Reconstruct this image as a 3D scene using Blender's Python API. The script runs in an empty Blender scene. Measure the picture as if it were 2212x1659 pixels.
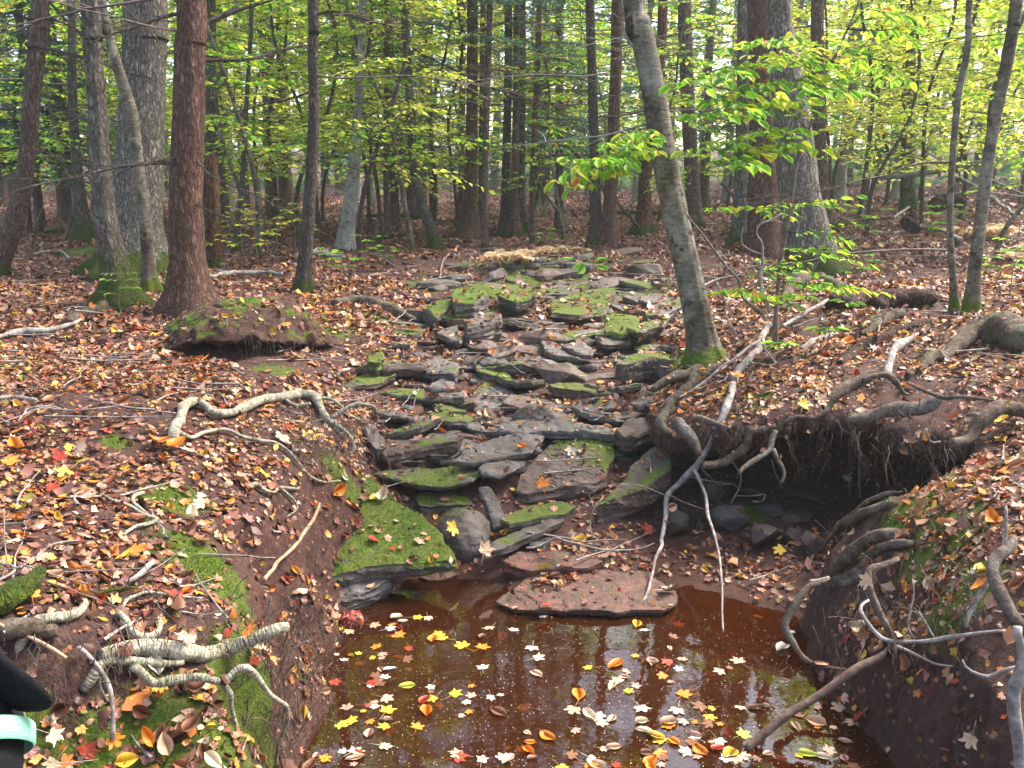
import bpy, bmesh, math, random
import numpy as np
from mathutils import Vector, Matrix
from mathutils.bvhtree import BVHTree

# ---------------------------------------------------------------- camera, world, sun, exposure
CAM_H = 1.7
PITCH = math.radians(11.8)
FP = 1916.0            # focal length in units of a 2212 wide picture
sc = bpy.context.scene
cam_d = bpy.data.cameras.new('camera'); cam = bpy.data.objects.new('camera', cam_d)
sc.collection.objects.link(cam); sc.camera = cam
cam.location = (0, 0, CAM_H); cam.rotation_euler = (math.radians(90) - PITCH, 0, 0)
cam_d.sensor_width = 36; cam_d.lens = 36 * FP / 2212; cam_d.clip_start = 0.05; cam_d.clip_end = 600

SUN_EL, SUN_AZ = math.radians(52), math.radians(62)   # azimuth from +Y (ahead) towards +X (right): light comes from the right, behind the trees
world = bpy.data.worlds.new('World'); sc.world = world; world.use_nodes = True
wn = world.node_tree; bgn = wn.nodes['Background']
sky = wn.nodes.new('ShaderNodeTexSky'); sky.sky_type = 'NISHITA'; sky.sun_disc = False
sky.sun_elevation = SUN_EL; sky.sun_rotation = SUN_AZ
sky.air_density = 1.0; sky.dust_density = 3.0; sky.ozone_density = 1.0
tint = wn.nodes.new('ShaderNodeMix'); tint.data_type = 'RGBA'; tint.blend_type = 'MULTIPLY'; tint.inputs[0].default_value = 1; tint.inputs[7].default_value = (1, .93, .84, 1)   # sky colour warmed by hand as a white balance: less blue
wn.links.new(sky.outputs[0], tint.inputs[6]); wn.links.new(tint.outputs[2], bgn.inputs[0]); bgn.inputs[1].default_value = 0.15
sun_d = bpy.data.lights.new('sun', 'SUN'); sun = bpy.data.objects.new('sun', sun_d); sc.collection.objects.link(sun)
sun_d.energy = 2.4; sun_d.angle = math.radians(22); sun_d.color = (1, .95, .86)
sd = Vector((math.sin(SUN_AZ) * math.cos(SUN_EL), math.cos(SUN_AZ) * math.cos(SUN_EL), math.sin(SUN_EL)))
sun.rotation_euler = sd.to_track_quat('Z', 'Y').to_euler()
sc.view_settings.view_transform = 'Standard'; sc.view_settings.look = 'None'
sc.view_settings.exposure = 2.42; sc.view_settings.gamma = 1.0
sc.render.engine = 'CYCLES'
cy = sc.cycles
cy.max_bounces = 6; cy.diffuse_bounces = 3; cy.glossy_bounces = 3; cy.transmission_bounces = 4; cy.transparent_max_bounces = 8
cy.use_denoising = True; cy.caustics_reflective = False; cy.caustics_refractive = False; cy.sample_clamp_indirect = 6
cy.blur_glossy = 1.0

COL = sc.collection
rnd = random.Random(7)
rs = np.random.RandomState(11)

# ---------------------------------------------------------------- helpers: naming
def tag(o, label=None, cat=None, group=None, kind=None):
    if label: o['label'] = label
    if cat: o['category'] = cat
    if group: o['group'] = group
    if kind: o['kind'] = kind
    return o

def empty(name, loc, rz=0.0):
    o = bpy.data.objects.new(name, None); COL.objects.link(o); o.location = loc; o.rotation_euler = (0, 0, rz)
    o.empty_display_size = .05
    return o

def copy_tree(o, parent=None):
    c = o.copy(); COL.objects.link(c)
    if parent is not None: c.parent = parent
    for ch in list(o.children): copy_tree(ch, c)
    return c

# ---------------------------------------------------------------- helpers: meshes
def mk(name, V, F, mat, parent=None, col=None, smooth=True, loc=None, mi=None, sharp=None):
    """V (n,3); F an int array (m,k) or list of such arrays or list of tuples"""
    V = np.asarray(V, np.float32)
    me = bpy.data.meshes.new(name)
    if isinstance(F, np.ndarray): F = [F]
    if len(F) and not isinstance(F[0], np.ndarray):
        me.from_pydata(V.tolist(), [], [tuple(map(int, f)) for f in F])
    else:
        F = [f for f in F if len(f)]
        me.vertices.add(len(V)); me.vertices.foreach_set('co', V.ravel())
        nl = sum(f.size for f in F); npol = sum(len(f) for f in F)
        me.loops.add(nl); me.polygons.add(npol)
        me.loops.foreach_set('vertex_index', np.concatenate([f.ravel() for f in F]).astype(np.int32))
        tot = np.concatenate([np.full(len(f), f.shape[1], np.int32) for f in F])
        st = np.concatenate([[0], np.cumsum(tot)[:-1]]).astype(np.int32)
        me.polygons.foreach_set('loop_start', st)
        me.polygons.foreach_set('loop_total', tot)
        me.update(calc_edges=True)
    if mi is not None: me.polygons.foreach_set('material_index', np.asarray(mi, np.int32))
    me.polygons.foreach_set('use_smooth', np.full(len(me.polygons), smooth))
    if sharp is not None: me.set_sharp_from_angle(angle=math.radians(sharp))
    if col is not None:
        a = me.color_attributes.new('Col', 'FLOAT_COLOR', 'POINT')
        c4 = np.ones((len(V), 4), np.float32); c4[:, :3] = col
        a.data.foreach_set('color', c4.ravel())
    for m in (mat if isinstance(mat, (list, tuple)) else [mat]): me.materials.append(m)
    o = bpy.data.objects.new(name, me); COL.objects.link(o)
    if parent is not None: o.parent = parent
    if loc is not None: o.location = loc
    return o

class Bag:
    """collects vertices and quads/tris of many pieces of one part"""
    def __init__(s): s.V = []; s.Q = []; s.T = []; s.C = []; s.n = 0
    def add(s, V, Q=None, T=None, C=None):
        V = np.asarray(V, np.float32)
        if Q is not None and len(Q): s.Q.append(np.asarray(Q, np.int32) + s.n)
        if T is not None and len(T): s.T.append(np.asarray(T, np.int32) + s.n)
        s.V.append(V); s.n += len(V)
        if C is not None: s.C.append(np.broadcast_to(np.asarray(C, np.float32), (len(V), 3)))
    def build(s, name, mat, parent=None, **k):
        F = []
        if s.Q: F.append(np.concatenate(s.Q))
        if s.T: F.append(np.concatenate(s.T))
        return mk(name, np.concatenate(s.V), F, mat, parent, col=np.concatenate(s.C) if s.C else None, **k)

def hash3(ix, iy, iz, seed):
    h = (ix.astype(np.int64) * 374761393 + iy.astype(np.int64) * 668265263 + iz.astype(np.int64) * 2147483647 + seed * 1274126177) & 0xffffffff
    h = ((h ^ (h >> 13)) * 1274126177) & 0xffffffff
    h = ((h ^ (h >> 16)) * 2246822519) & 0xffffffff
    return ((h ^ (h >> 15)) & 0xffffff) / float(0xffffff)

def vnoise(P, seed=0):
    P = np.asarray(P, float); i = np.floor(P).astype(np.int64); f = P - i; f = f * f * (3 - 2 * f)
    r = 0
    for a in (0, 1):
        for b in (0, 1):
            for c in (0, 1):
                w = (f[:, 0] if a else 1 - f[:, 0]) * (f[:, 1] if b else 1 - f[:, 1]) * (f[:, 2] if c else 1 - f[:, 2])
                r = r + w * hash3(i[:, 0] + a, i[:, 1] + b, i[:, 2] + c, seed)
    return r * 2 - 1

def fbm(P, scale=1.0, octv=4, seed=0, gain=.5):
    P = np.asarray(P, float) * scale; r = 0; a = 1.0
    for k in range(octv):
        r = r + a * vnoise(P, seed + k * 17); P = P * 2.03 + 5.7; a *= gain
    return r

def fbm2(X, Y, scale=1.0, octv=4, seed=0, gain=.5):
    return fbm(np.stack([X, Y, np.zeros_like(X)], 1), scale, octv, seed, gain)

def sstep(a, b, x):
    t = np.clip((x - a) / (b - a), 0, 1); return t * t * (3 - 2 * t)

def catmull(P, n):
    """n points along a smooth curve through P (k,d)"""
    P = np.asarray(P, float); k = len(P)
    if k == 2: return P[0] + (P[1] - P[0]) * np.linspace(0, 1, n)[:, None]
    Q = np.vstack([2 * P[0] - P[1], P, 2 * P[-1] - P[-2]])
    L = np.concatenate([[0], np.cumsum(np.linalg.norm(np.diff(P[:, :3], axis=0), axis=1) + 1e-9)]); L /= L[-1]
    t = np.linspace(0, 1, n); i = np.clip(np.searchsorted(L, t, 'right') - 1, 0, k - 2)
    u = ((t - L[i]) / (L[i + 1] - L[i]))[:, None]
    p0, p1, p2, p3 = Q[i], Q[i + 1], Q[i + 2], Q[i + 3]
    return .5 * (2 * p1 + (p2 - p0) * u + (2 * p0 - 5 * p1 + 4 * p2 - p3) * u ** 2 + (3 * p1 - p0 - 3 * p2 + p3) * u ** 3)

def tube(P, R, sides=8, rough=0.0, rscale=6.0, seed=0, cap=True, ridge=0.0, stretch=.25):
    """tapered tube along P (n,3) with radii R; returns V, quads, tris"""
    P = np.asarray(P, float); n = len(P); R = np.broadcast_to(np.asarray(R, float), (n,))
    Tn = np.gradient(P, axis=0); Tn /= np.linalg.norm(Tn, axis=1)[:, None] + 1e-12
    up = np.array([0, 0, 1.0]) if abs(Tn[0, 2]) < .9 else np.array([1.0, 0, 0])
    a = np.cross(Tn[0], up); a /= np.linalg.norm(a); A = [a]
    for i in range(1, n):
        a = A[-1] - Tn[i] * np.dot(A[-1], Tn[i]); a /= np.linalg.norm(a) + 1e-12; A.append(a)
    A = np.array(A); B = np.cross(Tn, A)
    th = np.linspace(0, 2 * np.pi, sides, endpoint=False)
    ring = A[:, None, :] * np.cos(th)[None, :, None] + B[:, None, :] * np.sin(th)[None, :, None]
    Rr = np.repeat(R[:, None], sides, 1)
    C = P[:, None, :] + ring * Rr[..., None]
    if rough or ridge:
        q = C.reshape(-1, 3)
        d = 0
        if rough: d = d + rough * fbm(q, rscale, 3, seed)
        if ridge:
            along = np.concatenate([[0], np.cumsum(np.linalg.norm(np.diff(P, axis=0), axis=1))])
            al = np.repeat(along[:, None], sides, 1).ravel()
            rr = max(float(R.mean()), 1e-3)
            uu = np.stack([np.tile(np.cos(th), n) * rr * 5, np.tile(np.sin(th), n) * rr * 5, al * stretch * 5], 1)
            w = 1 - np.abs(fbm(uu, 9.0, 2, seed + 5)) * 1.6
            d = d + ridge * w
        Rr = Rr * (1 + (d.reshape(n, sides)))
        C = P[:, None, :] + ring * Rr[..., None]
    V = C.reshape(-1, 3)
    i = np.arange(n - 1)[:, None] * sides; j = np.arange(sides)[None, :]; j2 = (j + 1) % sides
    Q = np.stack([i + j, i + j2, i + sides + j2, i + sides + j], -1).reshape(-1, 4)
    T = np.zeros((0, 3), int)
    if cap:
        V = np.vstack([V, P[0], P[-1]]); c0, c1 = n * sides, n * sides + 1
        jj = np.arange(sides); k2 = (jj + 1) % sides
        T = np.vstack([np.stack([np.full(sides, c0), k2, jj], 1), np.stack([np.full(sides, c1), (n - 1) * sides + jj, (n - 1) * sides + k2], 1)])
    return V, Q, T

def rots(yaw, tilt, roll, N=None):
    """rotation matrices: roll about own y axis, tilt about x, then yaw about z"""
    cy_, sy = np.cos(yaw), np.sin(yaw); ct, st = np.cos(tilt), np.sin(tilt); cr, sr = np.cos(roll), np.sin(roll)
    n = len(yaw); Z = np.zeros((n, 3, 3)); X = np.zeros((n, 3, 3)); Y = np.zeros((n, 3, 3))
    Z[:, 0, 0] = cy_; Z[:, 0, 1] = -sy; Z[:, 1, 0] = sy; Z[:, 1, 1] = cy_; Z[:, 2, 2] = 1
    X[:, 0, 0] = 1; X[:, 1, 1] = ct; X[:, 1, 2] = -st; X[:, 2, 1] = st; X[:, 2, 2] = ct
    Y[:, 1, 1] = 1; Y[:, 0, 0] = cr; Y[:, 0, 2] = sr; Y[:, 2, 0] = -sr; Y[:, 2, 2] = cr
    return Z @ X @ Y

def instances(TV, TF, R, pos, scl, col):
    """stamp template (TV verts, TF faces array) at pos with rotation R, scale, colour -> V, F, C"""
    n = len(pos); k = len(TV)
    V = np.einsum('nij,kj->nki', R, TV) * np.asarray(scl)[:, None, None] + pos[:, None, :]
    F = TF[None] + (np.arange(n) * k)[:, None, None]
    C = np.repeat(col[:, None, :], k, 1)
    return V.reshape(-1, 3), F.reshape(-1, TF.shape[1]), C.reshape(-1, 3)

# ---------------------------------------------------------------- picture rays (units of a 2212 x 1659 picture)
CP, SP = math.cos(PITCH), math.sin(PITCH)
def ray(px, py):
    px = np.asarray(px, float); py = np.asarray(py, float)
    a = (px - 1106) / FP; b = -(py - 829.5) / FP
    return np.stack([a, CP + b * SP, -SP + b * CP], -1)     # unit depth along the view axis
def at_y(px, py, Y):
    """point on the picture ray at ground distance Y"""
    r = ray(px, py); t = Y / r[..., 1]; p = r * t[..., None] if np.ndim(t) else r * t
    p = np.array(p); p[..., 2] += CAM_H; return p
def at_z(px, py, z):
    r = ray(px, py); t = (z - CAM_H) / r[..., 2]; p = r * (t[..., None] if np.ndim(t) else t); p = np.array(p); p[..., 2] += CAM_H; return p
def project(P):
    P = np.atleast_2d(P); y = P[:, 1]; z = P[:, 2] - CAM_H
    d = y * CP - z * SP; v = y * SP + z * CP
    return np.stack([1106 + FP * P[:, 0] / d, 829.5 - FP * v / d, d], 1)
# ---------------------------------------------------------------- materials
class NT:
    def __init__(s, name):
        s.m = bpy.data.materials.new(name); s.m.use_nodes = True; s.t = s.m.node_tree
        s.n = s.t.nodes; s.l = s.t.links; s.n.clear(); s.out = s.n.new('ShaderNodeOutputMaterial')
    def node(s, typ, **k):
        n = s.n.new('ShaderNode' + typ)
        for a, b in k.items(): setattr(n, a, b)
        return n
    def put(s, sock, v):
        if isinstance(v, bpy.types.NodeSocket): s.l.new(v, sock)
        elif isinstance(v, (tuple, list)) and len(v) == 3 and sock.type == 'RGBA': sock.default_value = (*v, 1)
        else: sock.default_value = v
    def coord(s, which='Object', scale=(1, 1, 1)):
        c = s.node('TexCoord'); m = s.node('Mapping'); s.l.new(c.outputs[which], m.inputs[0]); m.inputs['Scale'].default_value = scale
        return m.outputs[0]
    def pos(s, scale=(1, 1, 1)):
        c = s.node('NewGeometry'); m = s.node('Mapping'); s.l.new(c.outputs['Position'], m.inputs[0]); m.inputs['Scale'].default_value = scale
        return m.outputs[0]
    def noise(s, v, scale, detail=4, rough=.6, dist=0):
        n = s.node('TexNoise'); s.l.new(v, n.inputs['Vector']); n.inputs['Scale'].default_value = scale
        n.inputs['Detail'].default_value = detail; n.inputs['Roughness'].default_value = rough; n.inputs['Distortion'].default_value = dist
        return n.outputs['Fac']
    def voro(s, v, scale, feature='F1', out='Distance'):
        n = s.node('TexVoronoi', feature=feature); s.l.new(v, n.inputs['Vector']); n.inputs['Scale'].default_value = scale
        return n.outputs[out]
    def ramp(s, f, stops):
        n = s.node('ValToRGB'); s.l.new(f, n.inputs[0]); e = n.color_ramp.elements
        while len(e) < len(stops): e.new(.5)
        for i, (p, c) in enumerate(stops):
            e[i].position = p; e[i].color = (*c, 1) if isinstance(c, (tuple, list)) else (c, c, c, 1)
        return n.outputs[0]
    def mix(s, f, a, b, mode='MIX'):
        n = s.node('Mix', data_type='RGBA', blend_type=mode); s.put(n.inputs[0], f); s.put(n.inputs[6], a); s.put(n.inputs[7], b); return n.outputs[2]
    def math(s, op, a, b=0.0, clamp=False):
        n = s.node('Math', operation=op, use_clamp=clamp); s.put(n.inputs[0], a); s.put(n.inputs[1], b); return n.outputs[0]
    def mapr(s, v, a, b, c=0.0, d=1.0):
        n = s.node('MapRange'); s.put(n.inputs[0], v)
        for i, x in enumerate((a, b, c, d)): n.inputs[i + 1].default_value = x
        return n.outputs[0]
    def bump(s, h, strength=.5, dist=.01, normal=None):
        n = s.node('Bump'); s.put(n.inputs['Height'], h); n.inputs['Strength'].default_value = strength; n.inputs['Distance'].default_value = dist
        if normal is not None: s.l.new(normal, n.inputs['Normal'])
        return n.outputs[0]
    def normal_z(s):
        g = s.node('NewGeometry'); x = s.node('SeparateXYZ'); s.l.new(g.outputs['Normal'], x.inputs[0]); return x.outputs[2]
    def sep(s, v):
        x = s.node('SeparateXYZ'); s.l.new(v, x.inputs[0]); return x.outputs
    def principled(s, color, rough=.8, normal=None, spec=.3, **k):
        p = s.node('BsdfPrincipled'); s.put(p.inputs['Base Color'], color); s.put(p.inputs['Roughness'], rough); p.inputs['Specular IOR Level'].default_value = spec
        if normal is not None: s.l.new(normal, p.inputs['Normal'])
        for a, b in k.items(): s.put(p.inputs[a], b)
        s.l.new(p.outputs[0], s.out.inputs[0]); return p

MOSS_D, MOSS_L = (.018, .030, .003), (.100, .145, .008)

def moss_col(t, v, sc_=40):
    f = t.noise(v, sc_, 6, .7); g = t.noise(v, 7, 3, .6)
    c = t.ramp(f, [(.3, MOSS_D), (.5, (.050, .080, .005)), (.68, MOSS_L)])
    return t.mix(t.mapr(g, .4, .7), c, (.075, .085, .012), 'MIX')

def m_ground():
    t = NT('forest_soil'); v = t.pos()
    n1 = t.noise(v, 2.2, 6, .65); n2 = t.noise(v, 30, 6, .75); n3 = t.noise(v, 120, 3, .7)
    c = t.ramp(n2, [(.3, (.016, .007, .006)), (.5, (.050, .023, .018)), (.72, (.12, .062, .048))])
    c = t.mix(t.math('MULTIPLY', t.mapr(n1, .42, .66), .6), c, (.075, .030, .022), 'MIX')
    # crumbs of broken old leaves and needles
    vo = t.node('TexVoronoi', feature='F1'); t.l.new(v, vo.inputs['Vector']); vo.inputs['Scale'].default_value = 34; vo.inputs['Randomness'].default_value = 1
    crumb = t.mapr(vo.outputs['Distance'], .30, .24)
    hs = t.sep(vo.outputs['Color'])
    cc = t.ramp(hs[0], [(.0, (.05, .022, .014)), (.35, (.16, .075, .045)), (.6, (.30, .17, .11)), (.8, (.33, .13, .04)), (1, (.12, .035, .02))])
    sel = t.math('GREATER_THAN', hs[1], .35)
    at = t.node('Attribute', attribute_name='litter')
    c = t.mix(t.math('MULTIPLY', t.math('MULTIPLY', crumb, sel), at.outputs['Fac']), c, cc)
    am = t.node('Attribute', attribute_name='moss')
    mo = t.math('ADD', am.outputs['Fac'], t.math('MULTIPLY', t.math('SUBTRACT', n1, .5), 1.6))
    mo = t.math('ADD', mo, t.math('MULTIPLY', t.math('SUBTRACT', n2, .5), .9))
    mo = t.mapr(mo, .46, .6)
    c = t.mix(mo, c, moss_col(t, v))
    wet = t.node('Attribute', attribute_name='wet')
    c = t.mix(wet.outputs['Fac'], c, t.mix(.55, c, (.055, .016, .007)))
    r = t.mapr(wet.outputs['Fac'], 0, 1, .85, .38)
    h = t.math('ADD', t.math('MULTIPLY', n2, 1.0), t.math('MULTIPLY', n3, .35))
    t.principled(c, r, t.bump(h, .9, .02), .25)
    return t.m

def m_soil(name='bank_soil', mossy=.5):
    t = NT(name); v = t.pos(); n1 = t.noise(v, 5, 5, .65); n2 = t.noise(v, 36, 6, .75)
    c = t.ramp(n2, [(.3, (.020, .009, .007)), (.5, (.058, .027, .021)), (.72, (.12, .066, .05))])
    nz = t.normal_z()
    mo = t.math('ADD', t.mapr(nz, -.1, .7), t.math('MULTIPLY', t.math('SUBTRACT', n1, .5), 2.2))
    mo = t.mapr(mo, 1.05 - mossy, 1.2 - mossy)
    c = t.mix(mo, c, moss_col(t, v))
    t.principled(c, .9, t.bump(n2, 1.0, .025), .2)
    return t.m

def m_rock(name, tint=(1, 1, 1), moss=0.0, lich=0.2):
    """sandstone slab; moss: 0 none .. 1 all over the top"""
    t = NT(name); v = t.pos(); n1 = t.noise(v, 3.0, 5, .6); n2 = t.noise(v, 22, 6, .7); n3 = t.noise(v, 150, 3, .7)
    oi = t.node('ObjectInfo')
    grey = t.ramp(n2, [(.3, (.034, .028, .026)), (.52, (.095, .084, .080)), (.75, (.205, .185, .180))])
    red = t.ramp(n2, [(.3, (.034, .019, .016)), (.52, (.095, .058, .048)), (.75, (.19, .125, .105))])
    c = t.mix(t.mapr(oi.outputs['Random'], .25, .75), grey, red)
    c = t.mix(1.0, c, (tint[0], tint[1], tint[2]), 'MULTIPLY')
    c = t.mix(t.math('MULTIPLY', t.mapr(n1, .55, .75), lich), c, (.21, .20, .19))
    nz = t.normal_z()
    f = t.math('ADD', t.math('MULTIPLY', t.mapr(nz, .0, .8), .9), t.math('MULTIPLY', t.math('SUBTRACT', n1, .5), 2.4))
    f = t.math('ADD', f, t.math('MULTIPLY', t.math('SUBTRACT', n2, .5), .8))
    at = t.node('Attribute', attribute_name='moss')
    thr = t.math('SUBTRACT', 1.18, t.math('ADD', at.outputs['Fac'], moss))
    f = t.math('MULTIPLY', t.math('SUBTRACT', f, thr), 6.0, True)
    dirt = t.noise(v, 9, 5, .7)
    c = t.mix(t.math('MULTIPLY', t.mapr(dirt, .45, .6), .75), c, (.055, .038, .022))
    damp = t.math('MULTIPLY', t.mapr(n1, .35, .6), .5)
    c = t.mix(damp, c, t.mix(.5, c, (.03, .03, .02)))
    c = t.mix(f, c, moss_col(t, v, 55))
    strata = t.noise(t.pos((3, 3, 60)), 1.0, 3, .6)
    h = t.math('ADD', t.math('ADD', t.math('MULTIPLY', n2, .7), t.math('MULTIPLY', n3, .2)), t.math('MULTIPLY', strata, .5))
    rr = t.mix(f, (.62, .62, .62), (.95, .95, .95))
    t.principled(c, rr, t.bump(h, 1.0, .016), .35)
    return t.m

def m_bark(name, dark, mid, light, vscale=1.0, moss_h=0.0, lichen=0.0, kind='furrow', moss_all=0.0, bump=.8):
    t = NT(name); v = t.coord('Object'); oz = t.sep(t.coord('Object'))
    if kind == 'furrow':
        vv = t.coord('Object', (30 * vscale, 30 * vscale, 8.5 * vscale))
        w = t.noise(vv, 1.6, 3, .6)
        wv = t.node('VectorMath', operation='ADD'); t.l.new(vv, wv.inputs[0])
        m_ = t.node('VectorMath', operation='SCALE'); nn = t.node('TexNoise'); t.l.new(vv, nn.inputs[0]); nn.inputs['Scale'].default_value = .8
        t.l.new(nn.outputs['Color'], m_.inputs[0]); m_.inputs['Scale'].default_value = .9; t.l.new(m_.outputs[0], wv.inputs[1])
        rn = t.noise(wv.outputs[0], 1.15, 4, .62)
        h = t.mapr(t.math('ABSOLUTE', t.math('SUBTRACT', rn, .5)), 0.0, .17)
        n2 = t.noise(t.coord('Object', (30, 30, 9)), 2.2, 5, .7)
        hh = t.math('ADD', h, t.math('MULTIPLY', n2, .5))
        c = t.ramp(t.math('MULTIPLY', hh, .68), [(.16, dark), (.44, mid), (.86, light)])
        c = t.mix(t.math('MULTIPLY', t.noise(v, 2.5, 4, .6), .35), c, mid)
    elif kind == 'smooth':
        n1 = t.noise(t.coord('Object', (3, 3, 2)), 2.0, 5, .6); n2 = t.noise(t.coord('Object', (10, 10, 26)), 2.0, 5, .7)
        n4 = t.noise(v, 14, 3, .6)
        f = t.math('ADD', t.math('MULTIPLY', n1, .6), t.math('MULTIPLY', n2, .4))
        c = t.ramp(f, [(.34, dark), (.5, mid), (.66, light)])
        c = t.mix(t.mapr(n4, .54, .64), c, dark)
        hh = n2
    elif kind == 'birch':      # thin curling bands across the root
        n1 = t.noise(v, 9, 4, .6); wv = t.node('TexWave', wave_type='BANDS', bands_direction='X')
        uvn = t.node('Attribute', attribute_name='along')
        comb = t.node('CombineXYZ'); t.l.new(uvn.outputs['Fac'], comb.inputs[0]); t.l.new(comb.outputs[0], wv.inputs[0])
        wv.inputs['Scale'].default_value = 30; wv.inputs['Distortion'].default_value = 9; wv.inputs['Detail'].default_value = 3; wv.inputs['Detail Scale'].default_value = 3
        g = t.noise(v, 90, 4, .7)
        n9 = t.noise(v, 30, 3, .7)
        f = t.math('ADD', t.math('MULTIPLY', wv.outputs['Fac'], .14), t.math('MULTIPLY', n9, .9))
        c = t.ramp(f, [(.18, dark), (.42, mid), (.75, light)])
        c = t.mix(t.mapr(n1, .5, .75), c, t.mix(.5, c, (.14, .17, .13)))
        hh = f
    else:                       # wood / dead stick
        n1 = t.noise(t.coord('Object', (8, 8, 8)), 3, 6, .7)
        c = t.ramp(n1, [(.3, dark), (.5, mid), (.7, light)]); hh = n1
    nl = t.noise(v, 3.5, 5, .65)
    if lichen: c = t.mix(t.math('MULTIPLY', t.mapr(nl, .52, .66), lichen), c, (.24, .27, .24))
    if moss_h or moss_all:
        nm = t.noise(v, 6, 5, .7)
        k = t.math('ADD', t.mapr(oz[2], 0, max(moss_h, .01), 1.0, 0.0) if moss_h else 0.0, moss_all)
        k = t.math('ADD', k, t.math('MULTIPLY', t.math('SUBTRACT', nm, .5), 1.8))
        c = t.mix(t.mapr(k, .5, .68), c, moss_col(t, v, 40))
    t.principled(c, .9, t.bump(hh, min(1, bump * 1.25), .035), .2)
    return t.m

def m_leaf(name, src='Col', trans=.45, vary=.25, rough=.45, flat_spec=.3):
    t = NT(name)
    if src == 'obj':
        oi = t.node('ObjectInfo'); c = oi.outputs['Color']
    else:
        a = t.node('Attribute', attribute_name='Col'); c = a.outputs['Color']
    if vary:
        n = t.noise(t.pos(), 60, 3, .7)
        c = t.mix(t.math('MULTIPLY', t.mapr(n, .45, .7), vary), c, t.mix(.5, c, (.12, .045, .02)))
    p = t.node('BsdfPrincipled'); t.put(p.inputs['Base Color'], c); p.inputs['Roughness'].default_value = rough; p.inputs['Specular IOR Level'].default_value = flat_spec
    tr = t.node('BsdfTranslucent'); t.put(tr.inputs[0], c)
    mx = t.node('MixShader'); mx.inputs[0].default_value = trans
    t.l.new(p.outputs[0], mx.inputs[1]); t.l.new(tr.outputs[0], mx.inputs[2]); t.l.new(mx.outputs[0], t.out.inputs[0])
    return t.m

def m_water():
    t = NT('pool_water'); v = t.pos((1, 1, 1))
    n = t.noise(v, 7, 3, .55); n2 = t.noise(v, 60, 2, .5)
    b = t.bump(t.math('ADD', n, t.math('MULTIPLY', n2, .06)), .05, .02)
    fr = t.node('Fresnel'); fr.inputs[0].default_value = 1.65; t.l.new(b, fr.inputs['Normal'])
    gl = t.node('BsdfGlossy'); gl.inputs['Roughness'].default_value = .025; gl.inputs[0].default_value = (1, 1, 1, 1); t.l.new(b, gl.inputs['Normal'])
    tr = t.node('BsdfTransparent'); tr.inputs[0].default_value = (.70, .36, .16, 1)
    mud = t.node('BsdfDiffuse'); mud.inputs[0].default_value = (.085, .026, .007, 1)   # silt hanging in the water
    m0 = t.node('MixShader'); m0.inputs[0].default_value = .20
    t.l.new(tr.outputs[0], m0.inputs[1]); t.l.new(mud.outputs[0], m0.inputs[2])
    mx = t.node('MixShader'); t.l.new(t.math('MULTIPLY', fr.outputs[0], 1.0, True), mx.inputs[0])
    t.l.new(m0.outputs[0], mx.inputs[1]); t.l.new(gl.outputs[0], mx.inputs[2]); t.l.new(mx.outputs[0], t.out.inputs[0])
    return t.m

def m_plain(name, col, rough=.7, spec=.3, nscale=30, amt=.3, bump=.2):
    t = NT(name); v = t.pos(); n = t.noise(v, nscale, 5, .7)
    c = t.mix(t.math('MULTIPLY', n, amt * 2), col, tuple(x * .4 for x in col))
    t.principled(c, rough, t.bump(n, bump, .01), spec); return t.m

M = {}
M['ground'] = m_ground()
M['soil'] = m_soil('bank_soil', .25); M['mosssoil'] = m_soil('mossy_soil', .08)
M['rock'] = m_rock('stream_stone'); M['rockdark'] = m_rock('shaded_stone', (.6, .55, .58))  # second one is the same stone with shade tinted into its colour
M['redrock'] = m_rock('red_stone', (1.1, .6, .5), lich=0)
M['wetred'] = m_plain('wet_red_stone', (.20, .030, .015), .35, .5, 14, .25, .1)
M['hemlock'] = m_bark('hemlock_bark', (.036, .017, .011), (.15, .080, .056), (.25, .150, .115), 1.0, 0, .0)
M['oak'] = m_bark('furrowed_grey_bark', (.034, .027, .022), (.21, .185, .155), (.50, .46, .40), 1.2, .45, .15)
M['maple'] = m_bark('rough_grey_bark', (.040, .030, .024), (.15, .125, .10), (.28, .25, .215), 1.0, .8, .6)
M['dark'] = m_bark('dark_bark', (.024, .018, .014), (.11, .085, .072), (.20, .165, .145), 1.3, .28, .15)
M['beech'] = m_bark('smooth_grey_bark', (.026, .018, .013), (.10, .085, .062), (.27, .25, .20), 1.0, .30, .35, 'smooth', bump=.35)
M['pale'] = m_bark('pale_bark', (.09, .085, .075), (.20, .19, .17), (.33, .32, .30), 1.0, 0, .5, 'smooth', bump=.3)
M['mossbark'] = m_bark('mossy_bark', (.035, .028, .022), (.10, .085, .068), (.19, .17, .145), 1.0, .4, .4, moss_all=.25)
M['brown'] = m_bark('brown_bark', (.036, .020, .016), (.17, .108, .088), (.30, .205, .175), 1.1, .2, .1)
M['stick'] = m_bark('brown_stick_bark', (.05, .03, .022), (.12, .075, .055), (.20, .14, .11), kind='wood', bump=.3)
M['twig'] = m_bark('twig_bark', (.06, .045, .038), (.13, .10, .085), (.25, .21, .18), kind='wood', bump=.3)
M['palestick'] = m_bark('bleached_stick', (.075, .058, .052), (.20, .168, .152), (.38, .34, .315), kind='wood', bump=.3, lichen=.2)
M['tanstick'] = m_bark('tan_stick', (.14, .08, .05), (.30, .19, .12), (.42, .30, .21), kind='wood', bump=.3)
M['birch'] = m_bark('peeling_pale_root_bark', (.04, .030, .022), (.14, .122, .086), (.40, .375, .285), kind='birch', bump=.35, moss_all=.12)
M['root'] = m_bark('root_bark', (.026, .016, .012), (.085, .058, .042), (.19, .15, .12), kind='wood', bump=.6, lichen=.3, moss_all=.05)
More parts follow.
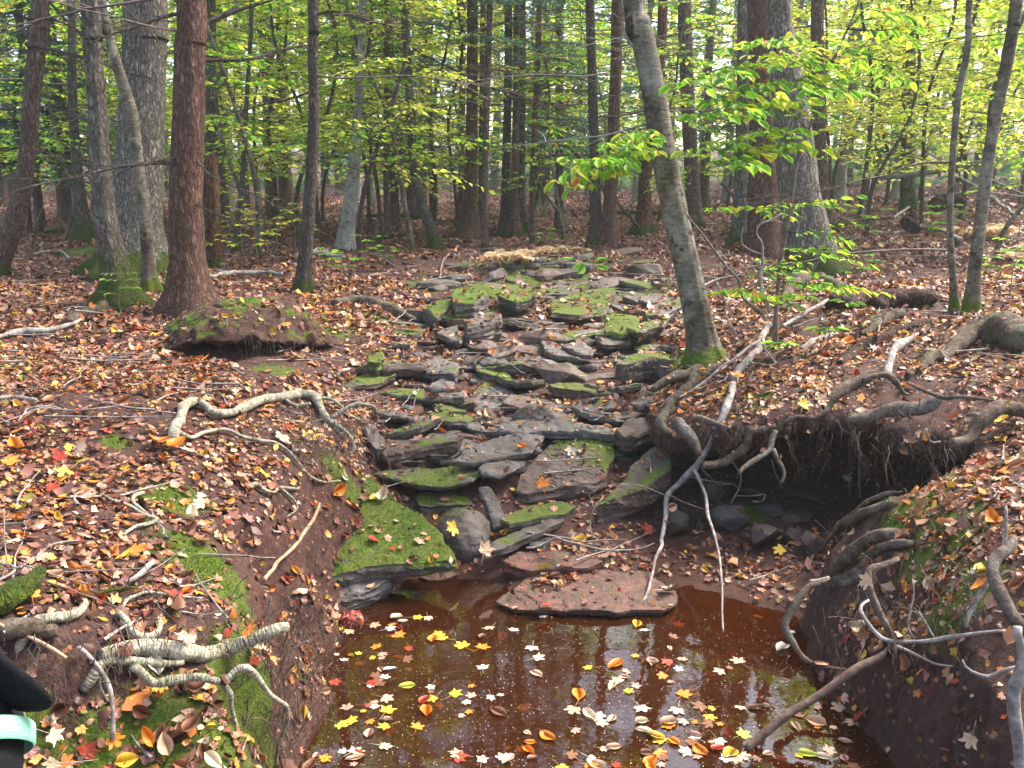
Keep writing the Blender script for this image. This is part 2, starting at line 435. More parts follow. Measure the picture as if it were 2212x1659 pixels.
M['mossroot'] = m_bark('mossy_root_bark', (.026, .018, .012), (.075, .055, .038), (.15, .12, .095), kind='wood', bump=.6, lichen=.2, moss_all=.38)
M['rotwood'] = m_bark('rotten_wood', (.020, .010, .008), (.085, .045, .034), (.18, .11, .085), 1.2, 0, 0)
M['snag'] = m_bark('rotten_orange_wood', (.030, .012, .006), (.16, .075, .04), (.30, .17, .10), 1.0, .35, 0)
M['leaf'] = m_leaf('fallen_leaf', 'Col', .12, .5)
M['leafobj'] = m_leaf('fallen_leaf_coloured', 'obj', .12, .7)
M['green'] = m_leaf('living_leaf', 'Col', .6, 0, .5)
M['needle'] = m_leaf('hemlock_needles', 'Col', .3, 0, .6)
M['moss'] = m_leaf('moss_tufts', 'Col', .3, 0, .8, .1)
M['fern'] = m_leaf('dead_fern', 'Col', .4, 0, .7, .1)
M['water'] = m_water()
# ---------------------------------------------------------------- terrain heights
def mq_fit(P, eps=.12, smooth=1e-4):
    P = np.asarray(P, float); D = np.sqrt(((P[:, None, :2] - P[None, :, :2]) ** 2).sum(-1) + eps ** 2)
    n = len(P); A = np.zeros((n + 3, n + 3)); A[:n, :n] = -D - 0 * np.eye(n) ; A[:n, n] = 1; A[:n, n + 1:] = P[:, :2]
    A[:n, :n] -= smooth * np.eye(n) * 0
    A[n, :n] = 1; A[n + 1:, :n] = P[:, :2].T
    b = np.concatenate([P[:, 2], [0, 0, 0]]); w = np.linalg.solve(A, b)
    def f(X, Y):
        r = w[n] + w[n + 1] * X + w[n + 2] * Y
        for i in range(n): r = r - w[i] * np.sqrt((X - P[i, 0]) ** 2 + (Y - P[i, 1]) ** 2 + eps ** 2)
        return r
    return f

def cps(L): return [tuple(at_z(px, py, z)) for px, py, z in L]

FAR = [(-60, 60, 3.4), (0, 60, 3.0), (60, 60, 3.8), (-30, 40, 1.8), (0, 40, 1.65), (25, 40, 2.3), (-60, 20, 1.6), (60, 20, 2.2), (-60, -10, 1.2), (60, -10, 1.4),
       (-60, 140, 9), (0, 140, 9), (60, 140, 9.5), (-140, 60, 2.5), (140, 60, 3), (0, -30, .2), (-30, -30, 1), (30, -30, 1)]
low = cps([(900, 1450, -.14), (1200, 1500, -.16), (1500, 1450, -.12), (1100, 1620, -.16), (750, 1550, -.14), (1600, 1640, -.1), (1350, 1400, -.12), (1000, 1340, -.12), (900, 1310, -.05),
    (620, 1330, -.03), (820, 1255, .0), (1000, 1245, .0), (1150, 1300, .005), (1300, 1325, -.02), (1460, 1335, -.02), (1480, 1270, .03), (1550, 1285, .018), (1620, 1295, .018), (1700, 1305, .03), (1540, 1330, -.03), (1640, 1350, -.03), (1730, 1400, .0), (1800, 1480, .0),
    (1300, 1240, .035), (1500, 1210, .05), (1650, 1180, .08), (1400, 1120, .08), (1750, 1200, .10), (1200, 1170, .10), (1050, 1150, .12), (1000, 1200, .05), (800, 1200, .06), (650, 1230, .08),
    (900, 1050, .22), (1100, 1010, .27), (1300, 1010, .25), (1450, 1050, .12), (1600, 1060, .10), (1400, 950, .32), (1100, 920, .38), (1300, 900, .41), (900, 930, .38), (1420, 880, .45),
    (1100, 800, .53), (1300, 800, .55), (900, 830, .52), (1440, 800, .56), (1100, 700, .68), (1300, 700, .69), (900, 720, .70), (1420, 700, .72), (1100, 620, .82), (1300, 620, .82), (950, 580, .95), (1400, 600, .88),
    (1000, 530, 1.02), (1250, 530, 1.02), (850, 490, 1.14), (1100, 500, 1.12), (1300, 500, 1.12), (600, 500, 1.14), (250, 520, 1.1), (1600, 500, 1.22), (1900, 460, 1.45), (2150, 460, 1.45)])
low += [(-.9, 2.4, -.02), (-.85, 3.0, -.02), (-1.0, 3.5, -.02), (-.6, 1.2, -.05), (0, 1, -.12), (.8, 1.4, -.1), (1.5, 2.0, -.02), (1.4, 2.6, .0), (1.35, 3.1, .02), (1.6, 3.6, .08), (1.5, 4.3, .08), (2.0, 4.4, .1), (1.0, 4.5, .12), (2.2, 3.6, .15), (0, -1, -.1), (2.2, 1, 0), (-3, 1, .1), (-3, 4, .3), (3.5, 4, .3), (-4, 7, .7), (4, 7, .75), (-8, 12, .9), (8, 12, 1.0)] + FAR
bank = cps([(540, 1600, .30), (300, 1600, .40), (100, 1550, .50), (560, 1659, .16), (590, 1420, .40), (600, 1350, .42), (480, 1450, .44), (300, 1420, .55), (100, 1420, .62), (560, 1270, .45), (300, 1300, .62), (0, 1300, .70), (590, 1200, .44), (450, 1200, .58), (300, 1150, .68), (100, 1150, .74),
    (620, 1120, .46), (500, 1050, .60), (300, 1000, .72), (0, 1000, .78), (680, 1050, .48), (760, 990, .46), (770, 930, .50), (600, 930, .62), (400, 880, .72), (100, 880, .80), (780, 870, .55), (600, 830, .68), (350, 790, .76), (50, 780, .84),
    (800, 810, .60), (860, 750, .68), (700, 760, .70), (550, 790, .70), (410, 690, .84), (200, 690, .88), (0, 690, .9), (600, 680, .84), (750, 680, .82), (890, 690, .76), (870, 640, .86), (700, 620, .92), (400, 620, .92), (100, 620, .94), (300, 570, 1.0), (800, 570, .98), (500, 540, 1.05), (100, 540, 1.05), (850, 490, 1.14), (600, 500, 1.14), (200, 500, 1.14)])
bank += cps([(1440, 930, .50), (1520, 940, .56), (1560, 930, .60), (1650, 905, .65), (1750, 890, .69), (1850, 885, .70), (1990, 890, .72), (2060, 930, .70), (1410, 870, .52), (1440, 800, .62), (1520, 790, .68), (1600, 850, .68), (1700, 840, .74), (1900, 830, .78), (2080, 840, .82), (2200, 900, .82),
    (1460, 700, .76), (1600, 720, .80), (1800, 740, .84), (2000, 740, .88), (2200, 760, .93), (2090, 680, .92), (1850, 655, .92), (1730, 620, .92), (1500, 620, .88), (2200, 640, .98), (2000, 600, .98), (1600, 560, .98), (1900, 540, 1.08), (2200, 540, 1.12), (1600, 500, 1.22), (1900, 460, 1.45), (2150, 460, 1.45),
    (2150, 1000, .72), (2000, 1030, .62), (1850, 1120, .45), (1780, 1200, .30), (1950, 1150, .52), (2100, 1150, .64), (1800, 1290, .22), (1900, 1340, .30), (2000, 1330, .42), (2100, 1280, .55), (2212, 1250, .62), (2000, 1400, .36), (2212, 1430, .44), (2150, 1380, .48)])
bank += [(-3, 1, .8), (-1, .9, .42), (-3, 3, .85), (-4, 7, .95), (-5, 5, .9), (3, 2, .7), (2, 1.2, .4), (5, 3, 1.0), (5, 6, 1.1), (-8, 12, 1.0), (8, 12, 1.25), (-20, 20, 1.2)] + FAR
fL, fB = mq_fit(low), mq_fit(bank)

PL = [(-.50, .6), (-.62, 1.4), (-.66, 2.0), (-.70, 2.35), (-.78, 2.7), (-.90, 3.0), (-.92, 3.3), (-.86, 3.6), (-.80, 4.0), (-.78, 4.5), (-.80, 5.1), (-.85, 5.8), (-.75, 6.6), (-.9, 7.6), (-1.4, 9), (-6, 16), (-40, 20), (-40, -5), (-1.2, -5)]
PR_top = [(1.6, 10), (1.35, 8), (1.24, 6.8), (.98, 5.7), (.80, 4.98), (.79, 4.54), (.95, 4.3), (1.21, 4.15), (1.65, 4.13), (1.92, 3.79), (1.75, 3.52), (1.62, 3.40), (1.38, 3.40), (1.25, 3.33), (1.20, 3.12), (1.17, 2.8), (1.20, 2.4), (1.36, 2.15), (1.5, 1.8), (1.7, 1.0), (1.8, -5), (40, -5), (40, 14), (6, 14)]
PR_gnd = [(1.6, 10), (1.35, 8), (1.24, 6.8), (1.02, 5.7), (.92, 5.25), (1.05, 5.05), (1.3, 5.0), (1.7, 5.0), (2.1, 4.85), (2.35, 4.3), (2.25, 3.8), (1.85, 3.50), (1.62, 3.36), (1.38, 3.38), (1.25, 3.33), (1.20, 3.12), (1.17, 2.8), (1.20, 2.4), (1.36, 2.15), (1.5, 1.8), (1.7, 1.0), (1.8, -5), (40, -5), (40, 14), (6, 14)]
OVER = [(.86, 5.35), (.78, 4.98), (.77, 4.54), (.93, 4.28), (1.10, 4.16), (1.3, 4.13), (1.5, 4.16), (1.72, 4.08), (1.92, 3.79), (2.02, 3.6), (2.5, 3.7), (2.6, 4.3), (2.4, 5.1), (1.7, 5.35), (1.2, 5.4)]

def sdist(poly, X, Y):
    """positive inside"""
    P = np.array(poly, float); n = len(P); d = np.full(X.shape, 1e9); ins = np.zeros(X.shape, bool)
    for i in range(n):
        a, b = P[i], P[(i + 1) % n]; e = b - a
        t = np.clip(((X - a[0]) * e[0] + (Y - a[1]) * e[1]) / (e @ e), 0, 1)
        d = np.minimum(d, (X - a[0] - t * e[0]) ** 2 + (Y - a[1] - t * e[1]) ** 2)
        c = ((a[1] > Y) != (b[1] > Y)) & (X < (b[0] - a[0]) * (Y - a[1]) / (b[1] - a[1] + 1e-12) + a[0]); ins ^= c
    d = np.sqrt(d); return np.where(ins, d, -d)

def detail(X, Y, amp=1.0):
    r = np.hypot(X, Y); k = 1 + r * .06
    return amp * (.040 * fbm2(X, Y, 1.3, 3, 3) * k + .012 * fbm2(X, Y, 7, 3, 9) + .005 * fbm2(X, Y, 30, 2, 21))

def Hraw(X, Y, right=PR_gnd):
    X = np.atleast_1d(np.asarray(X, float)); Y = np.atleast_1d(np.asarray(Y, float))
    l = fL(X, Y); b = np.maximum(fB(X, Y), l)
    wob = .05 * fbm2(X, Y, 5, 2, 40)
    dl = sdist(PL, X, Y) + wob; dr = sdist(right, X, Y) + wob * .7
    ml = sstep(-.14 - .03 * Y, .05 + .02 * Y, dl); mr = sstep(-.09, .05 + .015 * np.maximum(Y - 4, 0), dr)
    m = np.maximum(ml, mr)
    return l + (b - l) * m
def Hg(X, Y): 
    X = np.atleast_1d(np.asarray(X, float)); Y = np.atleast_1d(np.asarray(Y, float))
    return Hraw(X, Y) + detail(X, Y)
def Ht(X, Y):
    X = np.atleast_1d(np.asarray(X, float)); Y = np.atleast_1d(np.asarray(Y, float))
    return Hraw(X, Y, PR_top) + detail(X, Y)

def cast(px, py, dh=0.0, H=None, tmin=.8, tmax=90):
    """first place where the picture ray meets the ground lifted by dh"""
    H = H or Ht
    r = ray(px, py); t = np.geomspace(tmin, tmax, 420)
    P = r[None] * t[:, None]; z = P[:, 2] + CAM_H; d = z - H(P[:, 0], P[:, 1]) - dh
    k = np.argmax(d < 0)
    if d[k] >= 0: return np.array([P[-1, 0], P[-1, 1], H(P[-1:, 0], P[-1:, 1])[0]])
    if k == 0: k = 1
    f = d[k - 1] / (d[k - 1] - d[k] + 1e-12); tt = t[k - 1] + (t[k] - t[k - 1]) * f
    p = r * tt; return np.array([p[0], p[1], p[2] + CAM_H])

# ground sheet: fine near the camera, coarse towards the horizon
def warp_grid():
    ys = np.concatenate([np.arange(-6, .8, .4), np.arange(.8, 6.5, .022), np.geomspace(6.5, 130, 190)])
    xs0 = np.concatenate([-np.geomspace(3.2, 130, 90)[::-1], np.arange(-3.1, 3.11, .024), np.geomspace(3.2, 130, 90)])
    X, Y = np.meshgrid(xs0, ys)
    return X, Y
GX, GY = warp_grid()
GZ = Hg(GX.ravel(), GY.ravel())
nyy, nxx = GX.shape
ii = (np.arange(nyy - 1)[:, None] * nxx + np.arange(nxx - 1)[None, :])
GF = np.stack([ii, ii + 1, ii + nxx + 1, ii + nxx], -1).reshape(-1, 4)
GV = np.stack([GX.ravel(), GY.ravel(), GZ], 1)
# crumbly cut banks: push the steep faces in and out
_z = GZ.reshape(GX.shape); _dx = np.gradient(_z, axis=1) / np.maximum(np.gradient(GX, axis=1), 1e-6); _dy = np.gradient(_z, axis=0) / np.maximum(np.gradient(GY, axis=0), 1e-6)
_s = np.hypot(_dx, _dy).ravel(); _st = sstep(.7, 2.0, _s) * (GV[:, 1] < 6) * (GV[:, 1] > .8) * (np.abs(GV[:, 0]) < 3.1)
_k = _st > .02; _q = GV[_k]; _n = np.stack([-_dx.ravel()[_k], -_dy.ravel()[_k], np.ones(_k.sum())], 1); _n /= np.linalg.norm(_n, axis=1)[:, None]
_d = (.030 * fbm(_q, 6, 3, 91) + .014 * np.abs(fbm(_q, 19, 3, 92)) + .006 * fbm(_q, 50, 2, 93)) * _st[_k]
GV[_k] = _q + _n * _d[:, None]
ground = mk('ground', GV, GF, M['ground'])
tag(ground, 'reddish brown forest floor rising from the pool to the trees', 'ground', kind='structure')

MOSSY = [(560, 1630, .16), (380, 1575, .14), (250, 1600, .16), (440, 1620, .16), (385, 1085, .17), (400, 1180, .18), (440, 1230, .12), (470, 1270, .1), (30, 780, .3), (740, 1040, .12), (90, 1580, .12),
         (2050, 1160, .18), (2080, 1280, .15), (1940, 1120, .15), (1990, 1090, .12), (1640, 870, .12), (820, 690, .5), (1200, 610, .9), (1330, 640, .8), (1000, 620, .7), (330, 605, .35), (240, 640, .3), (250, 950, .08), (640, 950, .06), (1250, 560, .7), (200, 545, .5), (600, 800, .2), (700, 710, .3), (1950, 690, .25), (2030, 780, .2), (1700, 620, .5), (1500, 770, .2), (1100, 570, .7)]
def moss_at(X, Y):
    m = np.zeros_like(X)
    for px, py, r in MOSSY:
        c = MOSS_C[(px, py)]; m = np.maximum(m, .78 * np.exp(-(((X - c[0]) ** 2 + (Y - c[1]) ** 2) / (r * r)) ** 1.5))
    return m
MOSS_C = {(px, py): cast(px, py) for px, py, r in MOSSY}
def litter_at(X, Y):
    """how thickly leaves lie: 1 full, less on bare soil, in the cavity and along the banks"""
    bare = np.zeros_like(X)
    for px, py, r, a in [(560, 1130, .22, .8), (480, 1060, .18, .6), (640, 1180, .18, .7), (720, 1000, .2, .8), (400, 960, .15, .5), (470, 890, .15, .5), (540, 1260, .2, .8), (450, 1330, .15, .7), (900, 500, 1.5, .75), (1250, 520, 1.5, .4), (1450, 1250, .2, .3),
                         (2000, 740, .3, .4), (400, 1100, .2, .6), (1080, 520, .8, .6)]:
        c = cast(px, py); bare = np.maximum(bare, a * np.exp(-((X - c[0]) ** 2 + (Y - c[1]) ** 2) / (r * r)))
    bed = sstep(.05, -.25, sdist(PL, X, Y)) * sstep(.05, -.2, sdist(PR_top, X, Y)) * sstep(9.5, 8, Y)
    bare = np.maximum(bare, .60 * bed)
    return np.clip(1 - bare - .55 * np.clip(moss_at(X, Y) * 1.4, 0, 1), .03, 1)
gx, gy = GV[:, 0].astype(float), GV[:, 1].astype(float)
wet = sstep(.09, .015, GZ) * (sstep(6, 4, gy))
for nm, val in (('moss', moss_at(gx, gy)), ('litter', litter_at(gx, gy) * (1 - wet)), ('wet', wet)):
    a = ground.data.attributes.new(nm, 'FLOAT', 'POINT'); a.data.foreach_set('value', val.astype(np.float32))

# overhanging turf slab above the washed-out hollow in the right bank
def overhang():
    s = .022; xs = np.arange(.6, 2.8, s); ys = np.arange(3.4, 5.6, s); X, Y = np.meshgrid(xs, ys); x, y = X.ravel(), Y.ravel()
    d = (sdist(OVER, x, y) + .035 * fbm2(x, y, 9, 3, 77)).reshape(X.shape); ins = d > 0
    zt = (Ht(x, y)).reshape(X.shape) + .012
    # keep the top flat up to the lip: use the bank surface itself, not the cliff
    zb_ = np.maximum(fB(x, y), fL(x, y)).reshape(X.shape) + detail(x, y).reshape(X.shape) + .012
    near = (Y < 4.6); zt = np.where(near | True, zb_, zt)
    n1 = fbm2(x, y, 6, 3, 55).reshape(X.shape)
    edge = np.clip(d, 0, .12) / .12
    top = zt - .05 * (1 - edge) ** 2; bot = zt - .05 - (.07 + .04 * n1) * edge ** .5 - .05
    cell = ins[:-1, :-1] & ins[1:, :-1] & ins[:-1, 1:] & ins[1:, 1:]
    ny, nx = X.shape; n = nx * ny; I = np.arange(n).reshape(ny, nx)
    j, i = np.nonzero(cell)
    qt = np.stack([I[j, i], I[j, i + 1], I[j + 1, i + 1], I[j + 1, i]], 1); qb = qt[:, ::-1] + n
    sides = []
    pc = np.pad(cell, 1)
    for (dj, di, a, b) in ((-1, 0, (0, 0), (0, 1)), (1, 0, (1, 1), (1, 0)), (0, -1, (1, 0), (0, 0)), (0, 1, (0, 1), (1, 1))):
        m = cell & ~pc[1 + dj:1 + dj + cell.shape[0], 1 + di:1 + di + cell.shape[1]]
        jj, i2 = np.nonzero(m); A = I[jj + a[0], i2 + a[1]]; B = I[jj + b[0], i2 + b[1]]
        sides.append(np.stack([B, A, A + n, B + n], 1))
    V = np.vstack([np.stack([x, y, top.ravel()], 1), np.stack([x + .01 * n1.ravel(), y + .03 * n1.ravel(), bot.ravel()], 1)])
    F = np.vstack([qt, qb] + sides)
    used = np.unique(F); mp = -np.ones(len(V), int); mp[used] = np.arange(len(used))
    o = mk('turf_overhang', V[used], mp[F], M['ground'])
    Vu = V[used]
    for nm, val in (('moss', moss_at(Vu[:, 0], Vu[:, 1]) * .9), ('litter', np.where(np.arange(len(used)) < (used < n).sum(), 1.0, .0)), ('wet', np.zeros(len(used)))):
        a = o.data.attributes.new(nm, 'FLOAT', 'POINT'); a.data.foreach_set('value', np.asarray(val, np.float32))
    tag(o, 'leaf covered turf lip hanging over the dark hollow in the right bank', 'bank', kind='structure')
    return o
turf = overhang()

# pool surface
wp = [(-1.5, .3), (2.3, .3), (2.3, 2.4), (1.75, 3.0), (1.7, 3.9), (.9, 4.1), (-.2, 4.2), (-1.3, 4.1), (-1.6, 2.5)]
wv = [(x, y, 0) for x, y in wp]
pool = mk('pool_water', np.array(wv), [tuple(range(len(wp)))], M['water'], smooth=False)
tag(pool, 'still red brown pool at the foot of the stepped stones', 'water', kind='structure')
# ---------------------------------------------------------------- stones
def stone_mesh(name, top, thick, edge=.03, seed=0, jag=.012, mat=None, moss=.5, mgrad=(0, 0), taper=.85, under=None, dome=0.0):
    """flat broken slab: top = (n,3) outline of the upper face in local coordinates"""
    r = random.Random(seed); top = np.asarray(top, float); n = len(top)
    # jagged outline: extra points between the corners
    O = []
    for i in range(n):
        a, b = top[i], top[(i + 1) % n]; L = np.linalg.norm(b - a); k = max(1, int(L / (edge * 2.2)))
        e = (b - a) / (L + 1e-9); nrm = np.array([e[1], -e[0], 0])
        for q in range(k):
            p = a + (b - a) * q / k
            if q: p = p + nrm * r.uniform(-1, 1) * min(jag, L * .06)
            O.append(p)
    O = np.array(O); c = O.mean(0)
    bm = bmesh.new()
    lay = [(0.0, 1.0), (.35, 1.02), (.7, .97), (1.0, taper)]
    rings = []
    for f, s in lay:
        ring = []
        for i, p in enumerate(O):
            q = c + (p - c) * (s + (r.uniform(-.02, .02) if 0 < f < 1 else 0)); q = np.array([q[0], q[1], q[2] - thick * f])
            ring.append(bm.verts.new(q))
        rings.append(ring)
    m = len(O)
    ft = bm.faces.new(rings[0])
    bm.faces.new(rings[-1][::-1])
    for a, b in zip(rings[:-1], rings[1:]):
        for i in range(m): bm.faces.new((a[i], b[i], b[(i + 1) % m], a[(i + 1) % m]))
    bm.normal_update()
    bmesh.ops.recalc_face_normals(bm, faces=bm.faces)
    bmesh.ops.bevel(bm, geom=[e for e in bm.edges if e.calc_face_angle(0) > .7], offset=min(.006, thick * .12), segments=1, profile=.6, affect='EDGES', clamp_overlap=True)
    bmesh.ops.triangulate(bm, faces=bm.faces)
    for _ in range(5):
        long = [e for e in bm.edges if e.calc_length() > edge]
        if not long or len(bm.verts) > 9000: break
        bmesh.ops.subdivide_edges(bm, edges=long, cuts=1)
        bmesh.ops.triangulate(bm, faces=[f for f in bm.faces if len(f.verts) > 3])
    bmesh.ops.beautify_fill(bm, faces=bm.faces, edges=bm.edges)
    bm.normal_update()
    V = np.array([v.co[:] for v in bm.verts]); N = np.array([v.normal[:] for v in bm.verts])
    q = V + seed * 3.1
    nz = np.abs(N[:, 2])
    size = np.ptp(O[:, :2], axis=0).max()
    lf = fbm(q, 2.2 / size, 3, seed); hf = fbm(q, 26, 3, seed + 3)
    strata = vnoise(np.stack([q[:, 0] * 5, q[:, 1] * 5, (V[:, 2]) * 75], 1), seed + 9)
    step = np.floor(fbm(q * [1, 1, 0], 3.0 / size, 2, seed + 4) * 2.2) * .006
    d = hf * .0035 + (1 - nz) * np.round(strata * 2.2) / 2.2 * min(.015, thick * .2)
    V = V + N * d[:, None]; V[:, 2] += lf * min(.022, thick * .28) + step * nz
    if dome:
        rr = np.hypot(V[:, 0] - c[0], V[:, 1] - c[1]) / (size * .5); V[:, 2] -= dome * np.clip(rr, 0, 1.3) ** 2 * (V[:, 2] > c[2] - thick * .5)
    for v, co in zip(bm.verts, V): v.co = co
    me = bpy.data.meshes.new(name); bm.to_mesh(me); bm.free()
    me.polygons.foreach_set('use_smooth', np.full(len(me.polygons), True)); me.set_sharp_from_angle(angle=math.radians(27))
    W = np.array([v.co[:] for v in me.vertices])
    mv = moss + (W[:, 0] - c[0]) / size * 2 * mgrad[0] + (W[:, 1] - c[1]) / size * 2 * mgrad[1]
    a = me.attributes.new('moss', 'FLOAT', 'POINT'); a.data.foreach_set('value', mv.astype(np.float32))
    me.materials.append(mat or M['rock'])
    return me

SOLID = []     # objects on which leaves may settle
STONES = []
def slab(label, poly, thick, z=None, dh=None, sx=0.0, sy=.08, moss=0.0, mgrad=(0, 0), mat=None, seed=None, edge=.028, taper=.85, name='flat_rock', dome=0, jag=.012, cat='stone', group='stones stepping down the stream bed'):
    P = np.array(poly, float); cx, cyy = P.mean(0)
    if z is None:
        c = cast(cx, cyy, dh if dh is not None else thick * .75)
    else: c = at_z(cx, cyy, z)
    # plane z = cz + sx (x-cx) + sy (y-cy)
    r = ray(P[:, 0], P[:, 1]); o = np.array([0, 0, CAM_H]); nrm = np.array([-sx, -sy, 1.0])
    t = ((c - o) @ nrm) / (r @ nrm); W = o + r * t[:, None]
    seed = seed if seed is not None else len(STONES) + 1
    base = np.array([c[0], c[1], c[2] - thick])
    me = stone_mesh(name, W - base, thick, edge, seed, jag, mat, moss, mgrad, taper, dome=dome)
    ob = bpy.data.objects.new(name, me); COL.objects.link(ob); ob.location = base
    tag(ob, label, cat, group); STONES.append(ob); SOLID.append(ob); return ob

def z3(L): return [(610 + x * .4281, 948.8 + y * .4281) for x, y in L]
def zc(L): return [(677.7 + x * .3677, 610 + y * .3677) for x, y in L]
def zm(L): return [(745.5 + x * .3064, 813.2 + y * .3064) for x, y in L]     # close view of the middle of the stream bed
def z5(L): return [(1355.4 + x * .3873, 610 + y * .3873) for x, y in L]
def z6(L): return [(1355.4 + x * .3873, 1016.6 + y * .3873) for x, y in L]

slab('big slab carpeted in bright green moss on the left edge of the pool', z3([(350, 160), (490, 225), (580, 330), (700, 395), (810, 480), (865, 590), (740, 610), (550, 632), (420, 645), (250, 690), (130, 740), (40, 775), (60, 700), (140, 600), (130, 490), (260, 400), (330, 270)]), .10, z=.20, sy=.26, sx=.02, moss=.85, mgrad=(.15, .25), edge=.02, seed=5, taper=.8)
slab('grey rounded nose of rock jutting into the pool beneath the big mossy slab', z3([(0, 830), (60, 760), (200, 690), (330, 700), (480, 660), (560, 690), (440, 760), (330, 800), (180, 830), (60, 870)]), .12, z=.075, sy=.18, moss=-.25, seed=6, edge=.02)
slab('long mossy shelf stone above the big mossy slab, its front edge dark', zm([(190, 690), (400, 640), (640, 630), (960, 620), (975, 660), (900, 735), (700, 760), (480, 750), (320, 715)]), .035, z=.30, sy=.06, moss=.42, seed=7)
slab('smooth lilac grey slab behind the long mossy shelf stone', zm([(940, 660), (1000, 600), (1190, 580), (1260, 570), (1280, 600), (1180, 650), (1080, 690), (960, 700)]), .045, z=.33, sy=.12, moss=-.4, seed=8)
slab('thick slab with mossy top and pale chipped front left of the smooth flat slab', zm([(255, 500), (300, 450), (520, 440), (760, 430), (830, 425), (800, 455), (600, 490), (420, 520), (270, 540)]), .075, z=.41, sy=.1, moss=.25, seed=9)
slab('broad smooth lilac grey flagstone in the middle of the stream bed', zm([(780, 590), (850, 500), (1030, 440), (1250, 395), (1400, 410), (1380, 450), (1300, 520), (1080, 560), (900, 600)]), .04, z=.39, sy=.14, moss=-.25, mgrad=(0, .35), seed=10)
slab('largest slab of the steps, lilac grey in front and mossy behind', zm([(1200, 810), (1230, 700), (1340, 560), (1440, 470), (1640, 425), (1830, 420), (1895, 440), (1890, 560), (1830, 680), (1740, 740), (1500, 790), (1300, 830)]), .13, z=.30, sy=.22, sx=.03, moss=.12, mgrad=(.35, .45), edge=.02, seed=11, taper=.7)
slab('steeply sloping mossy slab wedged beneath the roots of the leaning tree', z3([(1590, 350), (1690, 235), (1790, 110), (1900, 20), (1960, 60), (1960, 150), (1850, 230), (1730, 290)]), .16, z=.30, sy=.25, sx=.22, moss=.45, seed=12, taper=.6)
slab('small mossy block under the long shelf stone', zm([(490, 860), (520, 820), (700, 820), (880, 850), (900, 890), (720, 905), (520, 905)]), .05, z=.20, moss=.35, seed=13)
slab('narrow grey stone leaning on end between two slabs above the pool', zm([(945, 765), (1010, 755), (1080, 840), (1120, 940), (1110, 1050), (1040, 1055), (1000, 930)]), .05, z=.22, sy=.75, moss=-.2, seed=14)
slab('pointed mossy stone lying on top of the small pile above the pool', zm([(1090, 1020), (1180, 950), (1350, 895), (1560, 885), (1625, 905), (1540, 950), (1350, 990), (1150, 1040)]), .035, z=.215, sy=.12, moss=.42, seed=15)
slab('tilted brown stone beneath the pointed mossy stone', zm([(930, 1215), (1100, 1120), (1300, 1040), (1540, 960), (1545, 1010), (1380, 1085), (1200, 1150), (960, 1240)]), .04, z=.165, sy=.1, sx=.03, moss=-.1, seed=16)
slab('little moss capped stone tucked in the pile beside the white twig', zm([(1290, 1140), (1340, 1090), (1440, 1085), (1460, 1130), (1400, 1180), (1300, 1180)]), .04, z=.12, moss=.2, seed=17)
slab('thick reddish brown stone lying across the head of the pool', zm([(1095, 1310), (1200, 1240), (1400, 1215), (1700, 1225), (1840, 1270), (1700, 1310), (1450, 1340), (1200, 1345)]), .075, z=.095, sy=.1, moss=-.4, seed=18, mat=M['redrock'])
slab('dark wet looking cobble behind the thick reddish brown stone', zm([(1500, 1130), (1580, 1080), (1680, 1070), (1700, 1100), (1640, 1145), (1540, 1160)]), .045, z=.10, moss=-.5, seed=19, dome=.02)
slab('flat lilac stone half buried right of the thick reddish brown stone', zm([(1640, 1170), (1720, 1145), (1850, 1170), (1910, 1220), (1860, 1240), (1720, 1210)]), .03, z=.07, moss=-.5, seed=20, mat=M['redrock'])
slab('wide flat red slab lying at water level, scattered with mud and leaves', z3([(1090, 800), (1250, 690), (1450, 655), (1850, 668), (2000, 775), (1970, 820), (1925, 858), (1620, 862), (1300, 852), (1180, 840)]), .034, z=.036, sy=.012, moss=-.7, seed=21, mat=M['redrock'], edge=.02, taper=.95)
slab('small flat red stone awash at the foot of the rounded boulder', z3([(690, 690), (780, 640), (880, 640), (900, 670), (830, 700), (740, 705)]), .03, z=.02, moss=-.6, seed=22, mat=M['redrock'])
slab('shiny wet red stone standing in the pool', z3([(280, 880), (300, 850), (390, 840), (410, 870), (400, 905), (300, 915)]), .06, z=.035, moss=-1, seed=23, mat=M['wetred'], dome=.02, jag=.004, edge=.014, taper=1.1)
# middle of the bed
slab('arrow shaped grey stone with mossy crown in the centre of the stream bed', zc([(912, 690), (960, 620), (1020, 572), (1085, 568), (1170, 635), (1240, 695), (1130, 700), (1050, 740), (945, 742)]), .05, moss=.1, mgrad=(0, .5), sy=.25, seed=24)
slab('long low stone with mossy left end near the tangled roots', zc([(335, 640), (400, 612), (640, 625), (885, 640), (885, 675), (640, 682), (450, 665)]), .05, moss=.1, mgrad=(-.6, 0), seed=25)
slab('tilted stone with mossy back and raised left edge above the thick chipped slab', zc([(420, 885), (560, 815), (780, 735), (800, 762), (700, 810), (620, 850), (545, 865)]), .05, moss=.3, dh=.08, seed=26)
slab('narrow dark stone propped against the mossy backed tilted stone', zc([(775, 775), (860, 772), (960, 815), (1055, 865), (1000, 872), (860, 835)]), .035, moss=-.1, seed=27)
slab('long dark plank-like stone spanning the bed above the largest slab', zc([(1075, 870), (1200, 818), (1450, 812), (1750, 850), (1800, 885), (1640, 880), (1350, 862), (1180, 885)]), .05, dh=.09, moss=.0, mgrad=(-.2, .2), seed=28)
slab('mossy long block with a dark side right of the arrow shaped stone', zc([(1378, 600), (1480, 585), (1650, 592), (1765, 650), (1660, 640), (1500, 625), (1400, 628)]), .06, moss=.4, seed=29)
slab('thick mossy block across the middle of the bed', zc([(945, 445), (1080, 425), (1330, 432), (1345, 470), (1210, 485), (960, 480)]), .08, moss=.4, seed=30)
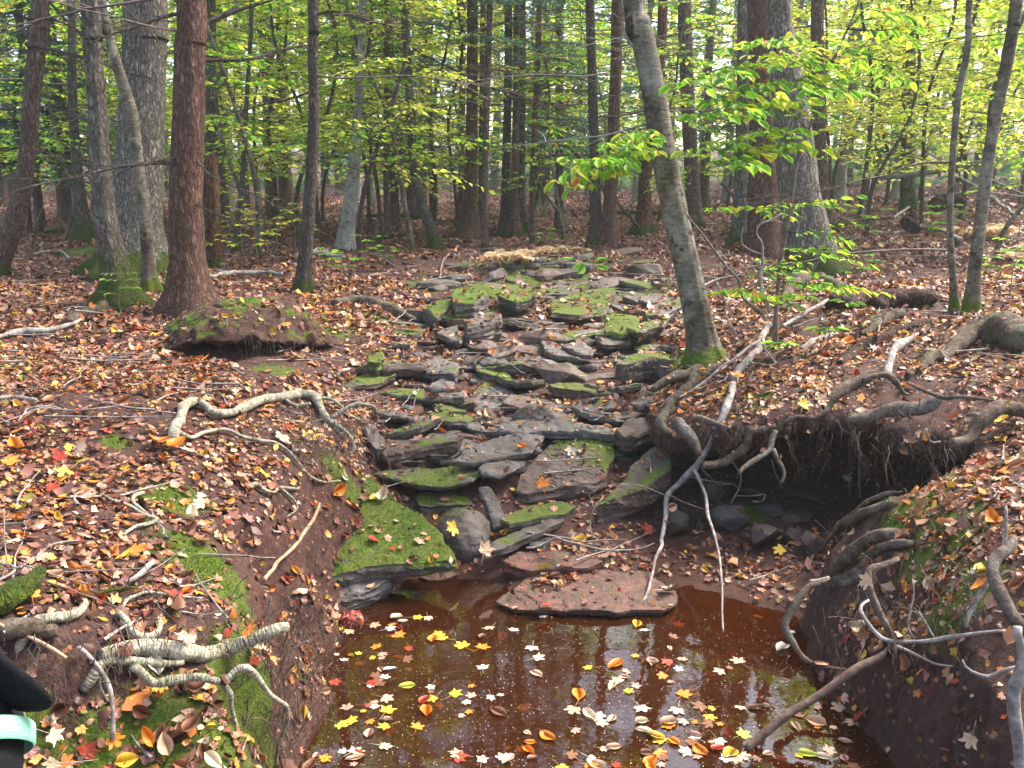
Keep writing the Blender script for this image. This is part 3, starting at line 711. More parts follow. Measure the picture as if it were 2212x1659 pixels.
slab('curved mossy stone just above the arrow shaped stone', zc([(955, 520), (1010, 500), (1085, 503), (1160, 550), (1212, 598), (1140, 575), (1060, 545)]), .05, moss=.7, seed=31, dh=.07)
slab('big squared block with mossy top beside the leaning tree', zc([(1770, 462), (1900, 412), (2080, 362), (2142, 392), (2132, 440), (1990, 448), (1810, 480)]), .13, moss=.35, mgrad=(.4, 0), dh=.13, seed=32)
slab('mossy stone with broad pale grey face in the upper bed', zc([(880, 225), (960, 182), (1100, 185), (1108, 225), (1000, 250), (900, 262)]), .17, moss=.0, mgrad=(0, .3), dh=.17, seed=33)
slab('low mossy cushion of rock left of the pale faced stone', zc([(715, 200), (800, 172), (1000, 165), (1065, 172), (960, 205), (820, 222)]), .08, moss=.8, dh=.12, seed=34)
slab('bright mossy boulder with a shadowed square front near the top of the bed', zc([(808, 82), (830, 42), (985, 40), (1025, 75), (940, 108), (830, 112)]), .22, moss=.95, dh=.24, seed=35)
slab('round shouldered mossy boulder left of the shadowed square one', zc([(640, 132), (700, 92), (805, 72), (815, 128), (720, 168)]), .16, moss=.8, dh=.18, seed=36, dome=.04)
slab('wide mossy shelf behind the two mossy boulders', zc([(1085, 30), (1180, 5), (1290, 10), (1310, 62), (1190, 102), (1090, 85)]), .1, moss=.75, dh=.16, seed=37)
slab('light grey tilted flagstone in the upper bed', zc([(1285, 292), (1400, 242), (1505, 222), (1500, 258), (1385, 300)]), .04, moss=-.5, sy=.2, seed=38)
slab('broad mossy sheet of rock at the upper right of the bed', zc([(1390, 95), (1500, 70), (1745, 22), (1770, 60), (1690, 165), (1560, 190), (1400, 180)]), .1, moss=.62, dh=.12, seed=39)
slab('domed mossy rock beside the dark hollow near the leaning tree', zc([(1710, 200), (1800, 162), (1900, 172), (1915, 235), (1800, 262), (1720, 245)]), .16, moss=.85, dh=.16, seed=40, dome=.05)
slab('mossy slab roofing the dark hollow left of the leaning tree', zc([(1835, 275), (1940, 235), (2060, 190), (2085, 205), (2060, 245), (1900, 290)]), .06, moss=.55, dh=.14, seed=41)
slab('grey flagstone with mossy back at the far right of the bed', zc([(1925, 165), (2060, 110), (2165, 90), (2170, 140), (2040, 190), (1950, 190)]), .08, moss=.2, dh=.1, seed=42)
slab('flat dark stone pointing towards the leaning tree in the upper bed', zc([(1910, 95), (2010, 60), (2140, 62), (2130, 92), (2020, 118)]), .05, moss=-.1, dh=.08, seed=43)
slab('pale tan slab tilted above a dark gap in the middle bed', zc([(1450, 355), (1560, 350), (1660, 375), (1640, 425), (1530, 405)]), .04, moss=-.1, dh=.1, sy=.2, seed=44)
slab('long thin dark slab below the pale tan slab', zc([(1340, 330), (1400, 340), (1540, 425), (1560, 440), (1430, 430), (1360, 400)]), .05, moss=-.3, dh=.08, seed=45)
slab('brown triangular block on the left side of the middle bed', zc([(625, 455), (745, 422), (855, 470), (835, 520), (700, 505), (630, 485)]), .1, moss=.1, dh=.1, seed=46, dome=.03)
slab('small upright mossy block on the left edge of the bed', zc([(318, 420), (345, 395), (400, 400), (412, 440), (370, 465), (325, 455)]), .1, moss=.45, dh=.13, seed=47)
slab('squared reddish block with a flat grey top left of the arrow shaped stone', zc([(655, 602), (740, 568), (822, 562), (822, 600), (760, 618), (690, 622)]), .07, moss=-.3, dh=.09, seed=48)
slab('blunt brown rock in front of the thick mossy block', zc([(1000, 415), (1080, 375), (1170, 372), (1190, 415), (1100, 428)]), .09, moss=-.2, dh=.1, seed=49)
slab('low moss covered ledge on the left bank above the stream', zc([(160, 600), (300, 545), (470, 510), (482, 550), (360, 590), (200, 620)]), .05, moss=.3, seed=50)
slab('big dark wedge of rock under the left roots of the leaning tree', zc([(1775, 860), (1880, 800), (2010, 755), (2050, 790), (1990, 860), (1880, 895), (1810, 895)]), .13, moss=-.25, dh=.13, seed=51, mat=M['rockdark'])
slab('pale grey flake of rock left of the big dark wedge', zc([(1720, 815), (1800, 775), (1900, 755), (1880, 790), (1790, 820)]), .03, moss=-.5, dh=.05, seed=52)
slab('slim grey cobble above the pale grey flake', zc([(1640, 700), (1700, 680), (1760, 690), (1760, 725), (1700, 740), (1650, 725)]), .05, moss=-.4, seed=53)
slab('brown slab with overlapping shadowed layers beside the slim grey cobble', zc([(1510, 720), (1580, 700), (1700, 745), (1720, 790), (1640, 780), (1560, 755)]), .05, moss=-.1, dh=.07, seed=54)
slab('weathered bare slab left of the tangled roots, half sunk in the soil', zc([(270, 860), (330, 840), (410, 900), (412, 960), (370, 975), (320, 930)]), .08, moss=-.3, dh=.06, seed=55)
slab('reddish slab with mossy rim in front of the two mossy boulders', zc([(850, 240), (700, 262), (740, 300), (860, 345), (880, 320), (830, 285)]), .06, moss=.1, dh=.07, seed=56)
slab('grey slab in shade just below the pale faced stone', zc([(870, 345), (960, 325), (1075, 352), (1060, 385), (940, 372)]), .06, moss=-.4, dh=.07, seed=57)
slab('flat mossy tread on the right side of the middle bed', zc([(1350, 310), (1500, 285), (1730, 265), (1740, 290), (1560, 320), (1390, 335)]), .05, moss=.3, dh=.06, seed=58)
slab('dark lichen dotted slab near the foot of the squared mossy block', zc([(1660, 330), (1760, 300), (1880, 310), (1860, 350), (1720, 365)]), .06, moss=.15, dh=.07, seed=59)
# rounded boulder above the pool
def boulder(label, px, py, z, rx, ry, rz, seed, moss=-.2, mat=None):
    bm = bmesh.new(); bmesh.ops.create_icosphere(bm, subdivisions=5, radius=1.0)
    V = np.array([v.co[:] for v in bm.verts]); N = V.copy()
    d = .12 * fbm(V + seed, 1.3, 3, seed) + .02 * fbm(V + seed, 8, 3, seed + 1)
    V = V * (1 + d)[:, None]; V[:, 0] *= rx; V[:, 1] *= ry; V[:, 2] *= rz
    for v, c in zip(bm.verts, V): v.co = c
    me = bpy.data.meshes.new('boulder'); bm.to_mesh(me); bm.free(); me.polygons.foreach_set('use_smooth', np.full(len(me.polygons), True))
    a = me.attributes.new('moss', 'FLOAT', 'POINT'); a.data.foreach_set('value', np.full(len(me.vertices), moss, np.float32))
    me.materials.append(mat or M['rock']); o = bpy.data.objects.new('boulder', me); COL.objects.link(o); o.location = at_z(px, py, z)
    tag(o, label, 'boulder', 'stones stepping down the stream bed'); SOLID.append(o); STONES.append(o); return o
boulder('smooth rounded boulder with a pale streak between the big mossy slab and the stone pile', 1000, 1165, .09, .145, .17, .15, 3, .0)

# small loose stones: sixteen shapes, each stone its own object
def chunk_mesh(name, rx, ry, rz, seed, mat, moss=-.5):
    r = random.Random(seed); bm = bmesh.new()
    for _ in range(15):
        v = Vector((r.gauss(0, 1), r.gauss(0, 1), r.gauss(0, 1))).normalized(); bm.verts.new((v.x * rx, v.y * ry, v.z * rz))
    h = bmesh.ops.convex_hull(bm, input=bm.verts); bmesh.ops.delete(bm, geom=[g for g in h['geom_interior'] if isinstance(g, bmesh.types.BMVert)], context='VERTS')
    bmesh.ops.bevel(bm, geom=list(bm.edges), offset=min(rx, ry, rz) * .09, segments=2, profile=.6, affect='EDGES', clamp_overlap=True)
    bmesh.ops.triangulate(bm, faces=bm.faces)
    for _ in range(4):
        L = [e for e in bm.edges if e.calc_length() > max(rx, rz) * .16]
        if not L: break
        bmesh.ops.subdivide_edges(bm, edges=L, cuts=1); bmesh.ops.triangulate(bm, faces=[f for f in bm.faces if len(f.verts) > 3])
    bm.normal_update(); V = np.array([v.co[:] for v in bm.verts]); N = np.array([v.normal[:] for v in bm.verts]); s = max(rx, rz)
    V += N * (fbm(V / s, 1.6, 3, seed) * s * .06 + fbm(V / s, 9, 2, seed + 1) * s * .018)[:, None]
    for v, c in zip(bm.verts, V): v.co = c
    me = bpy.data.meshes.new(name); bm.to_mesh(me); bm.free(); me.polygons.foreach_set('use_smooth', np.full(len(me.polygons), True)); me.set_sharp_from_angle(angle=math.radians(32))
    a = me.attributes.new('moss', 'FLOAT', 'POINT'); a.data.foreach_set('value', np.full(len(me.vertices), moss, np.float32)); me.materials.append(mat); return me
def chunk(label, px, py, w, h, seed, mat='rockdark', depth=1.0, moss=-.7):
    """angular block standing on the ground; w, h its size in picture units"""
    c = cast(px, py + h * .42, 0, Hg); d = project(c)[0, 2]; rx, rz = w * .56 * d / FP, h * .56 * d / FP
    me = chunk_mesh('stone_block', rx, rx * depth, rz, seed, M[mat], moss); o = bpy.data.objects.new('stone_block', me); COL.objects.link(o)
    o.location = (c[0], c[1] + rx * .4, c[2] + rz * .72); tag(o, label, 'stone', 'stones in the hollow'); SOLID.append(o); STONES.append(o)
def small_shape(k):
    r = random.Random(100 + k); n = r.randint(5, 8); L = r.uniform(.75, 1.3)
    ang = sorted(r.uniform(0, 2 * math.pi) for _ in range(n)); ang = [i * 2 * math.pi / n + r.uniform(-.3, .3) for i in range(n)]
    th = r.uniform(.10, .26)
    top = [(math.cos(a) * .5 * L * r.uniform(.8, 1.1), math.sin(a) * .5 / L * r.uniform(.8, 1.1), th) for a in ang]
    return stone_mesh('loose_stone', np.array(top), th, .11, 50 + k, .05, M['rock'], r.choice([-.6, -.5, -.3, -.1, .15, .35]), (0, 0), .85, dome=r.choice([0, 0, .1]))
SHAPES = [small_shape(k) for k in range(16)] + [chunk_mesh('loose_stone', .5, .42, .28, 300 + k, M['rock'], [-.5, .1, -.3, .3][k % 4]) for k in range(7)]
# hollow in the right bank
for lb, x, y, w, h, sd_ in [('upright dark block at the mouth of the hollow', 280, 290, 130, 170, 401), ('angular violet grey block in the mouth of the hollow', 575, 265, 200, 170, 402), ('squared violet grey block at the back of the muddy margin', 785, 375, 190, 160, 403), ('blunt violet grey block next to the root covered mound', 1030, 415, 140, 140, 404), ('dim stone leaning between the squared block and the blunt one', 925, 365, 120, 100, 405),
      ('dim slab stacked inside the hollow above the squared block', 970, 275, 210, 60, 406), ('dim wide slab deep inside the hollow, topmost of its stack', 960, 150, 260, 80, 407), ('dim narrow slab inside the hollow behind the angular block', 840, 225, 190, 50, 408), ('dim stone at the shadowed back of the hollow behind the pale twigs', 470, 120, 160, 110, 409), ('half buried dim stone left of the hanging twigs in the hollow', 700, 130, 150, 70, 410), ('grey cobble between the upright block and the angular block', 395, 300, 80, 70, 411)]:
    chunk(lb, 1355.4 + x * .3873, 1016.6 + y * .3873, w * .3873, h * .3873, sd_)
STONE_SPOTS = []
def scatter_stones():
    r = random.Random(4); n = 0
    hero = [(np.array(o.location[:2]), max(o.dimensions[0], o.dimensions[1]) * .38) for o in STONES]
    tries = 0
    while n < 235 and tries < 6000:
        tries += 1
        py = 540 + 480 * r.random() ** .75; 
        l = np.interp(py, [540, 620, 700, 760, 850, 950, 1020], [1000, 920, 840, 800, 790, 830, 860]); rr_ = np.interp(py, [540, 620, 700, 800, 900, 1020], [1380, 1440, 1450, 1450, 1440, 1330])
        px = r.uniform(l, rr_)
        p = cast(px, py, 0.0, Hg); s = r.choice([.10, .13, .17, .22, .28, .36]) * (1 + p[1] * .03)
        if any(np.hypot(*(q - p[:2])) < hr * .6 + s * .18 for q, hr in hero): continue
        if any(np.hypot(a[0] - p[0], a[1] - p[1]) < (s + a[2]) * .29 for a in STONE_SPOTS): continue
        STONE_SPOTS.append((p[0], p[1], s)); n += 1
        me = r.choice(SHAPES if r.random() < .5 else SHAPES[:16]); o = bpy.data.objects.new('loose_stone', me); COL.objects.link(o)
        o.location = (p[0], p[1], p[2] - .12 * s + (.14 * s if me in SHAPES[16:] else 0)); o.scale = (s * 1.35, s * 1.0, s * r.uniform(.8, 1.25))
        o.rotation_euler = (r.uniform(-.22, .22), r.uniform(-.2, .2), r.gauss(0, .7))
        SOLID.append(o); SMALL.append(o)
SMALL = []
scatter_stones()
# ---------------------------------------------------------------- trees
def lerp_cols(pal, n, r=rs, jit=.18):
    pal = np.array([p[:3] for p in pal]), np.array([p[3] for p in pal], float)
    k = r.choice(len(pal[0]), n, p=pal[1] / pal[1].sum()); c = pal[0][k]
    return np.clip(c * (1 + r.normal(0, jit, (n, 1))), .004, .85)
LEAF4_V = np.array([(0, 0, 0), (.30, .42, .05), (0, 1, -.06), (-.30, .42, .05), (0, .45, -.02)], float)
LEAF4_F = np.array([(0, 1, 4), (1, 2, 4), (2, 3, 4), (3, 0, 4)])
LEAF2_V = np.array([(0, 0, 0), (.34, .45, .06), (0, 1, -.05), (-.34, .45, .06)], float)
LEAF2_F = np.array([(0, 1, 2), (0, 2, 3)])
def oval_leaf(n=7, w=.27, fold=.06, droop=.12, serr=.0):
    t = np.linspace(0, 1, n); prof = w * np.sin(np.pi * t ** .85) ** .8; prof[0] = prof[-1] = 0
    L = []; z = lambda y: -droop * y * y
    mid = [(0, y, z(y) - .02) for y in t]
    V = list(mid); F = []
    for s in (1, -1):
        idx = []
        for i in range(1, n - 1):
            V.append((s * prof[i], t[i] + serr * (i % 2), z(t[i]) + fold)); idx.append(len(V) - 1)
        for i in range(1, n - 2):
            q = (i, i + 1, idx[i], idx[i - 1]); F += [(q[0], q[1], q[2]), (q[0], q[2], q[3])]
        F.append((0, 1, idx[0])); F.append((n - 2, n - 1, idx[-1]))
    return np.array(V, float), np.array(F)
OVAL_V, OVAL_F = oval_leaf()

GREENS = [(.14, .34, .02, 3), (.22, .46, .03, 4), (.36, .54, .03, 3), (.54, .60, .05, 2.5), (.09, .23, .03, 2), (.68, .58, .07, .9), (.5, .16, .03, .1)]
YELLOWS = [(.42, .58, .03, 3), (.64, .68, .07, 4), (.76, .72, .18, 3), (.22, .42, .03, 2), (.66, .40, .04, .4)]
HEML = [(.04, .11, .065, 3), (.06, .16, .10, 4), (.10, .23, .15, 2), (.02, .07, .04, 2)]

def leaf_rots(dirs, r, tilt=.45):
    """orient +Y of the leaf along dirs (n,3), face roughly up"""
    d = dirs / (np.linalg.norm(dirs, axis=1)[:, None] + 1e-9); n = len(d)
    up = np.array([0, 0, 1.0]) + r.normal(0, tilt, (n, 3)); x = np.cross(d, up); x /= np.linalg.norm(x, axis=1)[:, None] + 1e-9
    z = np.cross(x, d); return np.stack([x, d, z], -1)

def spray(Lf, Tw, p0, direc, length, r, leaf=.09, nside=5, pal=GREENS, droop=.25, tv=OVAL_V, tf=OVAL_F, per=9, thick=.007, flat=.12, tilt=.35, side_len=.45):
    """a limb with flat side twigs carrying alternate leaves"""
    d = np.array(direc, float); d /= np.linalg.norm(d); n = 8; t = np.linspace(0, 1, n)
    lat = np.cross(d, [0, 0, 1]); lat /= np.linalg.norm(lat) + 1e-9
    wob = r.normal(0, .04 * length, 3)
    P = p0 + d * (t * length)[:, None] + np.array([0, 0, -1]) * (droop * length * t ** 2)[:, None] + wob * (np.sin(t * 3.1))[:, None]
    V, Q, T = tube(P, np.linspace(thick, thick * .3, n), 4, cap=False); Tw.add(V, Q)
    pos = []; dr = []
    for k in range(nside + 1):
        if k == nside: a = P[-3]; sd_ = P[-1] - P[-3]; L = np.linalg.norm(sd_); sd_ = sd_ / L
        else:
            f = .2 + .75 * k / nside; i = int(f * (n - 1)); a = P[i]; side = 1 if k % 2 else -1
            sd_ = (P[min(i + 1, n - 1)] - P[i]); sd_ /= np.linalg.norm(sd_) + 1e-9
            sd_ = sd_ * .6 + lat * side * .8 + r.normal(0, flat, 3); sd_ /= np.linalg.norm(sd_); L = length * side_len * (1.1 - .6 * f) * r.uniform(.7, 1.2)
        e = a + sd_ * L + np.array([0, 0, -.12 * L])
        tw = a + (e - a) * np.linspace(0, 1, 4)[:, None]; tw[1:3] += r.normal(0, .02 * L, (2, 3))
        V, Q, T = tube(tw, [thick * .4, thick * .3, thick * .25, thick * .15], 3, cap=False); Tw.add(V, Q)
        m = max(3, int(per * L / (length * side_len)))
        l2 = np.cross(sd_, [0, 0, 1]); l2 /= np.linalg.norm(l2) + 1e-9
        for q in range(m):
            f = (q + .6) / m; s = 1 if q % 2 else -1
            pos.append(a + (e - a) * f); dr.append(sd_ * .75 + l2 * s * .7 + np.array([0, 0, r.uniform(-.45, .05)]))
        pos.append(e); dr.append(sd_ + np.array([0, 0, -.2]))
    pos = np.array(pos); dr = np.array(dr); m = len(pos)
    V, F, C = instances(tv, tf, leaf_rots(dr, r, tilt), pos, leaf * r.uniform(.65, 1.15, m), lerp_cols(pal, m, r))
    Lf.add(V, None, F, C)

def bough(Nd, Tw, p0, direc, length, r, pal=HEML, dens=1.0, sc_=1.0):
    """hemlock bough: flat drooping fan of small needle covered twigs"""
    d = np.array(direc, float); d /= np.linalg.norm(d); n = 6; t = np.linspace(0, 1, n)
    P = p0 + d * (t * length)[:, None] + np.array([0, 0, -1]) * (.32 * length * t ** 2)[:, None] + r.normal(0, .03 * length, 3) * np.sin(t * 3)[:, None]
    V, Q, T = tube(P, np.linspace(.012, .003, n), 4, cap=False); Tw.add(V, Q)
    lat = np.cross(d, [0, 0, 1]); lat /= np.linalg.norm(lat) + 1e-9
    pos = []; dr = []; sz = []
    ns = int(14 * dens)
    for k in range(ns):
        f = .12 + .88 * k / ns
        for s in (1, -1):
            i = f * (n - 1); i0 = int(min(i, n - 2)); a = P[i0] + (P[i0 + 1] - P[i0]) * (i - i0)
            sd_ = d * .55 + lat * s * .85 + r.normal(0, .1, 3) + np.array([0, 0, -.12]); sd_ /= np.linalg.norm(sd_)
            L = length * .42 * (1.05 - f) ** .6 * r.uniform(.6, 1.2); m = max(2, int(L / (.075 * sc_)))
            for q in range(m):
                g = (q + .5) / m; b = a + sd_ * L * g + np.array([0, 0, -.25 * L * g * g])
                l2 = np.cross(sd_, [0, 0, 1])
                for s2 in (1, -1):
                    pos.append(b); dr.append(sd_ * .8 + l2 * s2 * .7 + np.array([0, 0, r.uniform(-.3, .02)])); sz.append(.11 * sc_ * (1.1 - .5 * g))
    pos = np.array(pos); dr = np.array(dr); m = len(pos)
    NV = np.array([(0, 0, 0), (.13, .35, .02), (0, 1, 0), (-.13, .35, .02)]); NF = np.array([(0, 1, 2), (0, 2, 3)])
    V, F, C = instances(NV, NF, leaf_rots(dr, r, .35), pos, np.array(sz) * r.uniform(.7, 1.3, m), lerp_cols(pal, m, r))
    Nd.add(V, None, F, C)

def dead_branch(B, p0, direc, length, r, thick=.012, kids=5, droop=.15):
    d = np.array(direc, float); d /= np.linalg.norm(d); n = 9; t = np.linspace(0, 1, n)
    P = p0 + d * (t * length)[:, None] + np.array([0, 0, -1]) * (droop * length * t ** 1.6)[:, None]
    P[1:] += np.cumsum(r.normal(0, .012 * length, (n - 1, 3)), 0)
    V, Q, T = tube(P, np.linspace(thick, thick * .2, n), 4, cap=False); B.add(V, Q)
    for k in range(kids):
        i = r.randint(2, n - 1); s = r.choice([-1, 1]); lat = np.cross(d, [0, 0, 1])
        e = d * .7 + lat * s * r.uniform(.3, .8) + np.array([0, 0, r.uniform(-.35, .1)]); L = length * r.uniform(.15, .45)
        Q2 = P[i] + e * (np.linspace(0, 1, 5) * L)[:, None]; Q2[1:] += np.cumsum(r.normal(0, .03 * L, (4, 3)), 0)
        V, Q, T = tube(Q2, np.linspace(thick * .45, thick * .12, 5), 3, cap=False); B.add(V, Q)

def trunk_arrays(C, R, sides=40, dz=.05, flare=.6, flare_h=.22, lobes=5, seed=0, ridge=.03, lump=.03):
    """C (k,3) centre line from the ground up, R radii"""
    CR = catmull(np.hstack([C, R[:, None]]), max(6, int((C[-1, 2] - C[0, 2]) / dz)))
    P, r_ = CR[:, :3], CR[:, 3]; n = len(P); th = np.linspace(0, 2 * np.pi, sides, endpoint=False)
    h = P[:, 2] - 0.0
    ph = seed * 1.7
    lob = .5 + .5 * np.cos(lobes * th[None, :] + ph + .6 * np.sin(2 * th[None, :] + seed)) 
    fl = flare * np.exp(-np.maximum(h, 0) / flare_h)[:, None] * (.35 + .9 * lob)
    cs, sn = np.cos(th), np.sin(th)
    U = np.stack([np.tile(cs, n) * 3, np.tile(sn, n) * 3, np.repeat(h, sides) * 1.2], 1)
    lm = fbm(U + seed, .7, 3, seed).reshape(n, sides) * lump
    rm = float(r_.mean()); k = 2 * math.pi * rm
    U2 = np.stack([np.tile(cs, n) * rm * 26, np.tile(sn, n) * rm * 26, np.repeat(h, sides) * 4.5], 1)
    rg = (1 - 2.2 * np.abs(vnoise(U2 + .6 * fbm(U2, .5, 2, seed)[:, None], seed))).reshape(n, sides) * ridge
    Rr = r_[:, None] * (1 + fl + lm + rg)
    V = np.stack([P[:, 0:1] + Rr * cs, P[:, 1:2] + Rr * sn, np.repeat(P[:, 2:3], sides, 1)], -1).reshape(-1, 3)
    i = np.arange(n - 1)[:, None] * sides; j = np.arange(sides)[None, :]; j2 = (j + 1) % sides
    Q = np.stack([i + j, i + j2, i + sides + j2, i + sides + j], -1).reshape(-1, 4)
    return V, Q, P, r_

def high_crown(r, top, rad, z0, kind='dec', n=26, leaf=.15):
    L, T = Bag(), Bag()
    for k in range(n):
        z = z0 + (top - z0) * r.uniform() ** .9; a = r.uniform(0, 6.28); ln = rad * (1.1 - .6 * (z - z0) / (top - z0)) * r.uniform(.5, 1.1)
        if kind == 'dec': spray(L, T, np.array([0, 0, z]), (math.cos(a), math.sin(a), r.uniform(.1, .6)), ln, r, leaf, 6, GREENS, .2, LEAF2_V, LEAF2_F, 12, .02, .5, .6)
        else: bough(L, T, np.array([0, 0, z]), (math.cos(a), math.sin(a), .15), ln, r, dens=.8, sc_=1.6)
    return L, T

HERO = []      # (empty, short name, px of base) for later wording
def hero_tree(label, short, pts, bark, name='tree', group=None, top=9.5, crown='dec', sides=44, flare=.6, lobes=5, ridge=.03, lump=.03, seed=1, flare_h=.2, dead=0, base=None, lean_top=None, dz=.04, high=True, cat='tree', rad=1.8, dead_z=(1.5, 6)):
    """pts: (px, py, width px) from top of picture to the foot"""
    fx, fy, _ = pts[-1]; b = cast(fx, fy) if base is None else np.array(base)
    W = [at_y(x, y, b[1]) for x, y, w in pts]; D = project(np.array(W))[:, 2]
    C = np.array(W)[::-1] - b; R = np.array([w * .5 * d / FP for (x, y, w), d in zip(pts, D)])[::-1]
    # carry the stem on above the picture
    v = C[-1] - C[-2]; v = v / np.linalg.norm(v); v = v * .6 + np.array([0, 0, .4]); v /= np.linalg.norm(v)
    if high:
        k = max(1.0, (top - C[-1, 2])); C = np.vstack([C, C[-1] + v * k * .5, C[-1] + v * k]); R = np.append(R, [R[-1] * .8, R[-1] * .5])
    C = np.vstack([C[0] + [0, 0, -.25], C]); R = np.append(R[0] * 1.02, R)
    V, Q, P, r_ = trunk_arrays(C, R, sides, dz, flare, flare_h, lobes, seed, ridge, lump)
    e = empty(name, b)
    tag(e, label, cat, group)
    tr = mk('trunk', V, Q, M[bark], e)
    r = np.random.RandomState(seed + 300)
    if crown and high:
        L, T = high_crown(r, 4.5, rad, 0, crown, 9 if crown == 'dec' else 8)
        cpos = P[-1] - np.array([0, 0, 3.0])
        cr = L.build('crown', M['green'] if crown == 'dec' else M['needle'], e, loc=cpos); T.build('branches', M['dark'], e, loc=cpos)
    if dead:
        for k in range(dead):
            B = Bag()
            z = r.uniform(*dead_z); i = int(np.argmin(abs(P[:, 2] - z))); a = r.uniform(0, 6.28)
            dead_branch(B, P[i] + np.array([math.cos(a), math.sin(a), 0]) * r_[i] * .8, (math.cos(a), math.sin(a), r.uniform(-.1, .25)), r.uniform(.8, 2.1) * (1 + .09 * b[1]) * .8, r, .005 + .009 * r.uniform(), 9); B.build('dead_branch', M['twig'], e)
    HERO.append((e, short, project(b)[0, 0], b, P, r_)); return e

def zl(L): return [(x * .4085, y * .4085, w * .4085) for x, y, w in L]
def z2(L): return [(677.7 + x * .4085, y * .4085, w * .4085) for x, y, w in L]
def zr(L): return [(1423 + x * .4085, y * .4085, w * .4085) for x, y, w in L]

hero_tree('curving brown trunk leaning in from the left edge of the clearing', 'curving edge trunk', [(86, -20, 36), (84, 60, 38), (72, 180, 36), (62, 300, 34), (50, 400, 36), (22, 500, 44), (-20, 590, 56)], 'brown', seed=2, dead=10, flare=.3)
T2 = hero_tree('lumpy grey trunk with a thickly mossed foot and snaking mossy roots', 'lumpy mossy footed tree', [(193, -20, 40), (197, 60, 42), (203, 150, 40), (211, 230, 40), (212, 300, 44), (219, 380, 44), (226, 450, 48), (234, 500, 50), (246, 560, 54), (258, 620, 62), (262, 655, 76)], 'maple', seed=3, lump=.10, flare=.7, lobes=4, flare_h=.16)
hero_tree('thin grey stem crossing in front of the thick furrowed tree', 'thin crossing stem', [(218, -20, 16), (228, 40, 18), (243, 105, 20), (265, 180, 24), (283, 240, 26), (292, 310, 26), (300, 380, 27), (310, 450, 27), (318, 520, 26), (322, 590, 26), (328, 628, 32)], 'beech', seed=4, dead=5, sides=28, dead_z=(2, 5))
hero_tree('thickest left-hand tree with pale deeply furrowed bark and a mossy foot', 'thick furrowed tree', [(315, -20, 88), (314, 60, 88), (310, 180, 90), (304, 300, 96), (298, 400, 100), (294, 480, 108), (290, 540, 124), (285, 585, 150)], 'oak', seed=5, sides=80, ridge=.035, flare=.5, top=12, rad=2.6)
T5 = hero_tree('straight reddish brown hemlock rooted on the mossy undercut mound', 'reddish brown hemlock', [(413, -20, 60), (411, 80, 62), (409, 180, 63), (408, 260, 66), (404, 350, 67), (402, 430, 68), (403, 500, 70), (404, 560, 73), (408, 620, 82), (412, 672, 100)], 'hemlock', seed=6, crown='hem', sides=72, ridge=.04, flare=.55, lobes=4, dead=12, flare_h=.15, dead_z=(1.8, 6))
hero_tree('rotten orange snag with a splintered top just behind the reddish brown hemlock', 'rotten snag', [(461, 330, 10), (456, 350, 26), (458, 400, 34), (459, 450, 32), (461, 490, 28), (462, 540, 26), (455, 585, 30)], 'snag', name='dead_snag', seed=7, high=False, crown=None, lump=.16, ridge=.08, cat='dead tree', flare=.2)
T6 = hero_tree('slim dark trunk standing alone left of the stream, bare to the top', 'slim dark trunk', [(676, -20, 24), (677, 60, 22), (676, 130, 22), (678, 200, 22), (677, 290, 24), (673, 370, 25), (668, 450, 26), (662, 530, 27), (657, 590, 30), (654, 630, 36)], 'dark', seed=8, dead=5, sides=32, lump=.05, flare=.35)
hero_tree('leaning grey green trunk with mossy foot beyond the upper stones', 'leaning mossy trunk', z2([(500, 400, 44), (515, 600, 46), (520, 750, 46), (530, 880, 48), (552, 1000, 50), (585, 1110, 54), (625, 1220, 60), (655, 1320, 84)]), 'mossbark', seed=9, sides=28, flare=.3)
hero_tree('dark hemlock trunk left of the leaning mossy trunk', 'dark hemlock', z2([(470, -40, 40), (480, 300, 40), (492, 700, 44), (512, 1000, 44), (520, 1145, 60)]), 'brown', seed=10, crown='hem', sides=24, dead=14)
hero_tree('straight hemlock trunk directly right of the leaning mossy trunk', 'straight hemlock', z2([(575, -40, 44), (577, 400, 46), (577, 800, 48), (572, 1050, 50), (560, 1150, 66)]), 'brown', seed=11, crown='hem', sides=24, dead=14)
hero_tree('broad reddish hemlock with spreading foot at the head of the stream', 'broad central hemlock', z2([(838, -40, 56), (838, 300, 58), (836, 600, 60), (832, 850, 64), (830, 1050, 76), (828, 1180, 92), (826, 1262, 130)]), 'hemlock', seed=12, crown='hem', sides=40, dead=18, flare=.4)
hero_tree('narrow hemlock stem pressed against the left side of the broad central one', 'narrow pressed stem', z2([(788, -40, 34), (786, 400, 34), (784, 800, 36), (780, 1050, 38), (776, 1190, 50)]), 'hemlock', seed=13, crown='hem', sides=20, dead=8)
hero_tree('slender brown trunk right of the broad central hemlock', 'slender brown trunk', z2([(895, -40, 30), (892, 400, 30), (890, 800, 32), (885, 1100, 36), (880, 1225, 50)]), 'brown', seed=14, crown='hem', sides=20, dead=10)
hero_tree('leftmost trunk of the tight triple clump near the stream head', 'triple clump', z2([(1030, -40, 40), (1028, 400, 42), (1020, 800, 44), (1014, 1050, 48), (1008, 1245, 62)]), 'dark', seed=15, crown='hem', sides=24, dead=14)
hero_tree('middle trunk of the tight triple clump with a mossy foot', 'triple clump middle', z2([(1075, -40, 36), (1072, 400, 36), (1066, 800, 38), (1062, 1050, 42), (1062, 1250, 66)]), 'brown', seed=16, crown='hem', sides=24, dead=14)
hero_tree('rightmost trunk of the tight triple clump, its foot curling right', 'triple clump right', z2([(1105, -40, 34), (1104, 400, 36), (1100, 800, 40), (1098, 1000, 44), (1106, 1150, 50), (1125, 1235, 74)]), 'maple', seed=17, crown='hem', sides=24, dead=8)
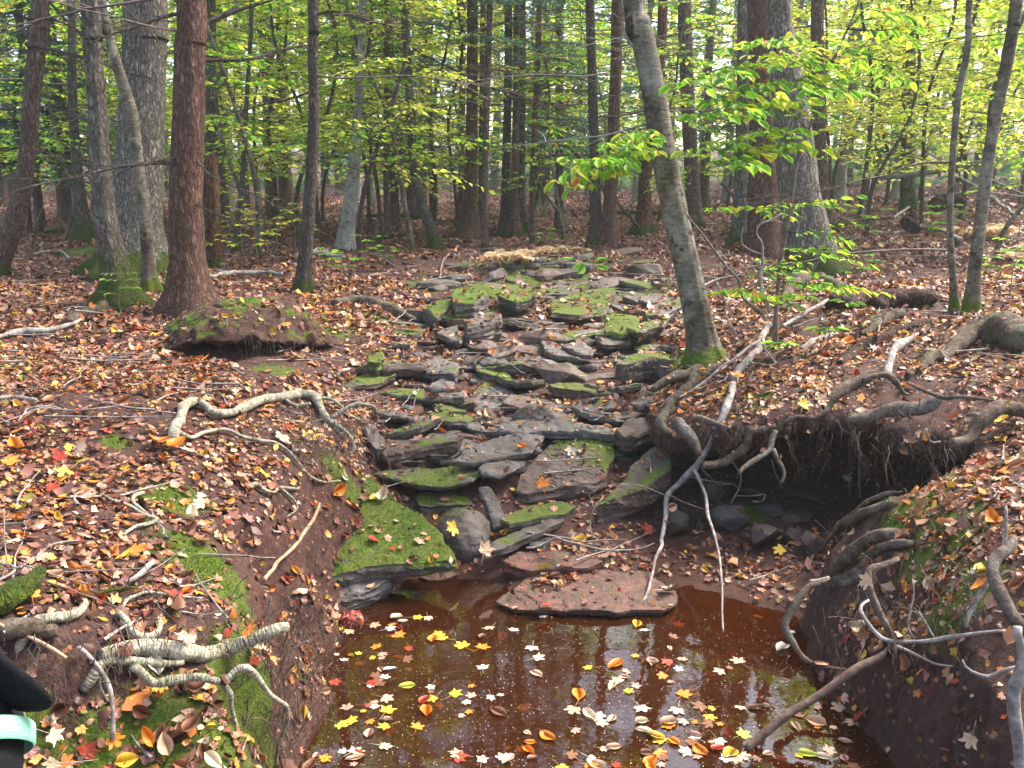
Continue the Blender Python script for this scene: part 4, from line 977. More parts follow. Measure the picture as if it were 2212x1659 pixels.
hero_tree('dark trunk with bright moss at its foot, left one of the mossy pair', 'mossy pair', z2([(1460, -40, 48), (1470, 300, 50), (1480, 650, 52), (1488, 950, 54), (1492, 1150, 58), (1492, 1298, 76)]), 'dark', seed=18, crown='hem', sides=28, dead=26)
hero_tree('reddish trunk of the mossy pair, just right of its dark twin', 'mossy pair reddish', z2([(1605, -40, 58), (1600, 300, 60), (1588, 600, 62), (1576, 900, 64), (1566, 1100, 70), (1558, 1290, 92)]), 'hemlock', seed=19, crown='hem', sides=32, dead=26)
hero_tree('shaggy red trunk with stripped bark and flaring foot behind the leaning tree', 'shaggy red trunk', z2([(1850, -40, 50), (1835, 300, 54), (1800, 700, 56), (1770, 850, 62), (1752, 950, 66), (1748, 1100, 74), (1745, 1235, 100)]), 'snag', seed=20, crown='hem', sides=28, ridge=.08, dead=18)
hero_tree('tall dark trunk seen between the leaning tree and the twin trunk', 'tall dark trunk', zr([(135, -40, 70), (142, 250, 72), (152, 500, 72), (165, 750, 74), (178, 1000, 76), (190, 1200, 90)]), 'brown', seed=21, crown='hem', sides=28, dead=22)
T14 = hero_tree('smooth grey trunk leaning left over the stream from tangled roots on the right bank', 'leaning grey tree', [(1366, -30, 48), (1376, 30, 50), (1392, 100, 52), (1410, 190, 53), (1425, 280, 53), (1440, 370, 54), (1456, 450, 55), (1474, 530, 57), (1492, 610, 58), (1506, 680, 60), (1517, 740, 62), (1521, 785, 74)], 'beech', seed=22, sides=64, lump=.06, ridge=.012, flare=.6, lobes=3, flare_h=.12)
T15a = hero_tree('reddish half of the twin trunk, on its left and set back', 'reddish twin', zr([(530, -40, 120), (540, 200, 120), (545, 450, 124), (548, 700, 134), (550, 950, 150), (556, 1150, 166), (565, 1335, 190)]), 'hemlock', seed=23, crown='hem', sides=64, ridge=.05, flare=.35, top=12)
T15 = hero_tree('massive pale furrowed trunk of the twin pair with mossy buttress roots', 'pale twin', zr([(640, -40, 120), (648, 150, 132), (672, 350, 158), (695, 550, 178), (715, 750, 194), (735, 950, 205), (765, 1150, 218), (798, 1330, 240), (815, 1440, 280)]), 'oak', seed=24, sides=88, ridge=.04, flare=.45, top=12, lobes=4, rad=2.6, flare_h=.3)
hero_tree('brown trunk with mossy foot peeping out right of the massive pale twin', 'peeping trunk', zr([(840, -40, 66), (842, 300, 66), (846, 600, 70), (855, 900, 74), (868, 1100, 84), (880, 1215, 110)]), 'brown', seed=25, crown='hem', sides=28, dead=8)
hero_tree('plain grey trunk rising from the leafy slope on the right', 'plain grey trunk', zr([(1340, -40, 52), (1332, 300, 52), (1328, 700, 54), (1326, 950, 56), (1325, 1100, 66)]), 'maple', seed=26, sides=24, dead=4)
hero_tree('grey furrowed trunk in the gap left of the reddish twin', 'gap trunk', zr([(455, -40, 70), (450, 400, 74), (445, 800, 80), (440, 1050, 88), (436, 1300, 108)]), 'oak', seed=27, sides=28)
T19 = hero_tree('slender wavy sapling trunk, left one of the two on the right bank', 'wavy sapling', [(2096, -30, 13), (2093, 60, 13), (2088, 120, 14), (2072, 195, 14), (2062, 290, 14), (2054, 400, 13), (2052, 500, 13), (2058, 590, 15), (2062, 670, 20)], 'beech', name='sapling', seed=28, sides=20, flare=.25, flare_h=.06, rad=1.2, top=7, cat='sapling', dead=2, dead_z=(.3, 1.2))
T20 = hero_tree('straight dark olive sapling leaning right beside the slender wavy one', 'olive sapling', [(2200, -30, 26), (2190, 50, 25), (2176, 130, 25), (2160, 210, 24), (2142, 300, 24), (2128, 400, 25), (2115, 500, 26), (2104, 600, 28), (2098, 680, 36)], 'beech', name='sapling', seed=29, sides=24, flare=.25, flare_h=.08, rad=1.4, top=7, cat='sapling')
hero_tree('pale thick based trunk behind the seedlings left of the stream', 'pale thick trunk', z2([(262, -40, 40), (250, 300, 42), (232, 600, 48), (215, 850, 66), (196, 1050, 76), (176, 1200, 84), (165, 1330, 104)]), 'pale', seed=30, sides=28, flare=.2)
hero_tree('flaring brown hemlock foot in the distance left of the slim dark trunk', 'distant flaring hemlock', zl([(1480, -40, 50), (1490, 400, 54), (1500, 800, 62), (1515, 1000, 76), (1540, 1150, 110)]), 'brown', seed=31, crown='hem', sides=24, dead=12)
hero_tree('grey green pole of a tree just right of the reddish brown hemlock', 'grey green pole', zl([(1112, -40, 54), (1112, 300, 54), (1112, 700, 56), (1108, 1000, 56), (1105, 1290, 66)]), 'maple', seed=32, sides=24)
hero_tree('thick mid grey trunk behind the rotten snag', 'mid grey trunk', zl([(1165, -40, 50), (1172, 300, 60), (1185, 700, 80), (1195, 1000, 90), (1200, 1160, 116)]), 'oak', seed=33, sides=24)
hero_tree('mossy trunk leaning slightly in the shade between curving and lumpy trunks', 'shaded short trunk', zl([(375, -40, 40), (380, 400, 44), (400, 800, 50), (425, 1050, 62), (448, 1285, 92)]), 'mossbark', seed=34, crown='hem', sides=24, dead=10)
hero_tree('thin pole swaying left between snag and slim dark trunk', 'swaying pole', zl([(1330, -40, 22), (1318, 300, 22), (1300, 600, 24), (1285, 900, 26), (1262, 1180, 28), (1250, 1345, 36)]), 'mossbark', seed=35, sides=16)

# the leafy beech sapling on the right bank, hand placed limbs
def limb3(pts, Y0, Y1):
    n = len(pts); return np.array([at_y(x, y, Y0 + (Y1 - Y0) * i / (n - 1)) for i, (x, y) in enumerate(pts)])
def xr(L): return [(1423 + x * .4085, y * .4085) for x, y in L]
def x2(L): return [(677.7 + x * .4085, y * .4085) for x, y in L]

def twig_with_leaves(Lf, Tw, P, r, leaf=.10, step=.055, pal=GREENS, thick=.004, side=.0, tilt=.35, twiglets=True):
    P = catmull(P, 14); V, Q, T = tube(P, np.linspace(thick, thick * .3, 14), 5, cap=False); Tw.add(V, Q)
    L = np.linalg.norm(np.diff(P, axis=0), axis=1).sum(); n = max(4, int(L / step)); pos = []; dr = []
    for k in range(n):
        f = .15 + .85 * (k + .5) / n; i = f * 13; i0 = int(min(i, 12)); a = P[i0] + (P[i0 + 1] - P[i0]) * (i - i0); d = P[i0 + 1] - P[i0]; d /= np.linalg.norm(d)
        lat = np.cross(d, [0, 0, 1]); lat /= np.linalg.norm(lat) + 1e-9; s = 1 if k % 2 else -1
        if twiglets and k % 2 == 0 and k < n - 2:
            e = d * .5 + lat * s + np.array([0, 0, r.uniform(-.2, .05)]); e /= np.linalg.norm(e); LL = r.uniform(.12, .32); b = a + e * LL
            V, Q, T = tube(np.array([a, (a + b) / 2 + r.normal(0, .006, 3), b]), [thick * .5, thick * .35, thick * .2], 3, cap=False); Tw.add(V, Q)
            m = int(LL / .05); l2 = np.cross(e, [0, 0, 1])
            for q in range(m):
                pos.append(a + (b - a) * (q + .7) / m); dr.append(e * .7 + l2 * (1 if q % 2 else -1) * .7 + np.array([0, 0, r.uniform(-.5, 0)]))
            pos.append(b); dr.append(e + np.array([0, 0, -.3]))
        pos.append(a); dr.append(d * .6 + lat * s * .8 + np.array([0, 0, r.uniform(-.6, 0)]))
    pos.append(P[-1]); dr.append(P[-1] - P[-2] + np.array([0, 0, -.02]))
    pos = np.array(pos); m = len(pos)
    V, F, C = instances(OVAL_V, OVAL_F, leaf_rots(np.array(dr), r, tilt), pos, leaf * r.uniform(.6, 1.1, m), lerp_cols(pal, m, r, .12)); Lf.add(V, None, F, C)

bs = cast(1676, 742)
r9 = np.random.RandomState(91)
sap = empty('sapling', bs); tag(sap, 'thin leafy beech sapling bending right, its bright leaves crossing the pale twin', 'sapling')
stem = [(1065, -20), (1040, 60), (1000, 150), (950, 265), (900, 350), (865, 440), (830, 560), (795, 680), (750, 800), (718, 920), (700, 1050), (680, 1180), (655, 1320), (635, 1480), (620, 1650), (618, 1810)]
Wp = limb3(xr(stem), bs[1] - .25, bs[1]) - bs; Wp[-1] = (0, 0, -.05)
Pst = catmull(Wp[::-1], 60); rad = np.interp(np.linspace(0, 1, 60), [0, .1, .4, 1], [.024, .015, .012, .006])
V, Q, T = tube(np.vstack([Pst, Pst[-1] + [.35, .2, 1.2], Pst[-1] + [.5, .3, 2.4]]), np.append(rad, [.004, .002]), 10, .1, 9, 3); mk('stem', V, Q, M['twig'], sap)
Lf, Tw = Bag(), Bag()
BY = bs[1]
for L, y0, y1, pl, lf in [
    ([(870, 400), (740, 330), (560, 330), (400, 345), (230, 395), (60, 455)], BY - .3, BY - 1.0, GREENS, .115), ([(890, 300), (760, 235), (600, 215), (480, 225), (350, 260)], BY - .3, BY - .8, GREENS, .11),
    ([(830, 560), (700, 440), (560, 430), (430, 470), (250, 545)], BY - .2, BY - .9, GREENS, .11), ([(790, 680), (640, 560), (480, 545), (330, 590), (170, 610)], BY - .3, BY - 1.1, GREENS, .115),
    ([(750, 800), (620, 690), (480, 700), (300, 760), (120, 800)], BY - .2, BY - .7, GREENS, .10), ([(745, 810), (640, 760), (520, 770), (380, 830), (280, 860)], BY - .2, BY - 1.0, GREENS, .12),
    ([(900, 350), (1000, 270), (1130, 300), (1260, 380), (1330, 430)], BY - .3, BY - .2, GREENS, .10), ([(870, 420), (800, 330), (700, 290), (600, 300), (470, 290)], BY - .2, BY - .5, YELLOWS, .10),
    ([(865, 440), (780, 400), (860, 470), (800, 480)], BY - .3, BY - .8, GREENS, .11), ([(1010, 140), (1090, 60), (1160, 60), (1220, 100)], BY - .3, BY - .6, GREENS, .12),
    ([(1000, 150), (1200, 160), (1330, 140), (1440, 150)], BY - .3, BY - .4, GREENS, .10),
    ([(700, 1060), (600, 1090), (480, 1100), (360, 1095), (250, 1100)], BY - .2, BY - .5, GREENS, .07), ([(705, 1080), (790, 1070), (860, 1060), (900, 1060)], BY - .2, BY - .4, GREENS, .09),
    ([(690, 1230), (760, 1230), (850, 1200), (900, 1250), (1010, 1300)], BY - .15, BY - .4, GREENS, .07), ([(660, 1330), (730, 1310), (800, 1320), (860, 1350)], BY - .15, BY - .5, GREENS, .09),
    ([(640, 1440), (560, 1430), (700, 1380), (820, 1440)], BY - .1, BY - .3, GREENS, .08), ([(640, 1480), (740, 1500), (860, 1500), (980, 1540)], BY - .1, BY - .6, GREENS, .10), ([(625, 1600), (520, 1560), (420, 1530), (310, 1540)], BY - .1, BY - .5, GREENS, .10)]:
    P = limb3(xr(L), y0, y1) - bs; i = int(np.argmin(((Pst - P[0]) ** 2).sum(1))); P[0] = Pst[i]
    twig_with_leaves(Lf, Tw, P, r9, lf * .78, .042, pl)
Lf.build('leaves', M['green'], sap); Tw.build('twigs', M['dark'], sap)

# bright branch reaching left out of the leaning grey tree
Lf, Tw = Bag(), Bag(); e14, _, _, b14, P14, R14 = [h for h in HERO if h[1] == 'leaning grey tree'][0]
for L, y1 in [([(1790, 700), (1700, 720), (1600, 760), (1500, 830), (1400, 880), (1270, 960)], .4), ([(1790, 780), (1640, 800), (1500, 840), (1420, 850), (1330, 830)], .8), ([(1800, 800), (1700, 830), (1560, 900), (1440, 900), (1340, 1010)], .3), ([(1780, 690), (1650, 700), (1580, 760), (1540, 760)], .7)]:
    P = limb3(x2(L), b14[1], b14[1] - y1) - b14; i = int(np.argmin(((P14 - P[0]) ** 2).sum(1))); P[0] = P14[i]
    twig_with_leaves(Lf, Tw, P, r9, .09, .05, GREENS)
Lf.build('leafy_branch', M['green'], e14); Tw.build('leafy_twigs', M['dark'], e14)

# long bare limbs on the left trees
def bare_limbs(h, specs, mat='dark'):
    e, _, _, b, P, R = h
    for pts, w0, w1, dy in specs:
        Pw = limb3(pts, b[1], b[1] + dy) - b; i = int(np.argmin(((P - Pw[0]) ** 2).sum(1))); 
        if np.linalg.norm(P[i] - Pw[0]) < .6: Pw[0] = P[i]
        Pc = catmull(Pw, 24); d = (b[1] + dy / 2) / FP
        V, Q, T = tube(Pc, np.linspace(w0, w1, 24) * .5 * d, 7, .12, 12, int(w0 * 7)); B = Bag(); B.add(V, Q, T)
        r = np.random.RandomState(int(abs(pts[0][1]) + 5))
        for k in range(9):
            q = r.randint(5, 23); D = Pc[min(q + 1, 23)] - Pc[q]; dead_branch(B, Pc[q], D / np.linalg.norm(D) + r.normal(0, .45, 3) + [0, 0, -.1], r.uniform(.12, .6), r, .0035, 3)
        B.build('branch', M[mat], e)
hd = {h[1]: h for h in HERO}
bare_limbs(hd['reddish brown hemlock'], [([(408, 22), (360, 35), (300, 55), (240, 75), (190, 95)], 9, 3, -.5), ([(412, 72), (430, 55), (470, 40), (520, 20), (590, 0)], 13, 5, .3), ([(430, 138), (450, 130), (540, 128), (600, 110), (660, 98)], 9, 4, .6),
    ([(405, 350), (330, 352), (250, 362), (150, 385), (60, 405), (-20, 440)], 10, 3, -1.2), ([(404, 335), (350, 345), (250, 358), (180, 352)], 6, 2, -.6), ([(405, 315), (450, 375), (510, 405), (560, 425), (680, 490)], 5, 2, -.4), ([(420, 430), (460, 460), (520, 480), (570, 497)], 6, 2, -.5)])
bare_limbs(hd['curving edge trunk'], [([(-40, 86), (60, 95), (130, 112), (200, 130), (270, 155), (330, 170)], 11, 3, -.8), ([(-40, 268), (40, 290), (100, 330), (160, 375), (200, 440), (215, 480)], 7, 2, .3), ([(90, -10), (130, 30), (180, 80), (230, 110), (330, 170)], 7, 2, .2), ([(-40, 30), (60, 40), (150, 55), (260, 130)], 4, 2, -.3)])
bare_limbs(hd['slim dark trunk'], [([(668, 200), (620, 215), (560, 228), (500, 240), (440, 205)], 5, 2, .4), ([(680, 20), (720, 25), (780, 40), (860, 60)], 7, 2, -.3)])
bare_limbs(hd['triple clump'], [([(1110, 200), (1060, 190), (1010, 165), (980, 150), (900, 110), (840, 60)], 6, 2, -1.0), ([(1110, 205), (1160, 195), (1210, 175), (1230, 140)], 5, 2, -1.0)])
bare_limbs(hd['leaning grey tree'], [([(1395, 270), (1320, 290), (1240, 300), (1160, 308)], 5, 2, .8), ([(1366, 135), (1352, 80), (1345, 20), (1338, -20)], 8, 4, -.15)], 'pale')

# leafy canopy limbs nearer the camera in the top middle: a hemlock standing between stream and slim dark trunk
def near_hemlock(label, px, py, specs, seed, name='hemlock_tree'):
    b = cast(px, py); e = empty(name, b); tag(e, label, 'tree'); r = np.random.RandomState(seed)
    C = np.array([(0, 0, -.2), (0, 0, 1), (.1, 0, 4), (.15, 0, 9)]); R = np.array([.05, .045, .04, .015]); V, Q, P, r_ = trunk_arrays(C, R, 16, .2, .3, .1, 4, seed, .03, .03); mk('trunk', V, Q, M['brown'], e)
    Nd, Tw = Bag(), Bag()
    for k in range(specs): 
        z = r.uniform(2.5, 8); a = r.uniform(0, 6.28); bough(Nd, Tw, np.array([.1, 0, z]), (math.cos(a), math.sin(a), .1), r.uniform(1.0, 2.4) * (1.1 - z / 12), r, sc_=.8)
    Nd.build('crown', M['needle'], e); Tw.build('branches', M['twig'], e); HERO.append((e, label, project(b)[0, 0], b, P, r_)); return e
near_hemlock('slim young hemlock with low green boughs above the upper stones', 1048, 540, 46, 60)
near_hemlock('young hemlock whose boughs hang in front of the triple clump', 1150, 525, 40, 61)
near_hemlock('young hemlock with drooping boughs left of the dark hemlock', 838, 520, 36, 62)
# ---------------------------------------------------------------- the woods behind: templates, then one object per tree
def sapling_tmpl(seed, pal, H=5.5, nb=34, leaf=.10, reach=1.5, zmin=1.0):
    r = np.random.RandomState(seed); e = empty('leafy_sapling', (0, 0, 0))
    k = 6; C = np.cumsum(np.vstack([[0, 0, -.2], np.hstack([r.normal(0, .16, (k, 2)), np.full((k, 1), (H + .2) / k)])]), 0); R = np.linspace(.035, .008, k + 1)
    V, Q, P, r_ = trunk_arrays(C, R, 12, .15, .3, .08, 3, seed, .02, .04); mk('trunk', V, Q, M['beech' if seed % 2 else 'dark'], e)
    L, T = Bag(), Bag()
    for i in range(nb):
        z = zmin + (H - zmin) * (i + r.uniform()) / nb; p = P[int(np.argmin(abs(P[:, 2] - z)))]; a = i * 2.4 + r.normal(0, .3)
        spray(L, T, p, (math.cos(a), math.sin(a), r.uniform(0, .4)), reach * r.uniform(.5, 1.15) * (1.15 - .6 * z / H), r, leaf, 6, pal, .22, LEAF4_V, LEAF4_F, 10)
    L.build('crown', M['green'], e); T.build('branches', M['dark'], e); return e
def hemlock_tmpl(seed, H=13, z0=2.2, nb=70, rad=2.3, tr=.16):
    r = np.random.RandomState(seed); e = empty('hemlock_tree', (0, 0, 0))
    C = np.array([(0, 0, -.3), (0, 0, 1.0), (r.normal(0, .06), r.normal(0, .06), 5), (r.normal(0, .15), r.normal(0, .15), H)]); R = np.array([tr * 1.1, tr, tr * .8, .02])
    V, Q, P, r_ = trunk_arrays(C, R, 18, .25, .5, .25, 4, seed, .04, .03); mk('trunk', V, Q, M['brown' if seed % 2 else 'hemlock'], e)
    L, T, B = Bag(), Bag(), Bag()
    for i in range(nb):
        z = z0 + (H - z0) * ((i + r.uniform()) / nb) ** 1.9; a = r.uniform(0, 6.28); p = P[int(np.argmin(abs(P[:, 2] - z)))]
        bough(L, T, p, (math.cos(a), math.sin(a), .05), rad * (1.08 - .85 * (z - z0) / (H - z0)) * r.uniform(.6, 1.1), r, dens=.8, sc_=1.3)
    for i in range(34):
        z = r.uniform(.8, z0 + 3); a = r.uniform(0, 6.28); dead_branch(B, P[int(np.argmin(abs(P[:, 2] - z)))], (math.cos(a), math.sin(a), r.uniform(-.1, .2)), r.uniform(.6, 2.0), r, .012)
    L.build('crown', M['needle'], e); T.build('branches', M['dark'], e); B.build('dead_branches', M['twig'], e); return e
def big_tmpl(seed, H=13, z0=3.5, nb=26, tr=.17, pal=GREENS, bark='maple'):
    r = np.random.RandomState(seed); e = empty('broadleaf_tree', (0, 0, 0))
    C = np.array([(0, 0, -.3), (0, 0, 1.0), (r.normal(0, .2), r.normal(0, .1), 4), (r.normal(0, .4), r.normal(0, .2), 8), (r.normal(0, .6), 0, H)]); R = np.array([tr * 1.1, tr, tr * .85, tr * .6, .03])
    V, Q, P, r_ = trunk_arrays(C, R, 18, .25, .5, .25, 4, seed, .04, .04); mk('trunk', V, Q, M[bark], e)
    L, T = Bag(), Bag()
    for i in range(nb):
        z = z0 + (H - z0) * ((i + r.uniform()) / nb) ** 1.6; a = i * 2.4 + r.normal(0, .4); p = P[int(np.argmin(abs(P[:, 2] - z)))]
        spray(L, T, p, (math.cos(a), math.sin(a), r.uniform(.0, .6)), 3.0 * r.uniform(.5, 1.1) * (1.15 - .5 * z / H), r, .17, 9, pal, .15, LEAF2_V, LEAF2_F, 16, .025, .35, .5)
    L.build('crown', M['green'], e); T.build('branches', M['dark'], e); return e
SAPS = [sapling_tmpl(1, GREENS), sapling_tmpl(2, YELLOWS), sapling_tmpl(3, GREENS, 4.5, 28), sapling_tmpl(4, YELLOWS, 6.5, 38, .11, 1.8), sapling_tmpl(5, GREENS, 3.2, 20, .09, 1.1, .6)]
HEMS = [hemlock_tmpl(11, 12, 2.2, 60, 2.3, .11), hemlock_tmpl(12, 12, 3.0, 55, 2.5, .13), hemlock_tmpl(13, 10, 1.4, 62, 2.0, .08), hemlock_tmpl(14, 12, 3.8, 50, 2.6, .15)]
BIGS = [big_tmpl(21), big_tmpl(22, 14, 4, 26, .18, YELLOWS, 'oak'), big_tmpl(23, 12, 2.8, 28, .11, YELLOWS, 'pale'), big_tmpl(24, 13, 3.5, 26, .13, GREENS, 'dark')]
used = set(); BG = []
def put(t, px=None, Y=None, X=None, rz=0.0, s=1.0, kind=''):
    if X is None: X = (px - 1106) / FP * (Y * CP + .1)
    z = Hg(X, Y)[0]; o = t if id(t) not in used else copy_tree(t)
    used.add(id(t)); o.location = (X, Y, z); o.rotation_euler = (0, 0, rz); o.scale = (s, s, s); BG.append((o, kind)); return o
r = np.random.RandomState(5)
for px, Y, k, s in [(560, 10.5, 0, 1), (495, 13, 2, 1), (640, 12.5, 1, 1), (770, 11.2, 1, .95), (830, 13.5, 3, 1), (905, 12.0, 0, 1), (730, 15, 2, 1.1), (985, 15, 3, .9), (1480, 13, 4, 1), (1870, 12.5, 1, .9), (1990, 14.5, 3, 1), (2120, 12.0, 1, 1), (2230, 13.5, 3, 1),
                    (1790, 17, 3, 1), (1900, 19, 1, 1.2), (2060, 18, 0, 1.1), (2190, 20, 3, 1.1), (1230, 14, 4, 1), (1340, 19, 0, 1.1), (120, 14, 2, 1), (20, 12, 0, 1), (350, 17, 1, 1.1), (240, 19, 0, 1.1), (560, 18, 3, 1.1), (690, 20, 1, 1.2), (880, 21, 3, 1.2), (1060, 23, 1, 1.2), (1180, 21, 0, 1.2), (1560, 22, 3, 1.2), (1690, 24, 1, 1.2), (-60, 17, 3, 1.1), (430, 22, 3, 1.3), (2330, 16, 1, 1.1), (2150, 9.6, 4, .9), (1850, 15, 3, 1.1), (2080, 15.5, 1, 1.2), (1950, 17, 3, 1.2), (2200, 17.5, 1, 1.2), (1790, 22, 1, 1.3), (690, 14, 1, 1.1), (790, 16.5, 3, 1.1), (930, 17, 1, 1.2), (600, 15.5, 1, 1.1), (1020, 18, 1, 1.2), (1130, 16, 0, 1.1), (1270, 22, 3, 1.3), (1420, 18, 0, 1.2), (300, 14.5, 0, 1.1), (170, 18, 3, 1.2), (60, 16, 1, 1.2), (460, 19, 1, 1.2), (1640, 19, 1, 1.2), (1980, 23, 3, 1.4), (2120, 24, 1, 1.4), (850, 25, 1, 1.4)]:
    put(SAPS[k], px + r.uniform(-10, 10), Y, rz=r.uniform(0, 6.28), s=s, kind='sap')
for px, Y, k in [(90, 16, 2), (150, 20, 0), (-40, 22, 1), (310, 24, 3), (530, 27, 2), (945, 20, 2), (1180, 26, 0), (1390, 24, 2), (1530, 21, 0), (1860, 28, 2), (2050, 30, 0), (2240, 28, 2), (870, 32, 2), (600, 34, 0), (400, 33, 2), (20, 30, 0), (1000, 34, 2), (1330, 35, 0), (1600, 33, 2), (1950, 34, 1), (2130, 36, 2), (-200, 20, 1), (2420, 22, 0), (165, 16, 2), (862, 17, 2), (1205, 17, 2)]:
    put(HEMS[k], px + r.uniform(-12, 12), Y, rz=r.uniform(0, 6.28), s=r.uniform(.85, 1.1), kind='hem')
for px, Y, k in [(475, 17, 3), (590, 22, 0), (535, 28, 2), (810, 28, 2), (1165, 26, 2), (1215, 33, 2), (1565, 27, 2), (1820, 24, 2), (1930, 28, 2), (2110, 30, 2), (2200, 23, 2), (130, 25, 2), (250, 34, 2), (350, 28, 2), (680, 36, 2), (1700, 38, 2), (2280, 35, 0), (-120, 28, 2), (780, 38, 2), (1120, 30, 1), (1380, 30, 2)]:
    put(BIGS[k], px + r.uniform(-12, 12), Y, rz=r.uniform(0, 6.28), s=r.uniform(.9, 1.2), kind='big')
# wording for the background trees: counted out from the nearest large tree in front
ORD = ['first', 'second', 'third', 'fourth', 'fifth', 'sixth', 'seventh', 'eighth', 'ninth', 'tenth', 'eleventh', 'twelfth', 'thirteenth', 'fourteenth', 'fifteenth', 'sixteenth', 'seventeenth', 'eighteenth', 'nineteenth', 'twentieth']
KW = {'sap': 'leafy yellow green sapling in the understorey', 'hem': 'dark boughed hemlock deep in the woods', 'big': 'broadleaf tree deep in the woods'}
CATS = {'sap': 'sapling', 'hem': 'tree', 'big': 'tree'}
GRP = {'sap': 'leafy saplings of the understorey', 'hem': 'hemlocks deep in the woods', 'big': 'broadleaf trees deep in the woods'}
anch = [(h[1], h[2]) for h in HERO if h[1] in ('lumpy mossy footed tree', 'reddish brown hemlock', 'slim dark trunk', 'broad central hemlock', 'mossy pair', 'leaning grey tree', 'pale twin', 'plain grey trunk', 'olive sapling')]
ANM = {'lumpy mossy footed tree': 'lumpy mossy footed tree', 'broad central hemlock': 'broad central hemlock', 'mossy pair': 'mossy footed pair', 'pale twin': 'massive pale twin'}
buckets = {}
for o, k in BG:
    x = project(np.array(o.location))[0, 0]; n_, ax = min(anch, key=lambda a: abs(a[1] - x)); buckets.setdefault((k, n_, x > ax), []).append((abs(x - ax), o))
for (k, n_, right), L in buckets.items():
    for i, (d, o) in enumerate(sorted(L, key=lambda q: q[0])):
        w = f"{KW[k]}, {ORD[i]} one {'right' if right else 'left'} of the {ANM.get(n_, n_)}"
        tag(o, w, CATS[k], GRP[k])
# the far wood that closes the view
def far_wood():
    r = np.random.RandomState(77); L = Bag(); B = Bag(); n = 30000
    a = r.uniform(-.72, .72, n); d = r.uniform(42, 62, n); X = np.sin(a) * d; Y = np.cos(a) * d; hz = Hg(X, Y) - .2
    clump = fbm2(X, Y, .25, 2, 3); z = hz + 17 * r.uniform(0, 1, n) ** 1.2
    keep = (fbm(np.stack([X, Y, z], 1), .35, 3, 8) > .02); X, Y, z = X[keep], Y[keep], z[keep]; n = len(X)
    R = rots(r.uniform(0, 6.28, n), r.normal(0, .8, n), r.normal(0, .6, n))
    pal = [(.10, .22, .08, 4), (.22, .38, .07, 3), (.45, .52, .10, 2.5), (.07, .15, .08, 2)]
    V, F, C = instances(LEAF2_V, LEAF2_F, R, np.stack([X, Y, z], 1), r.uniform(.4, .9, n), lerp_cols(pal, n, r)); L.add(V, None, F, C)
    o = L.build('far_woods', M['green']); tag(o, 'pale green wall of distant woods closing the view', 'woods', kind='stuff')
    for k in range(90):
        a = r.uniform(-.7, .7); d = r.uniform(38, 60); x, y = math.sin(a) * d, math.cos(a) * d; z0 = Hg(x, y)[0]
        V, Q, P, r_ = trunk_arrays(np.array([(0, 0, -.3), (r.normal(0, .2), 0, 5), (r.normal(0, .5), 0, 14)]), np.array([.2, .17, .05]) * r.uniform(.5, 1.2), 8, .6, .4, .3, 4, k, .0, .03); B.add(V + [x, y, z0], Q)
    o = B.build('distant_trunks', M['brown']); tag(o, 'thin distant trunks massed in the far woods', 'woods', kind='stuff')
far_wood()
# ---------------------------------------------------------------- roots, sticks, logs
r = np.random.RandomState(19)
def w4(L): return [(x * .4085, 610 + y * .4085) for x, y in L]
def w7(L): return [(x * .337, 1152 + y * .337) for x, y in L]

def path3(pts, dh=0.0, Y0=None, Y1=None, H=None, lift=None):
    """picture points -> world; hugging the ground, or spanning freely between two distances"""
    n = len(pts)
    if Y0 is None:
        out = []
        for i, (x, y) in enumerate(pts):
            out.append(cast(x, y, dh + (lift[i] if lift else 0), H))
        return np.array(out)
    if Y0 == 'c': Y0 = cast(*pts[0], dh, H)[1]
    if Y1 == 'c': Y1 = cast(*pts[-1], dh, H)[1]
    return np.array([at_y(x, y, min(Y0 + (Y1 - Y0) * i / (n - 1), cast(x, y, .03, H)[1])) for i, (x, y) in enumerate(pts)])

def limb_mesh(P, w0, w1, sides=12, rough=.12, rscale=14, seed=0, n=None, knots=True, wob=.0):
    """w0,w1 widths in picture units"""
    D = project(P)[:, 2]; L = np.linalg.norm(np.diff(P, axis=0), axis=1).sum(); n = n or int(np.clip(L / .018, 10, 110))
    W = np.linspace(w0, w1, len(P)) if np.ndim(w0) == 0 else np.array(w0, float)
    R = W * .5 * D / FP
    c = catmull(np.hstack([P, R[:, None]]), n); Pc, Rc = c[:, :3].copy(), c[:, 3]
    q = Pc * 9 + seed; rr = Rc.mean()
    Pc[1:-1] += np.stack([vnoise(q, seed), vnoise(q + 31, seed), vnoise(q + 77, seed)], 1)[1:-1] * (rr * .55 + wob)
    if knots: Rc = Rc * (1 + .14 * vnoise(np.stack([np.linspace(0, L * 14, n), np.full(n, seed), np.zeros(n)], 1), seed))
    V, Q, T = tube(Pc, np.maximum(Rc, .0006), sides, rough, rscale, seed)
    al = np.concatenate([[0], np.cumsum(np.linalg.norm(np.diff(Pc, axis=0), axis=1))]); al = np.append(np.repeat(al, sides), [0, al[-1]])
    return V, Q, T, al, Pc

